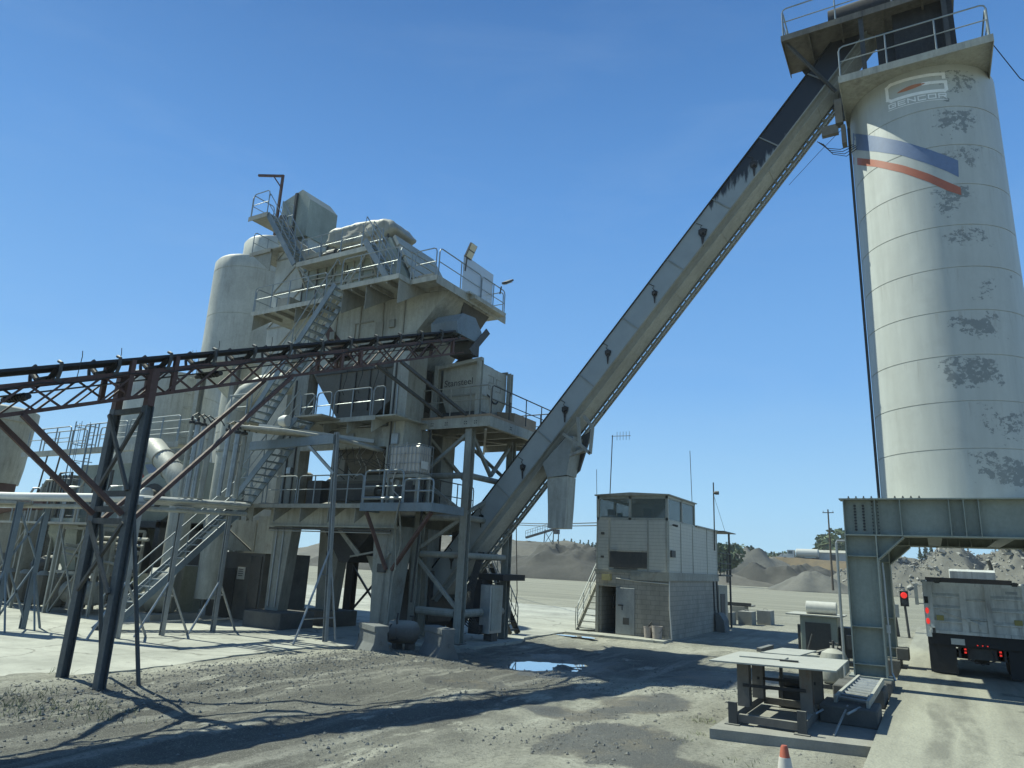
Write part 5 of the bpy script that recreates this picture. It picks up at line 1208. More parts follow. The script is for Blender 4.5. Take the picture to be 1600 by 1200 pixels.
    b = MB(); b.path([(x1 + .03, y0 - .03, 2.2), (x1 + .04, y0 - .05, 1.2), (x1 + .12, y0 - .06, .06)], .025, 6); b.path([(-11.0, y0 - .03, 2.2), (-10, y0 - .03, 2.12), (x1, y0 - .04, 2.08)], .018, 5); b.each('conduit', 'sign_white', t)
    for y in (33.7, 34.3):
        b = MB(); b.path([(x1 + .03, y, 2.2), (x1 + .04, y + .05, 1.0), (x1 + .1, y + .2, .1)], .03, 6); b.build('conduit', 'dark_steel', t)
    # outside stair on the left
    sx0, sx1 = x0 - 1.05, x0 - .12
    stair(t, (sx0, 27.75, .0), (sx0, 30.35, 2.42), (sx1 - sx0, 0, 0), 10, 'office_stair', 'paint_pale')
    b = MB()
    for f in (.25, .75): b.path([(sx0, 27.8, 1.0 * f), (sx0, 30.35, 2.42 + 1.0 * f)], .02, 5)
    b.path([(sx0, 27.7, 0), (sx0, 27.62, .4), (sx0, 27.65, .95), (sx0, 27.8, 1.02)], .02, 5); b.build('guard_rails', 'paint_pale', t)
    # aerials
    b = MB(); b.tube((-11.6, 27.9, zr), (-11.51, 27.9, 8.16), .022, 6); b.tube((-11.55, 27.9, 8.12), (-10.68, 27.9, 8.10), .014, 5)
    for k in range(5): b.tube((-11.3 + k * .14, 27.9, 7.93), (-11.3 + k * .14, 27.9, 8.3), .009, 4)
    b.build('aerial', 'dark_steel', t)
    MB().tube((-12.05, 27.6, 4.6), (-12.1, 27.6, 6.65), .012, 5).build('aerial', 'dark_steel', t)
    MB().tube((x1 - .05, 30.75, zr), (x1 - .05, 30.55, 7.8), .014, 5).build('aerial', 'dark_steel', t)
    b = MB(); b.tube((x1 + .06, 33.95, 3.6), (x1 + .06, 34.0, 6.8), .03, 6); b.lathe((x1 + .06, 34.0, 6.3), (x1 + .3, 34.0, 6.3), [(0, .05), (.1, .09), (.24, .09)], 10); b.tube((x1 + .06, 34, 6.2), (x1 + .06, 36, 4.6), .008, 4); b.build('mast', 'dark_steel', t)
    b = MB(); b.prism([(x1 + .08, 33.7, 0), (x1 + .5, 33.7, 0), (x1 + .45, 33.7, .5), (x1 + .25, 33.7, .8), (x1 + .08, 33.7, .8)], (0, .9, 0)); tag(b.build('concrete_guard', 'barrier_concrete', None, offset=(x1 + .3, 34.1, 0)), 'pale concrete guard block at the rear corner of the office', 'block')
t = NT('lookout_glass'); t.color((.16, .20, .19)); t.set('Roughness', .05); t.set('Alpha', .45); t.set('Specular IOR Level', .8)
office()
for k, (x, y, h, r) in enumerate(((-9.62, 27.05, .40, .16), (-9.22, 26.95, .46, .20))):
    b = MB(); b.lathe((x, y, .07), (x, y, .07 + h), [(0, r * .85), (h * .95, r), (h * .95, r * 1.05), (h, r * 1.05), (h, r * .9), (h - .05, r * .88)], 18)
    o = b.build('bucket', 'bucket_plastic', None, True, offset=(x, y, .07)); tag(o, ('small grey bucket with a tool sticking out, beside the office corner', 'larger pale bucket right at the front corner of the office')[k], 'bucket')
    q = MB()
    if k == 0: q.path([(x - .05, y, h - .1), (x + .05, y, h + .12), (x + .16, y - .02, h + .26)], .025, 6); q.build('tool', 'dark_steel', o, offset=(x, y, .07))
    else: q.path([(x - r * 1.05, y, h - .02), (x - r * .8, y - .15, h - .16), (x + r * .8, y - .15, h - .16), (x + r * 1.05, y, h - .02)], .008, 5); q.build('handle', 'dark_steel', o, offset=(x, y, .07))
# concrete blocks beyond the office
bx = [(-9.6, 39.2), (-8.8, 40.3), (-8.1, 41.6), (-9.9, 43.6)]
for k, (x, y) in enumerate(bx):
    b = MB(); b.box(x - .35, x + .35, y - .55, y + .55, 0, .62 + .05 * k)
    b.path([(x - .1, y, .6 + .05 * k), (x - .1, y, .7 + .05 * k), (x + .1, y, .7 + .05 * k), (x + .1, y, .6 + .05 * k)], .015, 5)
    tag(b.build('concrete_block', 'concrete', None, offset=(x, y, 0)), ('nearest of the square concrete blocks beyond the office', 'second concrete block of the row beyond the office', 'rightmost concrete block in the row beyond the office', 'farthest concrete block, under a dark tray beyond the office')[k], 'block', 'concrete blocks beyond the office')
b = MB(); b.box(-11.2, -9.2, 43.3, 44.4, .78, .84); b.box(-11.2, -9.2, 43.28, 43.3, .78, .98); b.box(-11.1, -10.9, 43.4, 44.3, 0, .779); tag(b.build('steel_tray', 'dark_steel', None, offset=(-10.2, 43.8, 0)), 'low dark steel tray lying on the farthest concrete block', 'tray')

# ------------------------------------------------------------------ things around the silo foot
b = MB(); b.prism(ragged([V(p) for p in ((-3.32, 12.35, .15), (-.99, 12.85, .15), (-.99, 17.9, .15), (-3.4, 17.6, .15))], .3, .05), (0, 0, -.2)); struct(b, 'concrete_slab', 'concrete')
def stand():
    t = thing('steel_stand', 'heavy steel stand with four plate legs and a pale oversize plate top', 'stand', (-2.55, 14.0, .15))
    b = MB(); b.prism([(-3.50, 12.95, 1.10), (-1.52, 13.35, 1.10), (-1.52, 15.3, 1.10), (-3.42, 14.9, 1.10)], (0, 0, .025)); b.build('top_plate', 'plate_steel', t)
    b = MB(); b.prism([(-3.05, 15.0, 1.12), (-2.35, 15.1, 1.12), (-2.2, 16.3, 1.13), (-2.85, 16.2, 1.13)], (0, 0, .02)); b.prism([(-3.2, 13.9, 1.127), (-2.45, 14.05, 1.127), (-2.45, 14.5, 1.127), (-3.15, 14.4, 1.127)], (0, 0, .02)); b.each('loose_plate', 'plate_steel', t)
    b = MB(); b.prism([(-3.15, 15.15, 1.127), (-3.05, 15.1, 1.127), (-3.0, 16.1, 1.127), (-3.1, 16.1, 1.127)], (0, 0, .07)); b.prism([(-2.5, 13.9, 1.127), (-2.2, 13.95, 1.127), (-2.2, 14.02, 1.127), (-2.5, 13.98, 1.127)], (0, 0, .03)); b.each('bar', 'dark_steel', t)
    for x, y in ((-3.08, 13.7), (-2.07, 13.9), (-3.06, 14.8), (-2.05, 14.95)):
        b = MB(); b.ibeam((x, y, .34), (x, y, 1.1), .20, .22, .02, (0, 1, 0)); b.build('leg', 'rust_steel', t)
    b = MB()
    for x in (-3.12, -2.03): b.beam((x, 13.0, .28), (x, 15.3, .28), .12, .13)
    for y in (13.05, 15.2): b.beam((-3.05, y, .25), (-2.1, y, .25), .10, .12)
    b.build('base_frame', 'rust_steel', t)
    b = MB()
    for x in (-3.12, -2.03): b.box(x - .07, x + .07, 12.93, 13.0, .15, .50); b.box(x - .12, x + .12, 12.86, 13.05, .151, .165)
    b.build('foot', 'dark_steel', t)
    b = MB()
    for a, c in (((-3.08, 13.57), (-2.07, 13.77)), ((-3.06, 14.7), (-2.05, 14.82))): b.beam((*a, .70), (*c, .70), .03, .05)
    b.each('cross_tie', 'rubber', t)
    b = MB(); b.box(-2.8, -2.2, 15.3, 15.9, .15, .5); b.tube((-2.8, 15.5, .6), (-2.3, 15.5, .6), .12, 10); b.box(-2.75, -2.7, 15.2, 15.3, .15, 1.1); b.beam((-3.0, 15.0, .5), (-2.1, 15.2, .5), .05, .05); b.build('scrap_fitting', 'dark_steel', t)
paint('rust_steel', (.13, .12, .105), amt=.6, rough=.7, dust=.4, rust=.7)
stand()
def roller_track():
    t = thing('roller_track', 'short steel roller track lying tilted across the concrete blocks beside the gantry foot', 'roller track', (-1.35, 16, .5))
    P = [V((-1.72, 14.7, .50)), V((-1.55, 17.5, .58)), V((-1.18, 14.5, .50)), V((-1.10, 17.4, .58))]
    MB().beam(P[0], P[1], .05, .12).build('side_rail', 'plate_steel', t); MB().beam(P[2], P[3], .05, .12).build('side_rail', 'plate_steel', t)
    for k in range(9):
        f = (k + .6) / 9.4; MB().tube(P[0].lerp(P[1], f), P[2].lerp(P[3], f), .04, 8).build('roller', 'galv', t)
    b = MB(); b.tube((-1.75, 14.6, .42), (-2.2, 13.6, .2), .02, 6); b.tube((-1.5, 14.5, .44), (-1.6, 13.2, .16), .02, 6); b.tube((-1.3, 14.5, .44), (-1.45, 13.9, .4), .02, 6); b.each('loose_rod', 'galv', t)
roller_track()
for args, lab, mt in (((-1.95, -1.02, 14.3, 15.3, .15, .44), 'dark concrete block in front of the roller track beside the lane', 'concrete_dark'), ((-1.98, -1.04, 16.6, 17.7, .15, .50), 'concrete block under the far end of the roller track', 'concrete_dark')):
    tag(MB().box(*args).build('concrete_block', mt, None, bevel=.02, offset=((args[0] + args[1]) / 2, (args[2] + args[3]) / 2, .15)), lab, 'block')
# air receiver, generator set
t = thing('air_receiver', 'rusty pale domed air tank standing beside the gantry column', 'tank', (-2.3, 19.9, 0))
MB().lathe((-2.3, 19.9, .1), (-2.3, 19.9, .95), [(0, .2), (.05, .30), (.12, .34), (.55, .34), (.72, .27), (.80, .12), (.82, .02)], 24).build('vessel', 'plate_steel', t, True)
b = MB(); b.tube((-2.3, 19.9, .9), (-2.3, 19.9, 1.1), .03, 8); b.tube((-2.38, 19.9, 1.04), (-2.18, 19.9, 1.04), .02, 6); b.build('valve', 'dark_steel', t)
b = MB(); b.box(-2.6, -2.0, 19.6, 20.2, 0, .1); b.build('base', 'dark_steel', t)
t = thing('generator', 'grey box generator with a rounded pale fuel tank on top behind the steel stand', 'generator', (-3.3, 25.8, 0))
b = MB(); b.box(-3.85, -2.75, 25.2, 26.6, .25, 1.40); b.build('housing', 'gantry_grey', t, bevel=.02)
b = MB(); b.box(-3.70, -2.95, 25.18, 25.199, .35, 1.2); b.build('panel', 'dark_steel', t)
b = MB(); b.box(-4.25, -2.6, 25.0, 26.7, 1.401, 1.44); b.build('lid', 'plate_steel', t)
MB().lathe((-3.72, 25.7, 1.64), (-2.78, 25.7, 1.64), [(0, .1), (.02, .2), (.92, .2), (.94, .1)], 20).build('fuel_tank', 'sign_white', t, True)
b = MB(); b.box(-4.0, -2.6, 25.1, 26.6, 0, .12); b.box(-2.75, -2.3, 25.4, 26.2, .2, 1.1); b.box(-3.95, -3.86, 25.3, 25.5, .3, 1.1); b.build('skid', 'dark_steel', t)
b = MB(); b.box(-2.5, -2.1, 25.0, 25.4, .5, .9); b.tube((-3.3, 24.6, .3), (-2.6, 24.6, .5), .12, 10); b.tube((-3.6, 24.4, .2), (-3.4, 24.5, .9), .03, 6); b.lathe((-2.9, 24.4, .4), (-2.7, 24.4, .4), [(0, .22), (.2, .22)], 16); b.each('fitting', 'dark_steel', t)
t = thing('pallet_stack', 'low pile of timber and plates on the ground behind the steel stand', 'pallet', (-4.0, 23.6, 0))
b = MB(); b.box(-4.4, -2.6, 23.2, 23.35, .25, .4); b.box(-4.3, -3.2, 23.6, 24.1, .3, .38); b.box(-4.2, -4.05, 23.2, 24.2, 0, .25); b.box(-2.9, -2.75, 23.2, 24.2, 0, .25); b.each('plank', 'plate_steel', t)
# cone
t = thing('traffic_cone', 'dirty orange traffic cone with white collar at the bottom edge of the view', 'cone', (-1.62, 9.05, 0))
b = MB(); b.lathe((-1.62, 9.05, .03), (-1.62, 9.05, .75), [(0, .17), (.02, .15), (.70, .04), (.72, .03)], 20); b.build('body', 'cone_orange', t, True)
b = MB(); b.lathe((-1.62, 9.05, .26), (-1.62, 9.05, .64), [(0, .121), (.37, .062)], 20); b.build('collar', 'cone_white', t, True)
b = MB(); b.box(-1.82, -1.42, 8.85, 9.25, 0, .03); b.build('base', 'rubber', t)
# signal beyond the gantry
t = thing('traffic_signal', 'small traffic light showing red on a thin post beside the lane', 'traffic light', (-1.3, 40, .0))
MB().tube((-1.25, 40, 0), (-1.32, 40, 1.5), .055, 8).build('post', 'dark_steel', t)
b = MB(); b.box(-1.50, -1.14, 39.85, 40.1, 1.45, 2.15); h = b.build('housing', 'rubber', t)
MB().lathe((-1.32, 39.85, 1.96), (-1.32, 39.80, 1.96), [(0, .14), (.03, .14), (.05, .1)], 20).build('red_lens', 'red_lamp', h)
MB().lathe((-1.32, 39.85, 1.64), (-1.32, 39.80, 1.64), [(0, .12), (.03, .12)], 20).build('green_lens', 'dark_steel', h)
t = thing('meter_post', 'dark leaning post with grey meter boxes next to the red traffic light', 'post', (-1.8, 40.5, 0))
MB().beam((-1.75, 40.5, 0), (-2.1, 40.5, 4.4), .2, .2).build('post', 'dark_steel', t)
b = MB(); b.box(-2.75, -2.2, 40.3, 40.6, 2.9, 4.0); b.box(-2.1, -1.6, 40.2, 40.38, .9, 1.5); b.each('meter_box', 'galv', t)
b = MB(); b.tube((-1.95, 40.3, 0), (-1.95, 40.3, .95), .04, 6); b.build('conduit', 'galv', t)

# ------------------------------------------------------------------ tote, barriers, pressure tank, cabinet by the tower
t = thing('liquid_tote', 'caged white plastic liquid tote half full, on a stand on the tower balcony', 'tote', (-14.35, 17.75, 4.23))
bx0, bx1, by0, by1, bz0, bz1 = -14.98, -13.72, 17.42, 18.12, 5.15, 6.12
b = MB(); b.box(bx0 + .03, bx1 - .03, by0 + .03, by1 - .03, bz0 + .08, bz1 - .02); b.build('tank', 'ibc_plastic', t, bevel=.05)
b = MB()
for k in range(9):
    x = bx0 + (bx1 - bx0) * k / 8
    for y in (by0, by1): b.tube((x, y, bz0 + .05), (x, y, bz1), .011, 5)
for k in range(1, 6):
    y = by0 + (by1 - by0) * k / 6
    for x in (bx0, bx1): b.tube((x, y, bz0 + .05), (x, y, bz1), .011, 5)
for k in range(4):
    z = bz0 + .08 + k * .3
    b.path([(bx0, by0, z), (bx1, by0, z), (bx1, by1, z), (bx0, by1, z), (bx0, by0, z)], .012, 5)
b.build('cage', 'galv', t)
b = MB(); b.box(bx0, bx1, by0, by1, bz0 - .08, bz0 + .04)
for x in (bx0 + .05, bx1 - .05):
    for y in (by0 + .05, by1 - .05): b.box(x - .04, x + .04, y - .04, y + .04, 4.23, bz0 - .08)
b.build('stand', 'paint_grey', t)
b = MB(); b.box(bx1 + .012, bx1 + .02, by0 + .1, by0 + .45, bz0 + .2, bz0 + .45); b.build('label_plate', 'sign_white', t)
b = MB(); b.path([(bx0 + .75, by0 - .03, bz1 + .08), (bx0 + .72, by0 - .06, bz1 - .2), (bx0 + .5, by0 - .08, bz1 - .6), (bx0 + .3, by0 - .06, bz0 - .2), (bx0 + .35, by0 - .05, bz0 - .5), (bx0 + .7, by0 - .05, bz0 - .75)], .018, 5); b.build('hose', 'pale_cable', t)
b = MB(); b.box(bx0 + .2, bx1 - .2, by0 + .2, by1 - .2, 4.25, 4.85); b.box(bx1 - .45, bx1 - .2, by0 - .02, by0 + .02, 4.6, 4.95); b.build('pump', 'dark_steel', t)
def barrier(loc, rz, lab):
    o = bpy.data.objects.get('jersey_barrier')
    if o is None:
        b = MB(); L = .62
        prof = [(-.36, 0), (.36, 0), (.34, .08), (.20, .36), (.17, .66), (.21, .66), (.21, .82), (-.21, .82), (-.21, .66), (-.17, .66), (-.20, .36), (-.34, .08)]
        b.prism([(x, -L, z) for x, z in prof], (0, 2 * L, 0))
        b.path([(0, -L - .01, .35), (0, -L - .09, .35), (0, -L - .09, .42), (0, -L - .01, .42)], .015, 5)
        o = b.build('jersey_barrier', 'barrier_concrete', None, bevel=.012)
    else:
        o = o.copy(); col.objects.link(o)
    o.location = loc; o.rotation_euler = (0, 0, rz); tag(o, lab, 'barrier', 'concrete barriers at the tower foot')
barrier((-13.65, 15.9, -.06), R(62), 'concrete barrier left of the small rusty pressure tank')
barrier((-12.25, 17.1, -.08), R(60), 'concrete barrier right of the small rusty pressure tank, in front of the steel frame')
t = thing('pressure_tank', 'small rusty horizontal pressure tank on the ground between two concrete barriers', 'tank', (-13.6, 17.3, 0))
MB().lathe((-14.1, 16.95, .48), (-13.2, 17.45, .48), [(0, .05), (.04, .2), (.12, .30), (.25, .33), (.8, .33), (.92, .28), (1.0, .15), (1.03, .03)], 24).build('vessel', 'rust_steel', t, True)
b = MB(); b.box(-13.85, -13.7, 17.0, 17.3, 0, .2); b.box(-13.5, -13.35, 17.15, 17.45, 0, .2); b.each('foot', 'dark_steel', t)
b = MB(); b.tube((-13.4, 17.3, .75), (-13.4, 17.3, .95), .03, 6); b.tube((-13.5, 17.3, .93), (-13.3, 17.3, .93), .02, 6); b.path([(-13.8, 16.85, .7), (-13.85, 16.75, .5), (-13.8, 16.8, .25), (-13.6, 16.9, .3), (-13.7, 16.95, .85), (-13.8, 17.1, .98), (-13.9, 17.2, .8)], .03, 6); b.build('valve', 'cable', t)
t = thing('electric_cabinet', 'pale grey electric cabinet fed by bundled cables at the foot of the steel frame', 'cabinet', (-12.9, 21.1, 0))
b = MB(); b.box(-13.15, -12.75, 20.55, 21.35, .3, 1.85); b.build('box', 'galv', t, bevel=.01)
b = MB(); b.box(-12.749, -12.735, 20.65, 21.25, .4, 1.75); b.build('door', 'paint_pale', t)
b = MB(); b.box(-13.6, -13.16, 20.6, 21.3, .25, 2.0); b.box(-13.5, -12.5, 20.9, 22.4, 2.0, 2.2); b.build('rear_box', 'rubber', t)
b = MB()
for k in range(6): b.path([(-13.1 - .02 * k, 20.54 - .03 * k, 2.9), (-13.2 - .03 * k, 20.2 - .04 * k, 1.6), (-13.2 - .02 * k, 20.15 - .04 * k, .9 - .06 * k), (-13.05, 20.35, .55 - .05 * k), (-13.0, 20.54, .55 - .04 * k)], .025, 6)
b.build('cable_bundle', 'cable', t)
b = MB(); b.box(-13.1, -12.8, 20.8, 21.2, 0.05, .3); b.build('pedestal', 'dark_steel', t)
b = MB(); b.path([oy(806, 700, 23.0), oy(807, 850, 22.8), oy(808, 925, 22.6), oy(805, 960, 22.5), oy(797, 976, 22.4), oy(786, 980, 22.3), oy(772, 968, 22.2)], .018, 5); tag(b.build('hanging_cable', 'cable', None, offset=oy(806, 700, 23.0)), 'black cable hanging in a loop beside the right rear post of the steel frame', 'cable')
t = thing('access_stair', 'narrow dark steel stair behind the electric cabinet under the inclined conveyor', 'stair', (-13.8, 23.5, 0))
stair(t, (-13.6, 23.4, 0.05), (-15.0, 23.4, 2.5), (0, .6, 0), 9, 'flight', 'dark_steel')
# ------------------------------------------------------------------ pipe rack left of the tower
def splay(t, top, foot, spread, mt='galv'):
    MB().ibeam(foot, top, .12, .12, .015, (1, 0, 0)).build('post', mt, t)
    top, foot = V(top), V(foot); a = foot.lerp(top, .42)
    for sg in spread:
        q = V(foot) + V(sg); MB().tube(q, a, .035, 6).build('splayed_leg', mt, t)
        for f in (.25, .72): MB().tube(q.lerp(a, f), V(foot).lerp(a, f), .022, 5).build('rung', mt, t)
labs = ['slim steel pipe trestle with splayed legs nearest the belt trestle', 'slim steel pipe trestle with splayed legs beside the long stair', 'slim steel pipe trestle with splayed legs in front of the blower']
for k, y in enumerate((12.3, 13.65, 15.4)):
    t = thing('pipe_trestle', labs[k], 'trestle', (-19.8, y, .05), 'pipe trestles beside the stairs')
    splay(t, (-19.8, y, 3.72), (-19.8, y, .05), [(0, -.85, 0), (0, .85, 0)])
    MB().box(-20.0, -19.6, y - .3, y + .3, 3.72, 3.78).build('saddle', 'galv', t)
t = thing('pipe_trestle', 'tall grey goal post pipe trestle with long arm in front of the mixing tower', 'trestle', (-15.95, 16.42, .05), 'pipe trestles beside the stairs')
splay(t, (-16.38, 16.4, 6.45), (-15.95, 16.42, .05), [(0, -1.25, 0), (.1, .35, 0)])
MB().beam((-20.4, 16.35, 6.15), (-16.4, 16.35, 6.22), .14, .30).build('arm', 'steel_blue', t)
MB().beam((-17.6, 16.35, 6.1), (-16.3, 16.38, 5.1), .07, .09).build('knee_brace', 'galv', t)
t = thing('pipe_trestle', 'wide braced blue grey trestle at the left edge carrying the long pipes', 'trestle', (-23.3, 11.2, .05), 'pipe trestles beside the stairs')
for y in (10.74, 11.52): MB().ibeam((-23.3, y, .05), (-23.3, y, 3.66), .14, .14, .015, (1, 0, 0)).build('post', 'steel_blue', t)
b = MB()
for a, c in ((.3, 1.9), (1.9, .3), (2.0, 3.5), (3.5, 2.0)): b.beam((-23.28, 10.74, a), (-23.28, 11.52, c), .05, .05)
b.build('cross_brace', 'steel_blue', t)
for y, d in ((10.74, -.7), (11.52, .7)): MB().tube((-23.3, y + d * .7, .05), (-23.3, y, 1.75), .035, 6).build('splayed_leg', 'steel_blue', t); MB().tube((-22.6, y, .05), (-23.3, y, 1.75), .03, 6).build('splayed_leg', 'steel_blue', t)
t = thing('pipe_run', 'bundle of pale lagged pipes on trestles rising in two groups of uprights to the tower', 'pipework', (-20, 13, 3.7))
for k, (dz, r, mt) in enumerate(((0, .13, 'sign_white'), (-.26, .07, 'paint_pale'), (.02, .06, 'paint_pale'))):
    b = MB(); b.path([(-31, 9.2 - k * .2, 3.9 + dz), (-24, 11.0 + k * .12, 3.86 + dz), (-20.2, 12.0 + k * .1, 3.9 + dz), (-19.85 + k * .12, 12.6, 3.9 + dz), (-19.8 + k * .12, 15.95, 4.02 + dz)], r, 10); b.build('pipe', mt, t, True)
b = MB(); b.beam((-31, 9.0, 3.7), (-23.4, 10.9, 3.66), .5, .08); b.build('tray', 'paint_dusty', t)
for k, y in enumerate((13.48, 13.70, 13.92, 14.20, 14.86, 15.22, 15.50)):
    b = MB(); r = (.055, .075, .07, .10, .075, .085, .085)[k]; zb0 = 4.1 if k < 4 else 4.25; b.tube((-19.78, y, zb0), (-19.75, y + .02, 6.45 - .02 * k), r, 10)
    for f in (.25, .55, .8): b.tube((-19.78, y, zb0 + (6.45 - zb0) * f), (-19.78, y, zb0 + (6.45 - zb0) * f + .03), r + .012, 10)
    b.build('riser', 'galv' if k % 3 else 'paint_pale', t)
    b = MB(); b.path([(-19.76, y, 6.4), (-19.76, y, 6.62), (-19.76 + .03, y + .14, 6.74), (-19.7, y + .3, 6.66), (-19.6, y + .36, 6.5)], .022, 5); b.lathe((-19.76, y, 6.38), (-19.76, y, 6.6), [(0, r + .03), (.08, r + .03), (.1, .04), (.2, .04)], 10); b.build('hose_loop', 'cable', t)
b = MB()
for k in range(6):
    b.path([(-19.9, 15.2 + k * .17, 6.62), (-18.2, 15.9 + k * .17, 6.5), (-16.6, 16.9 + k * .17, 6.30), (-15.9, 17.7 + k * .1, 6.1)], .075, 8)
b.build('tube_bundle', 'paint_dusty', t, True)
b = MB(); b.beam((-19.95, 16.2, 6.85), (-16.2, 18.0, 6.42), .05, .12); b.build('tray_edge', 'sign_white', t)
b = MB()
for k in range(4): b.path([(-17 + k * .3, 17.2, 6.1), (-16.9 + k * .3, 17.3, 5.7 - .1 * k), (-16.5 + k * .3, 17.6, 5.75), (-16.0 + k * .2, 18.0, 5.5)], .015, 4)
b.build('cable', 'cable', t)
b = MB(); b.lathe((-19.0, 16.25, 6.95), (-18.6, 16.3, 6.95), [(0, .02), (.05, .15), (.2, .2), (.38, .2)], 16); b.build('lamp_globe', 'sign_white', t, True)

# ------------------------------------------------------------------ plant behind, at the left
def vsilo(name, lab, x, y, r, z0, z1, mt, cone=0, legs=True):
    t = thing(name, lab, 'silo', (x, y, 0))
    prof = [(0, r * .12), (cone, r)] if cone else [(0, r)]
    n = int((z1 - z0 - cone) / 2.4)
    for k in range(1, n + 1): z = cone + k * 2.4; prof += [(z - .02, r), (z - .015, r - .02), (z + .015, r - .02), (z + .02, r)]
    prof += [(z1 - z0 - .15, r), (z1 - z0, r - .1), (z1 - z0 + .25, r * .4)]
    MB().lathe((x, y, z0), (x, y, z1), prof, 56).build('shell', mt, t, True)
    if legs:
        for a in (.7, 2.3, 3.9, 5.5): MB().ibeam((x + math.cos(a) * r * .9, y + math.sin(a) * r * .9, 0), (x + math.cos(a) * r * .9, y + math.sin(a) * r * .9, z0 + cone + .4), .3, .3, .03, (0, 1, 0)).build('leg', 'paint_grey', t)
    return t
big = vsilo('filler_silo', 'tall wide pale filler silo standing behind the elevator casing of the tower', -28.9, 22, 2.0, 9.5, 16.7, 'silo_plain', 1.7)
vsilo('filler_silo', 'narrower taller silo top rising just behind the wide filler silo', -30.6, 24.6, 1.9, 6.0, 19.3, 'silo_plain', 0)
ls_ = vsilo('filler_silo', 'squat pale silo with a caged ladder seen through the belt trestle', -37.3, 24, 2.6, 1.2, 12.0, 'silo_plain', 0)
def caged(t, x, y, z0, z1, mt='galv', r=.38, n=None):
    b = MB()
    for dx in (-.2, .2): b.tube((x + dx, y, z0), (x + dx, y, z1), .03, 5)
    k = z0
    while k < z1: b.tube((x - .2, y, k), (x + .2, y, k), .018, 5); k += .3
    k = z0 + 1.8
    while k < z1: b.path([(x + r * math.cos(a), y - r * 1.5 * math.sin(a), k) for a in [math.pi * i / 10 for i in range(11)]], .02, 4); k += .8
    for i in range(1, 6): a = math.pi * i / 6; b.tube((x + r * math.cos(a), y - r * 1.5 * math.sin(a), z0 + 1.8), (x + r * math.cos(a), y - r * 1.5 * math.sin(a), z1), .014, 4)
    return b.build('caged_ladder', mt, t)
caged(ls_, -34.4, 23.4, 1.0, 13.2, 'paint_pale')
# hot storage stack at the left edge
t = thing('exhaust_stack', 'cut off pale cylindrical stack with a dark foot box at the left edge', 'stack', (-41.2, 17.6, 0))
MB().lathe((-43.3, 17.6, 5.4), (-43.3, 17.6, 9.4), [(0, 1.9), (.9, 2.0), (3.2, 2.1), (3.25, 2.2), (3.9, 2.2), (4.0, 2.05)], 40).build('shell', 'paint_pale', t, True)
b = MB(); b.box(-45, -41.6, 16.4, 18.8, 4.6, 5.4); b.build('foot_box', 'rust_brown', t)
for x in (-44.6, -42.0): MB().ibeam((x, 17.6, 0), (x, 17.6, 4.6), .3, .3, .03, (0, 1, 0)).build('leg', 'dark_steel', t)
b = MB(); b.lathe((-41.3, 17.0, 7.9), (-41.05, 17.0, 7.9), [(0, .18), (.2, .18)], 10); b.lathe((-41.5, 17.0, 6.2), (-41.1, 17.0, 6.2), [(0, .25), (.3, .25)], 10); b.each('port', 'dark_steel', t)
# baghouse: big grey box with chevron, walkway on top, rib hood, ladder cage
t = thing('dust_collector', 'long grey dust collector with railed walkway, ribbed hood and red and blue chevron', 'dust collector', (-32, 19.5, 0))
b = MB(); b.box(-35.2, -26.6, 18.6, 21.2, 3.6, 6.2); b.frustum((-33.5, -28, 19.4, 20.4, 1.6), (-35.2, -26.6, 18.6, 21.2, 3.598)); b.build('housing', 'gantry_grey', t)
b = MB(); b.prism([(-30.95, 18.58, 6.1), (-30.5, 18.58, 6.1), (-29.3, 18.58, 4.7), (-29.3, 18.58, 4.3)], (0, .015, 0)); b.build('chevron', 'red_paint', t)
b = MB(); b.prism([(-30.1, 18.58, 6.1), (-29.4, 18.58, 6.1), (-28.3, 18.58, 4.8), (-28.3, 18.58, 4.2)], (0, .015, 0)); b.build('chevron', 'stripe_blue', t)
b = MB(); b.prism([(-38.6 + 1.9 * (1 - math.cos(a)), 18.3, 3.6 + 2.1 * math.sin(a)) for a in [math.pi / 2 * i / 8 for i in range(9)]] + [(-35.21, 18.3, 5.7), (-35.21, 18.3, 3.6)], (0, 2.4, 0)); h = b.build('hood', 'paint_grey', t, True)
b = MB()
for i in range(9):
    a = math.pi / 2 * (i + .3) / 9; x = -38.6 + 1.9 * (1 - math.cos(a)) - .02; b.box(x, x + .05, 18.25, 20.6, 3.6, 3.63 + 2.12 * math.sin(a))
for i in range(6): b.box(-36.6 + i * .25, -36.56 + i * .25, 18.25, 18.3, 3.6, 5.72)
b.build('rib', 'dark_steel', h)
b = MB(); b.box(-39.3, -26.6, 17.7, 18.57, 6.75, 6.83); b.box(-39.3, -26.6, 17.68, 17.7, 6.6, 6.85); b.build('walkway', 'paint_pale', t)
for xa, xb in ((-39.0, -35.2), (-34.0, -30.6), (-30.4, -26.8)):
    b = MB(); rail(b, [(xa, 17.75, 6.83), (xb, 17.75, 6.83)], 3, 1.15, .03); b.build('railing', 'rail_steel', t)
    b = MB(); rail(b, [(xa, 18.5, 6.83), (xb, 18.5, 6.83)], 3, 1.15, .03); b.build('railing', 'rail_steel', t)
caged(t, -32.9, 17.5, .3, 7.9, 'steel_blue', .5)
for x in (-34.8, -31.0, -27.2): MB().ibeam((x, 18.9, 0), (x, 18.9, 3.6), .28, .28, .03, (0, 1, 0)).build('leg', 'paint_grey', t)
for x in (-37.4, -36.2): MB().beam((x, 18.0, 6.7), (x - 1.5, 18.6, 4.9), .07, .07).build('brace', 'dark_steel', t)
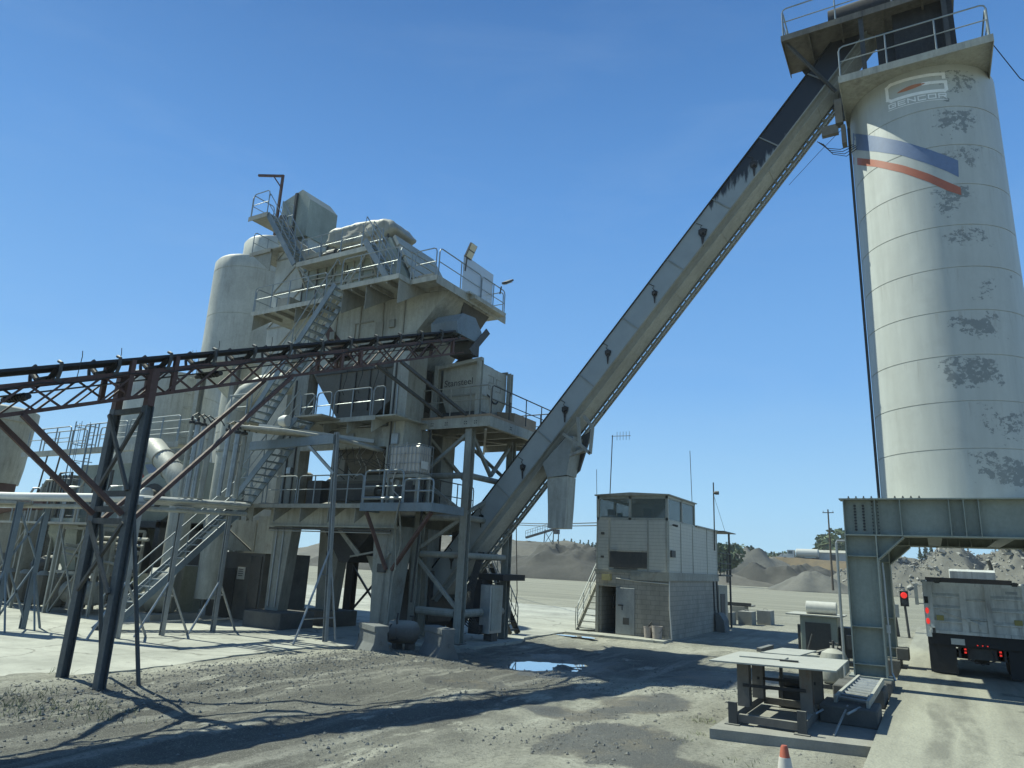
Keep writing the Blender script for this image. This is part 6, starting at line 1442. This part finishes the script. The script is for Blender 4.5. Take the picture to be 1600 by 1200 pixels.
# burner drum end, ducts
t = thing('dryer_drum', 'grey drum end with a dark round burner face below the sloping white duct', 'drum', (-28.4, 17.8, 0))
MB().lathe((-28.3, 19.5, 4.55), (-27.6, 17.6, 4.55), [(0, 1.05), (1.9, 1.05), (1.95, .95), (2.0, .6)], 32).build('drum', 'gantry_grey', t, True)
b = MB(); b.lathe((-27.6, 17.6, 4.55), (-27.4, 17.1, 4.55), [(0, .55), (.02, .55), (.04, .3), (.5, .28), (.52, .1)], 20); b.build('burner', 'dark_steel', t)
b = MB(); b.lathe((-27.2, 16.95, 4.6), (-26.7, 16.8, 4.6), [(0, .24), (.45, .24), (.5, .15)], 16); b.build('burner_nozzle', 'sign_white', t)
b = MB(); b.box(-29.6, -29.3, 17.5, 19.5, 0, 3.6); b.box(-26.9, -26.6, 17.5, 19.5, 0, 3.6); b.box(-29.6, -26.6, 17.5, 19.5, 3.3, 3.55); b.build('cradle', 'dark_steel', t)
t = thing('duct', 'sloping fat pale duct dropping behind the belt trestle to the fan', 'duct', (-25.0, 17, 0))
b = MB(); b.path([(-27.55, 17.2, 6.3), (-27.4, 17.1, 6.55), (-27.1, 17, 6.5), (-25.4, 17, 5.35), (-24.9, 17, 4.9), (-24.7, 17, 4.3), (-24.65, 17, 1.4)], .42, 20); b.build('pipe', 'paint_pale', t, True)
b = MB()
for p, q in (((-26.4, 17, 6.03), (-26.36, 17, 6.0)), ((-25.7, 17, 5.55), (-25.66, 17, 5.52))): b.lathe(p, q, [(0, .45), (.05, .45)], 20)
b.each('flange', 'paint_grey', t)
t = thing('duct', 'large pale elbow duct curving over from an upright beside the tower stairs', 'duct', (-22.9, 17.5, 0))
b = MB(); b.path([(-23.2, 17.6, .8), (-23.2, 17.6, 3.5), (-23.15, 17.6, 7.2), (-23.05, 17.6, 7.9), (-22.7, 17.7, 8.5), (-22.1, 17.9, 8.85), (-21.4, 18.2, 9.0), (-20.6, 18.6, 9.05)], .46, 22); b.build('pipe', 'paint_pale', t, True)
b = MB(); b.lathe((-23.2, 17.6, 3.4), (-23.2, 17.6, 3.5), [(0, .5), (.1, .5)], 20); b.lathe((-23.17, 17.6, 6.2), (-23.17, 17.6, 6.28), [(0, .5), (.08, .5)], 20); b.each('flange', 'paint_grey', t)
t = thing('blower', 'round grey blower fan on a concrete base with a yellowish guard behind the long stair', 'fan', (-24.2, 16.6, 0))
MB().lathe((-24.6, 16.2, 1.05), (-23.9, 16.9, 1.05), [(0, .2), (.02, .78), (.75, .82), (.9, .78), (.92, .2)], 36).build('casing', 'paint_grey', t, True)
b = MB(); b.box(-25.6, -23.4, 15.6, 17.4, 0, .28); b.prism([(-25.4, 15.5, 0), (-24.7, 15.5, 0), (-24.8, 15.5, .75), (-25.2, 15.5, .75)], (0, .8, 0)); b.build('base', 'concrete', t)
b = MB(); b.prism([(-25.1, 15.75, 1.35), (-24.55, 15.75, .75), (-24.35, 15.75, 1.0), (-24.9, 15.75, 1.6)], (0, .5, 0)); b.build('belt_guard', 'yellow_box', t)
MB().lathe((-24.4, 15.8, .8), (-23.9, 16.1, .8), [(0, .15), (.03, .2), (.4, .2), (.45, .1)], 14).build('motor', 'dark_steel', t)
t = thing('bitumen_tank', 'upright dark grey tank with tapered bottom under the braced trestle at the left', 'tank', (-35.6, 17, 0))
MB().lathe((-35.8, 17, .5), (-35.8, 17, 4.6), [(0, .5), (1.4, 1.5), (3.9, 1.5), (4.1, 1.1)], 40).build('shell', 'paint_grey', t, True)
for a in (.6, 2.2, 3.8, 5.4): MB().ibeam((-35.6 + 1.5 * math.cos(a), 17 + 1.5 * math.sin(a), 0), (-35.6 + 1.5 * math.cos(a), 17 + 1.5 * math.sin(a), 2), .18, .18, .02).build('leg', 'dark_steel', t)
t = thing('screw_hopper', 'grey steel hopper on a single column with ladder and dark motor behind the trestle', 'hopper', (-29.6, 16.3, 0))
b = MB(); b.frustum((-30.0, -29.3, 16.0, 16.6, 1.3), (-30.7, -28.6, 15.4, 17.2, 2.9)); b.box(-30.7, -28.6, 15.4, 17.2, 2.901, 3.5); b.build('bin', 'gantry_grey', t)
b = MB(); b.box(-29.95, -29.4, 16.05, 16.55, 0, 1.3); b.build('column', 'rust_steel', t)
b = MB(); b.lathe((-31.9, 15.8, 1.5), (-30.6, 16.0, 1.9), [(0, .15), (.1, .33), (.7, .33), (1.2, .2)], 14); b.build('motor', 'dark_steel', t)
b = MB()
for dx in (-.25, .25): b.tube((-31.2 + dx, 15.7, 0), (-31.2 + dx, 15.7, 4.2), .04, 5)
for k in range(13): b.tube((-31.45, 15.7, .3 + k * .3), (-30.95, 15.7, .3 + k * .3), .02, 5)
b.build('ladder', 'dark_steel', t)
t = thing('pipe_rack', 'low tangle of steel framing and pipes between the dust collector and the stairs', 'steel frame', (-27.5, 16, 0))
b = MB()
for x in (-28.4, -27.0, -25.8):
    for y in (14.8, 16.4): b.beam((x, y, 0), (x, y, 3.1), .09, .09)
for z in (1.5, 3.1):
    for y in (14.8, 16.4): b.beam((-28.4, y, z), (-25.8, y, z), .07, .1)
    b.beam((-28.4, 14.8, z), (-28.4, 16.4, z), .07, .1); b.beam((-25.8, 14.8, z), (-25.8, 16.4, z), .07, .1)
for a, c in (((-28.4, 14.8, 0), (-27.0, 14.8, 1.5)), ((-27, 14.8, 1.5), (-25.8, 14.8, 3.1)), ((-27, 16.4, 0), (-28.4, 16.4, 1.5))): b.beam(a, c, .06, .06)
b.build('frame', 'paint_grey', t)
b = MB()
for k in range(5): b.path([(-29.5, 15.2 + .2 * k, 2.2 + .15 * k), (-27, 15.3 + .2 * k, 2.0 + .2 * k), (-25.2, 15.6 + .15 * k, 1.8 + .25 * k)], .05 + .015 * (k % 3), 8)
b.build('pipe', 'paint_dusty', t)
b = MB(); b.box(-27.8, -26.4, 15.2, 16.2, 1.55, 2.5); b.lathe((-28.2, 15.3, .8), (-26.2, 15.3, .8), [(0, .3), (.1, .42), (1.8, .42), (1.95, .3)], 18); b.build('vessel', 'paint_grey', t)
t = thing('motor_shed', 'dark sheet clad base housing with a white notice around the elevator foot', 'shed', (-23.2, 19.9, 0))
b = MB(); b.box(-24.9, -21.9, 18.9, 21.2, 0, 2.5); b.build('wall', 'concrete_dark', t)
b = MB(); b.box(-23.3, -22.9, 18.86, 18.899, 1.5, 1.95); n_ = b.build('notice', 'sign_white', t)
b = MB()
for z in (1.62, 1.7, 1.78, 1.86): b.box(-23.24, -22.98, 18.852, 18.859, z, z + .03)
b.build('print', 'lettering', n_)
b = MB(); b.box(-24.0, -23.4, 18.85, 18.899, .05, 1.9); b.box(-22.6, -22.0, 18.85, 18.899, .4, 2.4); b.each('door', 'dark_steel', t)
b = MB(); b.box(-24.9, -22.6, 18.88, 18.95, 2.55, 3.75); b.box(-22.5, -21.5, 18.86, 18.95, 2.5, 3.9); b.each('panel', 'paint_pale', t)
b = MB(); b.beam((-24.8, 18.86, 3.7), (-22.7, 18.86, 2.6), .05, .05); b.build('brace', 'dark_steel', t)

t = thing('lagged_pipe', 'fat rusty brown lagged pipe sloping behind the braced trestle at the left edge', 'pipe', (-38, 15.2, 3.0))
b = MB(); b.path([(-44, 14.6, 2.5), (-40, 14.8, 2.9), (-36.5, 15.0, 3.6), (-33.5, 15.2, 4.05), (-31.0, 15.4, 4.1)], .30, 14); b.build('pipe', 'rust_brown', t, True)
b = MB()
for x, z in ((-42, 2.55), (-38, 3.05), (-34.6, 3.7)): b.beam((x, 14.9, 0), (x, 14.9, z), .12, .12)
b.each('post', 'dark_steel', t)
t = thing('service_platform', 'low railed service platform with pipes between the hopper and the sloping duct', 'platform', (-29, 15.0, 0))
b = MB(); b.box(-33.2, -26.0, 14.4, 15.6, 3.22, 3.30); b.build('deck', 'paint_dusty', t)
for xa, xb in ((-33.1, -30.6), (-30.4, -28.2), (-28.0, -26.1)):
    b = MB(); rail(b, [(xa, 14.45, 3.3), (xb, 14.45, 3.3)], 2, 1.0); b.build('railing', 'rail_steel', t)
for x in (-33.0, -30.5, -28.1, -26.2):
    for y in (14.5, 15.5): MB().beam((x, y, 0), (x, y, 3.22), .1, .1).build('post', 'paint_grey', t)
b = MB()
for xa, xb in ((-33, -30.5), (-28.1, -26.2)): b.beam((xa, 14.5, .2), (xb, 14.5, 3.1), .05, .05); b.beam((xa, 14.5, 3.1), (xb, 14.5, .2), .05, .05)
b.each('cross_brace', 'paint_grey', t)
for k in range(7):
    b = MB(); x = -32.6 + k * .95; b.path([(x, 15.3, 3.3), (x, 15.3, 4.4 + .3 * (k % 3)), (x + .15, 15.35, 4.7 + .3 * (k % 3)), (x + .7, 15.5, 4.75 + .3 * (k % 3)), (x + .7, 15.5, 3.4)], .05 + .02 * (k % 2), 8); b.build('pipe_loop', ('galv', 'paint_dusty', 'dark_steel')[k % 3], t)
b = MB()
for k in range(5): b.lathe((-32.4 + k * 1.3, 15.1, .2), (-32.4 + k * 1.3, 15.1, 1.5 + .2 * (k % 2)), [(0, .2), (.08, .32), (1.1, .32), (1.25, .12)], 14)
b.each('vessel', 'grime_and_shade', t)
t = thing('transformer_box', 'grey electrical box with fins on the yard behind the blower', 'cabinet', (-26.2, 19.2, 0))
b = MB(); b.box(-27.0, -25.3, 17.9, 18.9, .1, 1.9); b.build('box', 'gantry_grey', t, bevel=.02)
b = MB()
for k in range(8): b.box(-26.9 + k * .2, -26.86 + k * .2, 17.75, 17.899, .3, 1.7)
b.build('fins', 'dark_steel', t)
# ------------------------------------------------------------------ yard edge: piles, banks, trees, far things
def heap(cx, cy, rx, ry, h, seed, n=56, rough=.25, flat=0.0, fine=.16, rot=0):
    b = MB(); m_ = 26; cr_, sr_ = math.cos(rot), math.sin(rot)
    b.v.append(V((cx, cy, h * (1 + rough * .3 * nz(cx, cy, .05, 2, seed)))))
    for j in range(1, m_ + 1):
        f = j / m_
        for i in range(n):
            a = 2 * math.pi * i / n; wob = 1 + .22 * nz(math.cos(a), math.sin(a), 1.2, 3, seed)
            lx, ly = math.cos(a) * rx * f * wob, math.sin(a) * ry * f * wob
            x, y = cx + lx * cr_ - ly * sr_, cy + lx * sr_ + ly * cr_
            g_ = max(0, (f - flat) / (1 - flat)); z = h * (1 - g_) ** (1.05) * (1 + rough * nz(x, y, .9 / max(3, ry * .5), 4, seed)) + h * fine * nz(x, y, .45, 4, seed + 7) * (1 - f)
            b.v.append(V((x, y, z - (.25 if j == m_ else 0))))
    b.f += [(0, 1 + i, 1 + (i + 1) % n) for i in range(n)]
    for j in range(m_ - 1): b.f += [(1 + j * n + i, 1 + (j + 1) * n + i, 1 + (j + 1) * n + (i + 1) % n, 1 + j * n + (i + 1) % n) for i in range(n)]
    return b
def pile(b, name, mt, lab, cat='pile'):
    o = b.build(name, mt, None, True); tag(o, lab, cat); return o
struct(heap(-120, 176, 95, 34, 8.3, 3, 110, .3, .35, .10), 'hill', 'hill_earth', True)
struct(heap(-95, 118, 26, 14, 6.0, 8, 80, .4, .2, .10), 'hill', 'gravel_dark', True)
struct(heap(-20, 235, 60, 28, 7.6, 12, 90, .1, .62, .03), 'hill', 'dry_grass', True)
pile(heap(-62, 128, 22, 11, 5.6, 21, 80, .4, .25, .10), 'spoil_heap', 'gravel_dark', 'long dark heap of crushed asphalt across the yard left of the office')
pile(heap(-47, 184, 26, 12, 7.6, 31, 80, .4, .42, .16), 'spoil_heap', 'heap_grey', 'tall grey earth heap beyond the yard right behind the office')
pile(heap(-28, 176, 20, 9, 4.3, 44, 70, .4, .4, .16), 'spoil_heap', 'gravel_dark', 'low dark heap in front of the dry grass bank')
pile(heap(-19.5, 143, 8.2, 6, 3.5, 51, 60, .18, .12, .05), 'gravel_pile', 'heap_grey', 'smooth pale grey gravel cone pile in the yard left of the gantry')
rub = [(0, 150, 20, 13, 6.3, 61), (17, 140, 14, 12, 8.6, 62)]
for k, a in enumerate(rub):
    o = pile(heap(*a, 80, .5, .45, .22), 'rubble_heap', 'rubble_earth', ('heap of broken concrete seen under the gantry left of the truck body', 'higher heap of broken concrete behind the right side of the truck')[k], 'rubble')
    rnd = random.Random(90 + k); st = MB(); me = o.data
    vs = [v_.co.copy() for v_ in me.vertices]
    for i in range(3000):
        p = rnd.choice(vs)
        if p.z < .1 or p.y > a[1] + 5: continue
        q = p + V((rnd.uniform(-.5, .5), rnd.uniform(-.5, .5), rnd.uniform(-.1, .2))); sz = rnd.choice((.15, .18, .22, .26, .32, .4, .75)) * rnd.uniform(.6, 1.1)
        e = MB(); e.box(-1, 1, -.7, .7, -.45, .45)
        Mx = Matrix.Translation(q) @ Matrix.Rotation(rnd.uniform(0, 6.3), 4, V((rnd.uniform(-1, 1), rnd.uniform(-1, 1), rnd.uniform(-1, 1))).normalized()) @ Matrix.Scale(sz * .62, 4)
        for j, v_ in enumerate(e.v): e.v[j] = V((v_.x * rnd.uniform(.7, 1.1), v_.y * rnd.uniform(.6, 1.1), v_.z * rnd.uniform(.5, 1.2)))
        st.add(e, Mx)
    r_ = st.build('broken_concrete', 'rubble_stone', o); r_['kind'] = 'stuff'
# plants
def crown_mesh(h, r, kind, seed, n):
    rnd = random.Random(seed); b = MB()
    lob = []
    if kind == 'round':
        for k in range(9): lob.append((V((rnd.uniform(-.5, .5) * r, rnd.uniform(-.5, .5) * r, h * rnd.uniform(.42, .82))), r * rnd.uniform(.4, .62)))
    for i in range(n):
        if kind == 'round':
            c, rr = rnd.choice(lob); d = V((rnd.gauss(0, 1), rnd.gauss(0, 1), rnd.gauss(0, 1))).normalized(); p = c + d * rr * rnd.uniform(.7, 1.05)
        else:
            f = rnd.random() ** 1.4; a = rnd.uniform(0, 6.28); tier = .75 + .25 * math.cos(f * 34); rr = r * (1 - f) * rnd.uniform(.35, 1.0) * tier
            p = V((math.cos(a) * rr, math.sin(a) * rr, h * (.12 + .88 * f)))
        s_ = r * rnd.uniform(.10, .22); u = V((rnd.gauss(0, 1), rnd.gauss(0, 1), rnd.gauss(0, .7))).normalized(); w2 = u.cross(V((rnd.gauss(0, 1), rnd.gauss(0, 1), rnd.gauss(0, 1)))).normalized()
        b.poly([p - u * s_, p + w2 * s_ * .7, p + u * s_, p - w2 * s_ * .7])
    return b
def tree(name, lab, loc, h, r, kind, mt, seed, n, group=None):
    t = thing(name, lab, 'tree', loc, group); L = V(loc)
    b = crown_mesh(h, r, kind, seed, n); b.v = [p + L for p in b.v]; b.build('crown', mt, t)
    k = MB(); k.tube(L - V((0, 0, .3)), L + V((0, 0, h * .7)), r * .09, 7, r * .03)
    for i in range(4): a = i * 1.6; k.tube(L + V((0, 0, h * (.3 + .1 * i))), L + V((math.cos(a) * r * .6, math.sin(a) * r * .6, h * (.48 + .1 * i))), r * .045, 5, r * .015)
    k.build('trunk', 'bark', t); return t
rnd = random.Random(5)
# conifers behind the rubble heaps
c0 = None
for k, px in enumerate((1437, 1446, 1455, 1464, 1474, 1484, 1494, 1503, 1512)):
    d = ray(px, 861); p = EYEP + d * (258 / d.y); loc = (p.x, 258 + rnd.uniform(-3, 3), 7.2); sc = rnd.uniform(.85, 1.2)
    if c0 is None: c0 = tree('conifer', 'one of a row of small dark conifers far behind the rubble heaps', loc, 6.2, 1.7, 'cone', 'leaf_dark', 71, 420, 'conifers behind the rubble')
    else:
        c = copy_tree(c0, loc); c.scale = (sc, sc, sc); c.rotation_euler = (0, 0, k * 1.3)
# the low wood on the far bank: separate young trees
w0 = [None, None]
for k in range(72):
    px = 1140 + (k * 1.62) + rnd.uniform(-1, 1); yy = 262 + rnd.uniform(-10, 10)
    d = ray(px, 880); p = EYEP + d * (yy / d.y); loc = (p.x, yy, 5.2 + 3.5 * max(0, (1185 - px) / 60)); i = k % 2; sc = rnd.uniform(.7, 1.25) * (1 - .30 * (px - 1140) / 116)
    if w0[i] is None: w0[i] = tree('young_tree', ('one of the mid green young trees packed along the far bank', 'one of the darker young trees packed along the far bank')[i], loc, 5.6, 2.3, 'cone' if i else 'round', ('leaf_mid', 'leaf_dark')[i], 81 + i, 380, ('young trees along the far bank, lighter kind', 'young trees along the far bank, darker kind')[i])
    else: c = copy_tree(w0[i], loc); c.scale = (sc * 1.1, sc * 1.1, sc); c.rotation_euler = (0, 0, k * 1.9)
v0 = None
for k in range(36):
    px = 862 + k * 1.95 + rnd.uniform(-1, 1); yy = 240 + rnd.uniform(-8, 8); d = ray(px, 855); p = EYEP + d * (yy / d.y); loc = (p.x, yy, 6.6); sc = rnd.uniform(.6, 1.1)
    if v0 is None: v0 = tree('bank_tree', 'one of the tiny dark trees along the skyline left of the office', loc, 5.0, 1.7, 'cone', 'leaf_dark', 91, 260, 'trees on the skyline left of the office')
    else: c = copy_tree(v0, loc); c.scale = (sc, sc, sc); c.rotation_euler = (0, 0, k * 2.1)
d = ray(1308, 868); p = EYEP + d * (232 / d.y); tree('broadleaf_tree', 'rounded light green tree on the bank beside the gantry column', (p.x, 232, 6.6), 8.0, 6.2, 'round', 'leaf_mid', 101, 1500)
d = ray(1136, 880); p = EYEP + d * (150 / d.y); tree('broadleaf_tree', 'dark tree half hidden behind the rear canopy of the office', (p.x, 150, 1.0), 7.6, 3.4, 'round', 'leaf_dark', 103, 1500)
# far vehicles and shed on the bank
d = ray(1253, 872); p = EYEP + d * (222 / d.y); bx_, by_, bz_ = p.x, 222, 7.0
t = thing('tank_lorry', 'white lorry parked on the far grass bank below the trees', 'lorry', (bx_, by_, bz_))
b = MB(); b.lathe((bx_ - 1.5, by_, bz_ + 2.3), (bx_ + 4.6, by_, bz_ + 2.3), [(0, .9), (.2, 1.15), (5.9, 1.15), (6.1, .9)], 18); b.build('tank_body', 'sign_white', t)
b = MB(); b.box(bx_ - 3.8, bx_ - 1.9, by_ - 1.2, by_ + 1.2, bz_ + .6, bz_ + 3.0); b.prism([(bx_ - 5.2, by_ - 1.1, bz_ + .6), (bx_ - 3.8, by_ - 1.1, bz_ + .6), (bx_ - 3.8, by_ - 1.1, bz_ + 1.8), (bx_ - 5.1, by_ - 1.1, bz_ + 1.5)], (0, 2.2, 0)); b.build('cab', 'sign_white', t)
b = MB(); b.box(bx_ - 3.5, bx_ - 2.3, by_ - 1.22, by_ - 1.19, bz_ + 1.9, bz_ + 2.7); b.build('side_window', 'glass_dark', t)
for k, xw in enumerate((-4.4, -.6, 3.2, 4.1)): b = MB(); b.lathe((bx_ + xw, by_ - 1.2, bz_ + .5), (bx_ + xw, by_ - .8, bz_ + .5), [(0, .5), (.4, .5)], 14); b.build('wheel', 'rubber', t)
b = MB(); b.box(bx_ - 4, bx_ + 4.6, by_ - .6, by_ + .6, bz_ + .55, bz_ + 1.1); b.build('chassis', 'dark_steel', t)
d = ray(1226, 872); p = EYEP + d * (224 / d.y); q = V((p.x, 224, 7.0))
t = thing('parked_van', 'small pale van left of the white lorry on the far bank', 'van', q)
b = MB(); b.prism([q + V(a) for a in ((-2.2, -.9, .4), (2.2, -.9, .4), (2.2, -.9, 1.9), (-.8, -.9, 1.9), (-1.5, -.9, 1.2), (-2.2, -.9, 1.1))], (0, 1.8, 0)); b.build('body', 'truck_white', t)
for xw in (-1.4, 1.4): b = MB(); b.lathe(q + V((xw, -.92, .4)), q + V((xw, -.6, .4)), [(0, .38), (.3, .38)], 12); b.build('wheel', 'rubber', t)
b = MB(); b.box(q.x - .6, q.x + 1.9, q.y - .93, q.y - .905, q.z + 1.2, q.z + 1.7); b.build('side_window', 'glass_dark', t)
d = ray(1302, 872); p = EYEP + d * (226 / d.y); q = V((p.x, 226, 6.9))
t = thing('storage_shed', 'low pale walled shed on the bank at the left edge of the gantry', 'shed', q)
b = MB(); b.box(q.x - 4.2, q.x + 10, q.y - 3, q.y + 3, q.z, q.z + 2.7); b.build('wall', 'siding', t)
b = MB(); b.prism([(q.x - 4.5, q.y - 3.3, q.z + 2.701), (q.x - 4.5, q.y + 3.3, q.z + 2.701), (q.x - 4.5, q.y, q.z + 3.5)], (14.8, 0, 0)); b.build('roof', 'paint_pale', t)
b = MB(); b.box(q.x - .5, q.x + 1.5, q.y - 3.05, q.y - 3.001, q.z + .1, q.z + 2.2); b.build('door', 'dark_steel', t)
# far stacking conveyor on the hill, poles, wires
t = thing('stacking_conveyor', 'small distant stacking conveyor with lattice legs on the skyline hill', 'conveyor', (-103, 165, 10.0))
d0 = oy(822, 840, 168); d1 = oy(868, 826, 168); g0 = oy(862, 846, 168)
b = MB(); b.beam(d0, d1, .9, .5); b.build('boom', 'dark_steel', t)
b = MB(); rail(b, [d0 + V((0, -.4, .3)), d1 + V((0, -.4, .3))], 12, 1.5, .06); b.build('railing', 'paint_grey', t)
for dx in (-3.4, -.6, 1.0): b = MB(); b.beam((d1.x + dx, d1.y, g0.z - 1.5), (d1.x + dx * .9, d1.y, d1.z - .2), .2, .2); b.build('leg', 'dark_steel', t)
b = MB(); b.beam((d1.x - 3.4, d1.y, g0.z - 1), (d1.x - .6, d1.y, d1.z - .4), .12, .12); b.beam((d1.x - .6, d1.y, g0.z - 1), (d1.x - 3.3, d1.y, d1.z - .5), .12, .12); b.box(d1.x - .3, d1.x + 1.0, d1.y - .6, d1.y + .6, d1.z - 1.4, d1.z - .2); b.build('head_frame', 'dark_steel', t)
def upole(px, py_top, py_bot, Y, lab):
    a = oy(px, py_bot, Y); c = oy(px, py_top, Y); t = thing('utility_pole', lab, 'utility pole', (a.x, Y, a.z))
    MB().tube((a.x, Y, a.z - 4), (a.x, Y, c.z), .17, 8, .10).build('pole', 'bark', t)
    MB().beam((a.x - .8, Y, c.z - .5), (a.x + .8, Y, c.z - .5), .12, .12).build('crossarm', 'bark', t)
    b = MB()
    for k in (-.7, .7): b.tube((a.x + k, Y, c.z - .44), (a.x + k, Y, c.z - .2), .05, 6)
    b.each('insulator', 'galv', t)
upole(1299, 796, 880, 120, 'tall thin utility pole between the office and the gantry')
upole(1556, 858, 868, 230, 'tiny far utility pole on the skyline above the truck')
b = MB(); A = V((-12.05, 28.5, 4.35)); B = V((-46, 62, 9.2))
for o_ in (0, .12): b.path([A.lerp(B, i / 14) + V((0, 0, -1.1 * math.sin(math.pi * i / 14) + o_)) for i in range(15)], .022, 4)
tag(b.build('overhead_wire', 'cable', None, offset=A), 'pair of thin service wires leaving the left corner of the office', 'wire')
# ------------------------------------------------------------------ loose stones and weeds
rnd = random.Random(17); b = MB()
def stone_at(x, y, sz):
    n0 = len(b.v); c = V((x, y, gh(x, y) + sz * .15))
    pts = [V((rnd.uniform(.6, 1), 0, 0)), V((-rnd.uniform(.6, 1), 0, 0)), V((0, rnd.uniform(.6, 1), 0)), V((0, -rnd.uniform(.6, 1), 0)), V((0, 0, rnd.uniform(.4, .8))), V((0, 0, -.5))]
    a = rnd.uniform(0, 6.3); ca, sa = math.cos(a), math.sin(a)
    b.v.extend([c + V((p.x * ca - p.y * sa, p.x * sa + p.y * ca, p.z)) * sz for p in pts])
    b.f.extend([tuple(n0 + i for i in f) for f in ((0, 2, 4), (2, 1, 4), (1, 3, 4), (3, 0, 4), (2, 0, 5), (1, 2, 5), (3, 1, 5), (0, 3, 5))])
for i in range(15000):
    m_ = rnd.random()
    if m_ < .45: x, y = rnd.gauss(-12.6, 1.0), rnd.uniform(4.5, 17.5)
    elif m_ < .75: x, y = rnd.uniform(-13, -3.5), rnd.uniform(4, 21)
    else: x, y = rnd.uniform(-9, -1.2), rnd.uniform(6, 19)
    if x > -1.1 or x < -14.7 or (x > -3.5 and y > 12.3): continue
    if nz(x, y, .5, 3, 2.0) < -.05 and m_ > .45: continue
    stone_at(x, y, rnd.choice((.008, .010, .012, .012, .015, .018, .022, .028, .042)) * rnd.uniform(.7, 1.25))
o = b.build('loose_gravel', 'gravel_grey'); o['kind'] = 'stuff'
rnd = random.Random(23); b = MB()
for cx, cy, n, sp in ((-12.6, 6.7, 260, .55), (-13.9, 6.4, 120, .6), (-11.8, 7.3, 90, .4), (-15.2, 8.4, 30, .2), (-3.75, 13.6, 90, .16), (-3.6, 11.9, 25, .15), (-2.6, 11.2, 30, .25), (-3.55, 12.5, 30, .1)):
    for i in range(n):
        x, y = rnd.gauss(cx, sp), rnd.gauss(cy, sp * .7); z = gh(x, y); h = rnd.uniform(.03, .16) if x < -8 else rnd.uniform(.02, .08); l = V((rnd.gauss(0, .06), rnd.gauss(0, .06), h)); wv = V((rnd.uniform(-1, 1), rnd.uniform(-1, 1), 0)).normalized() * .006
        p = V((x, y, z - .01)); b.poly([p - wv, p + wv, p + l * .6 + wv * .7, p + l, p + l * .6 - wv * .7])
o = b.build('weeds', 'weed_green'); o['kind'] = 'stuff'

# ------------------------------------------------------------------ dusty summer air
hz = MB(); hz.box(-420, 420, -60, 420, -1.2, 24.5); ho = hz.build('haze', 'haze_air' if 'haze_air' in M else 'concrete'); ho['kind'] = 'stuff'
hm = bpy.data.materials.new('haze_air'); hm.use_nodes = True; hn = hm.node_tree; hn.nodes.remove(hn.nodes['Principled BSDF'])
pv = hn.nodes.new('ShaderNodeVolumePrincipled'); pv.inputs['Color'].default_value = (.86, .92, .95, 1); pv.inputs['Density'].default_value = .00035; pv.inputs['Anisotropy'].default_value = .3
hn.links.new(pv.outputs[0], hn.nodes['Material Output'].inputs['Volume'])
ho.data.materials.clear(); ho.data.materials.append(hm)
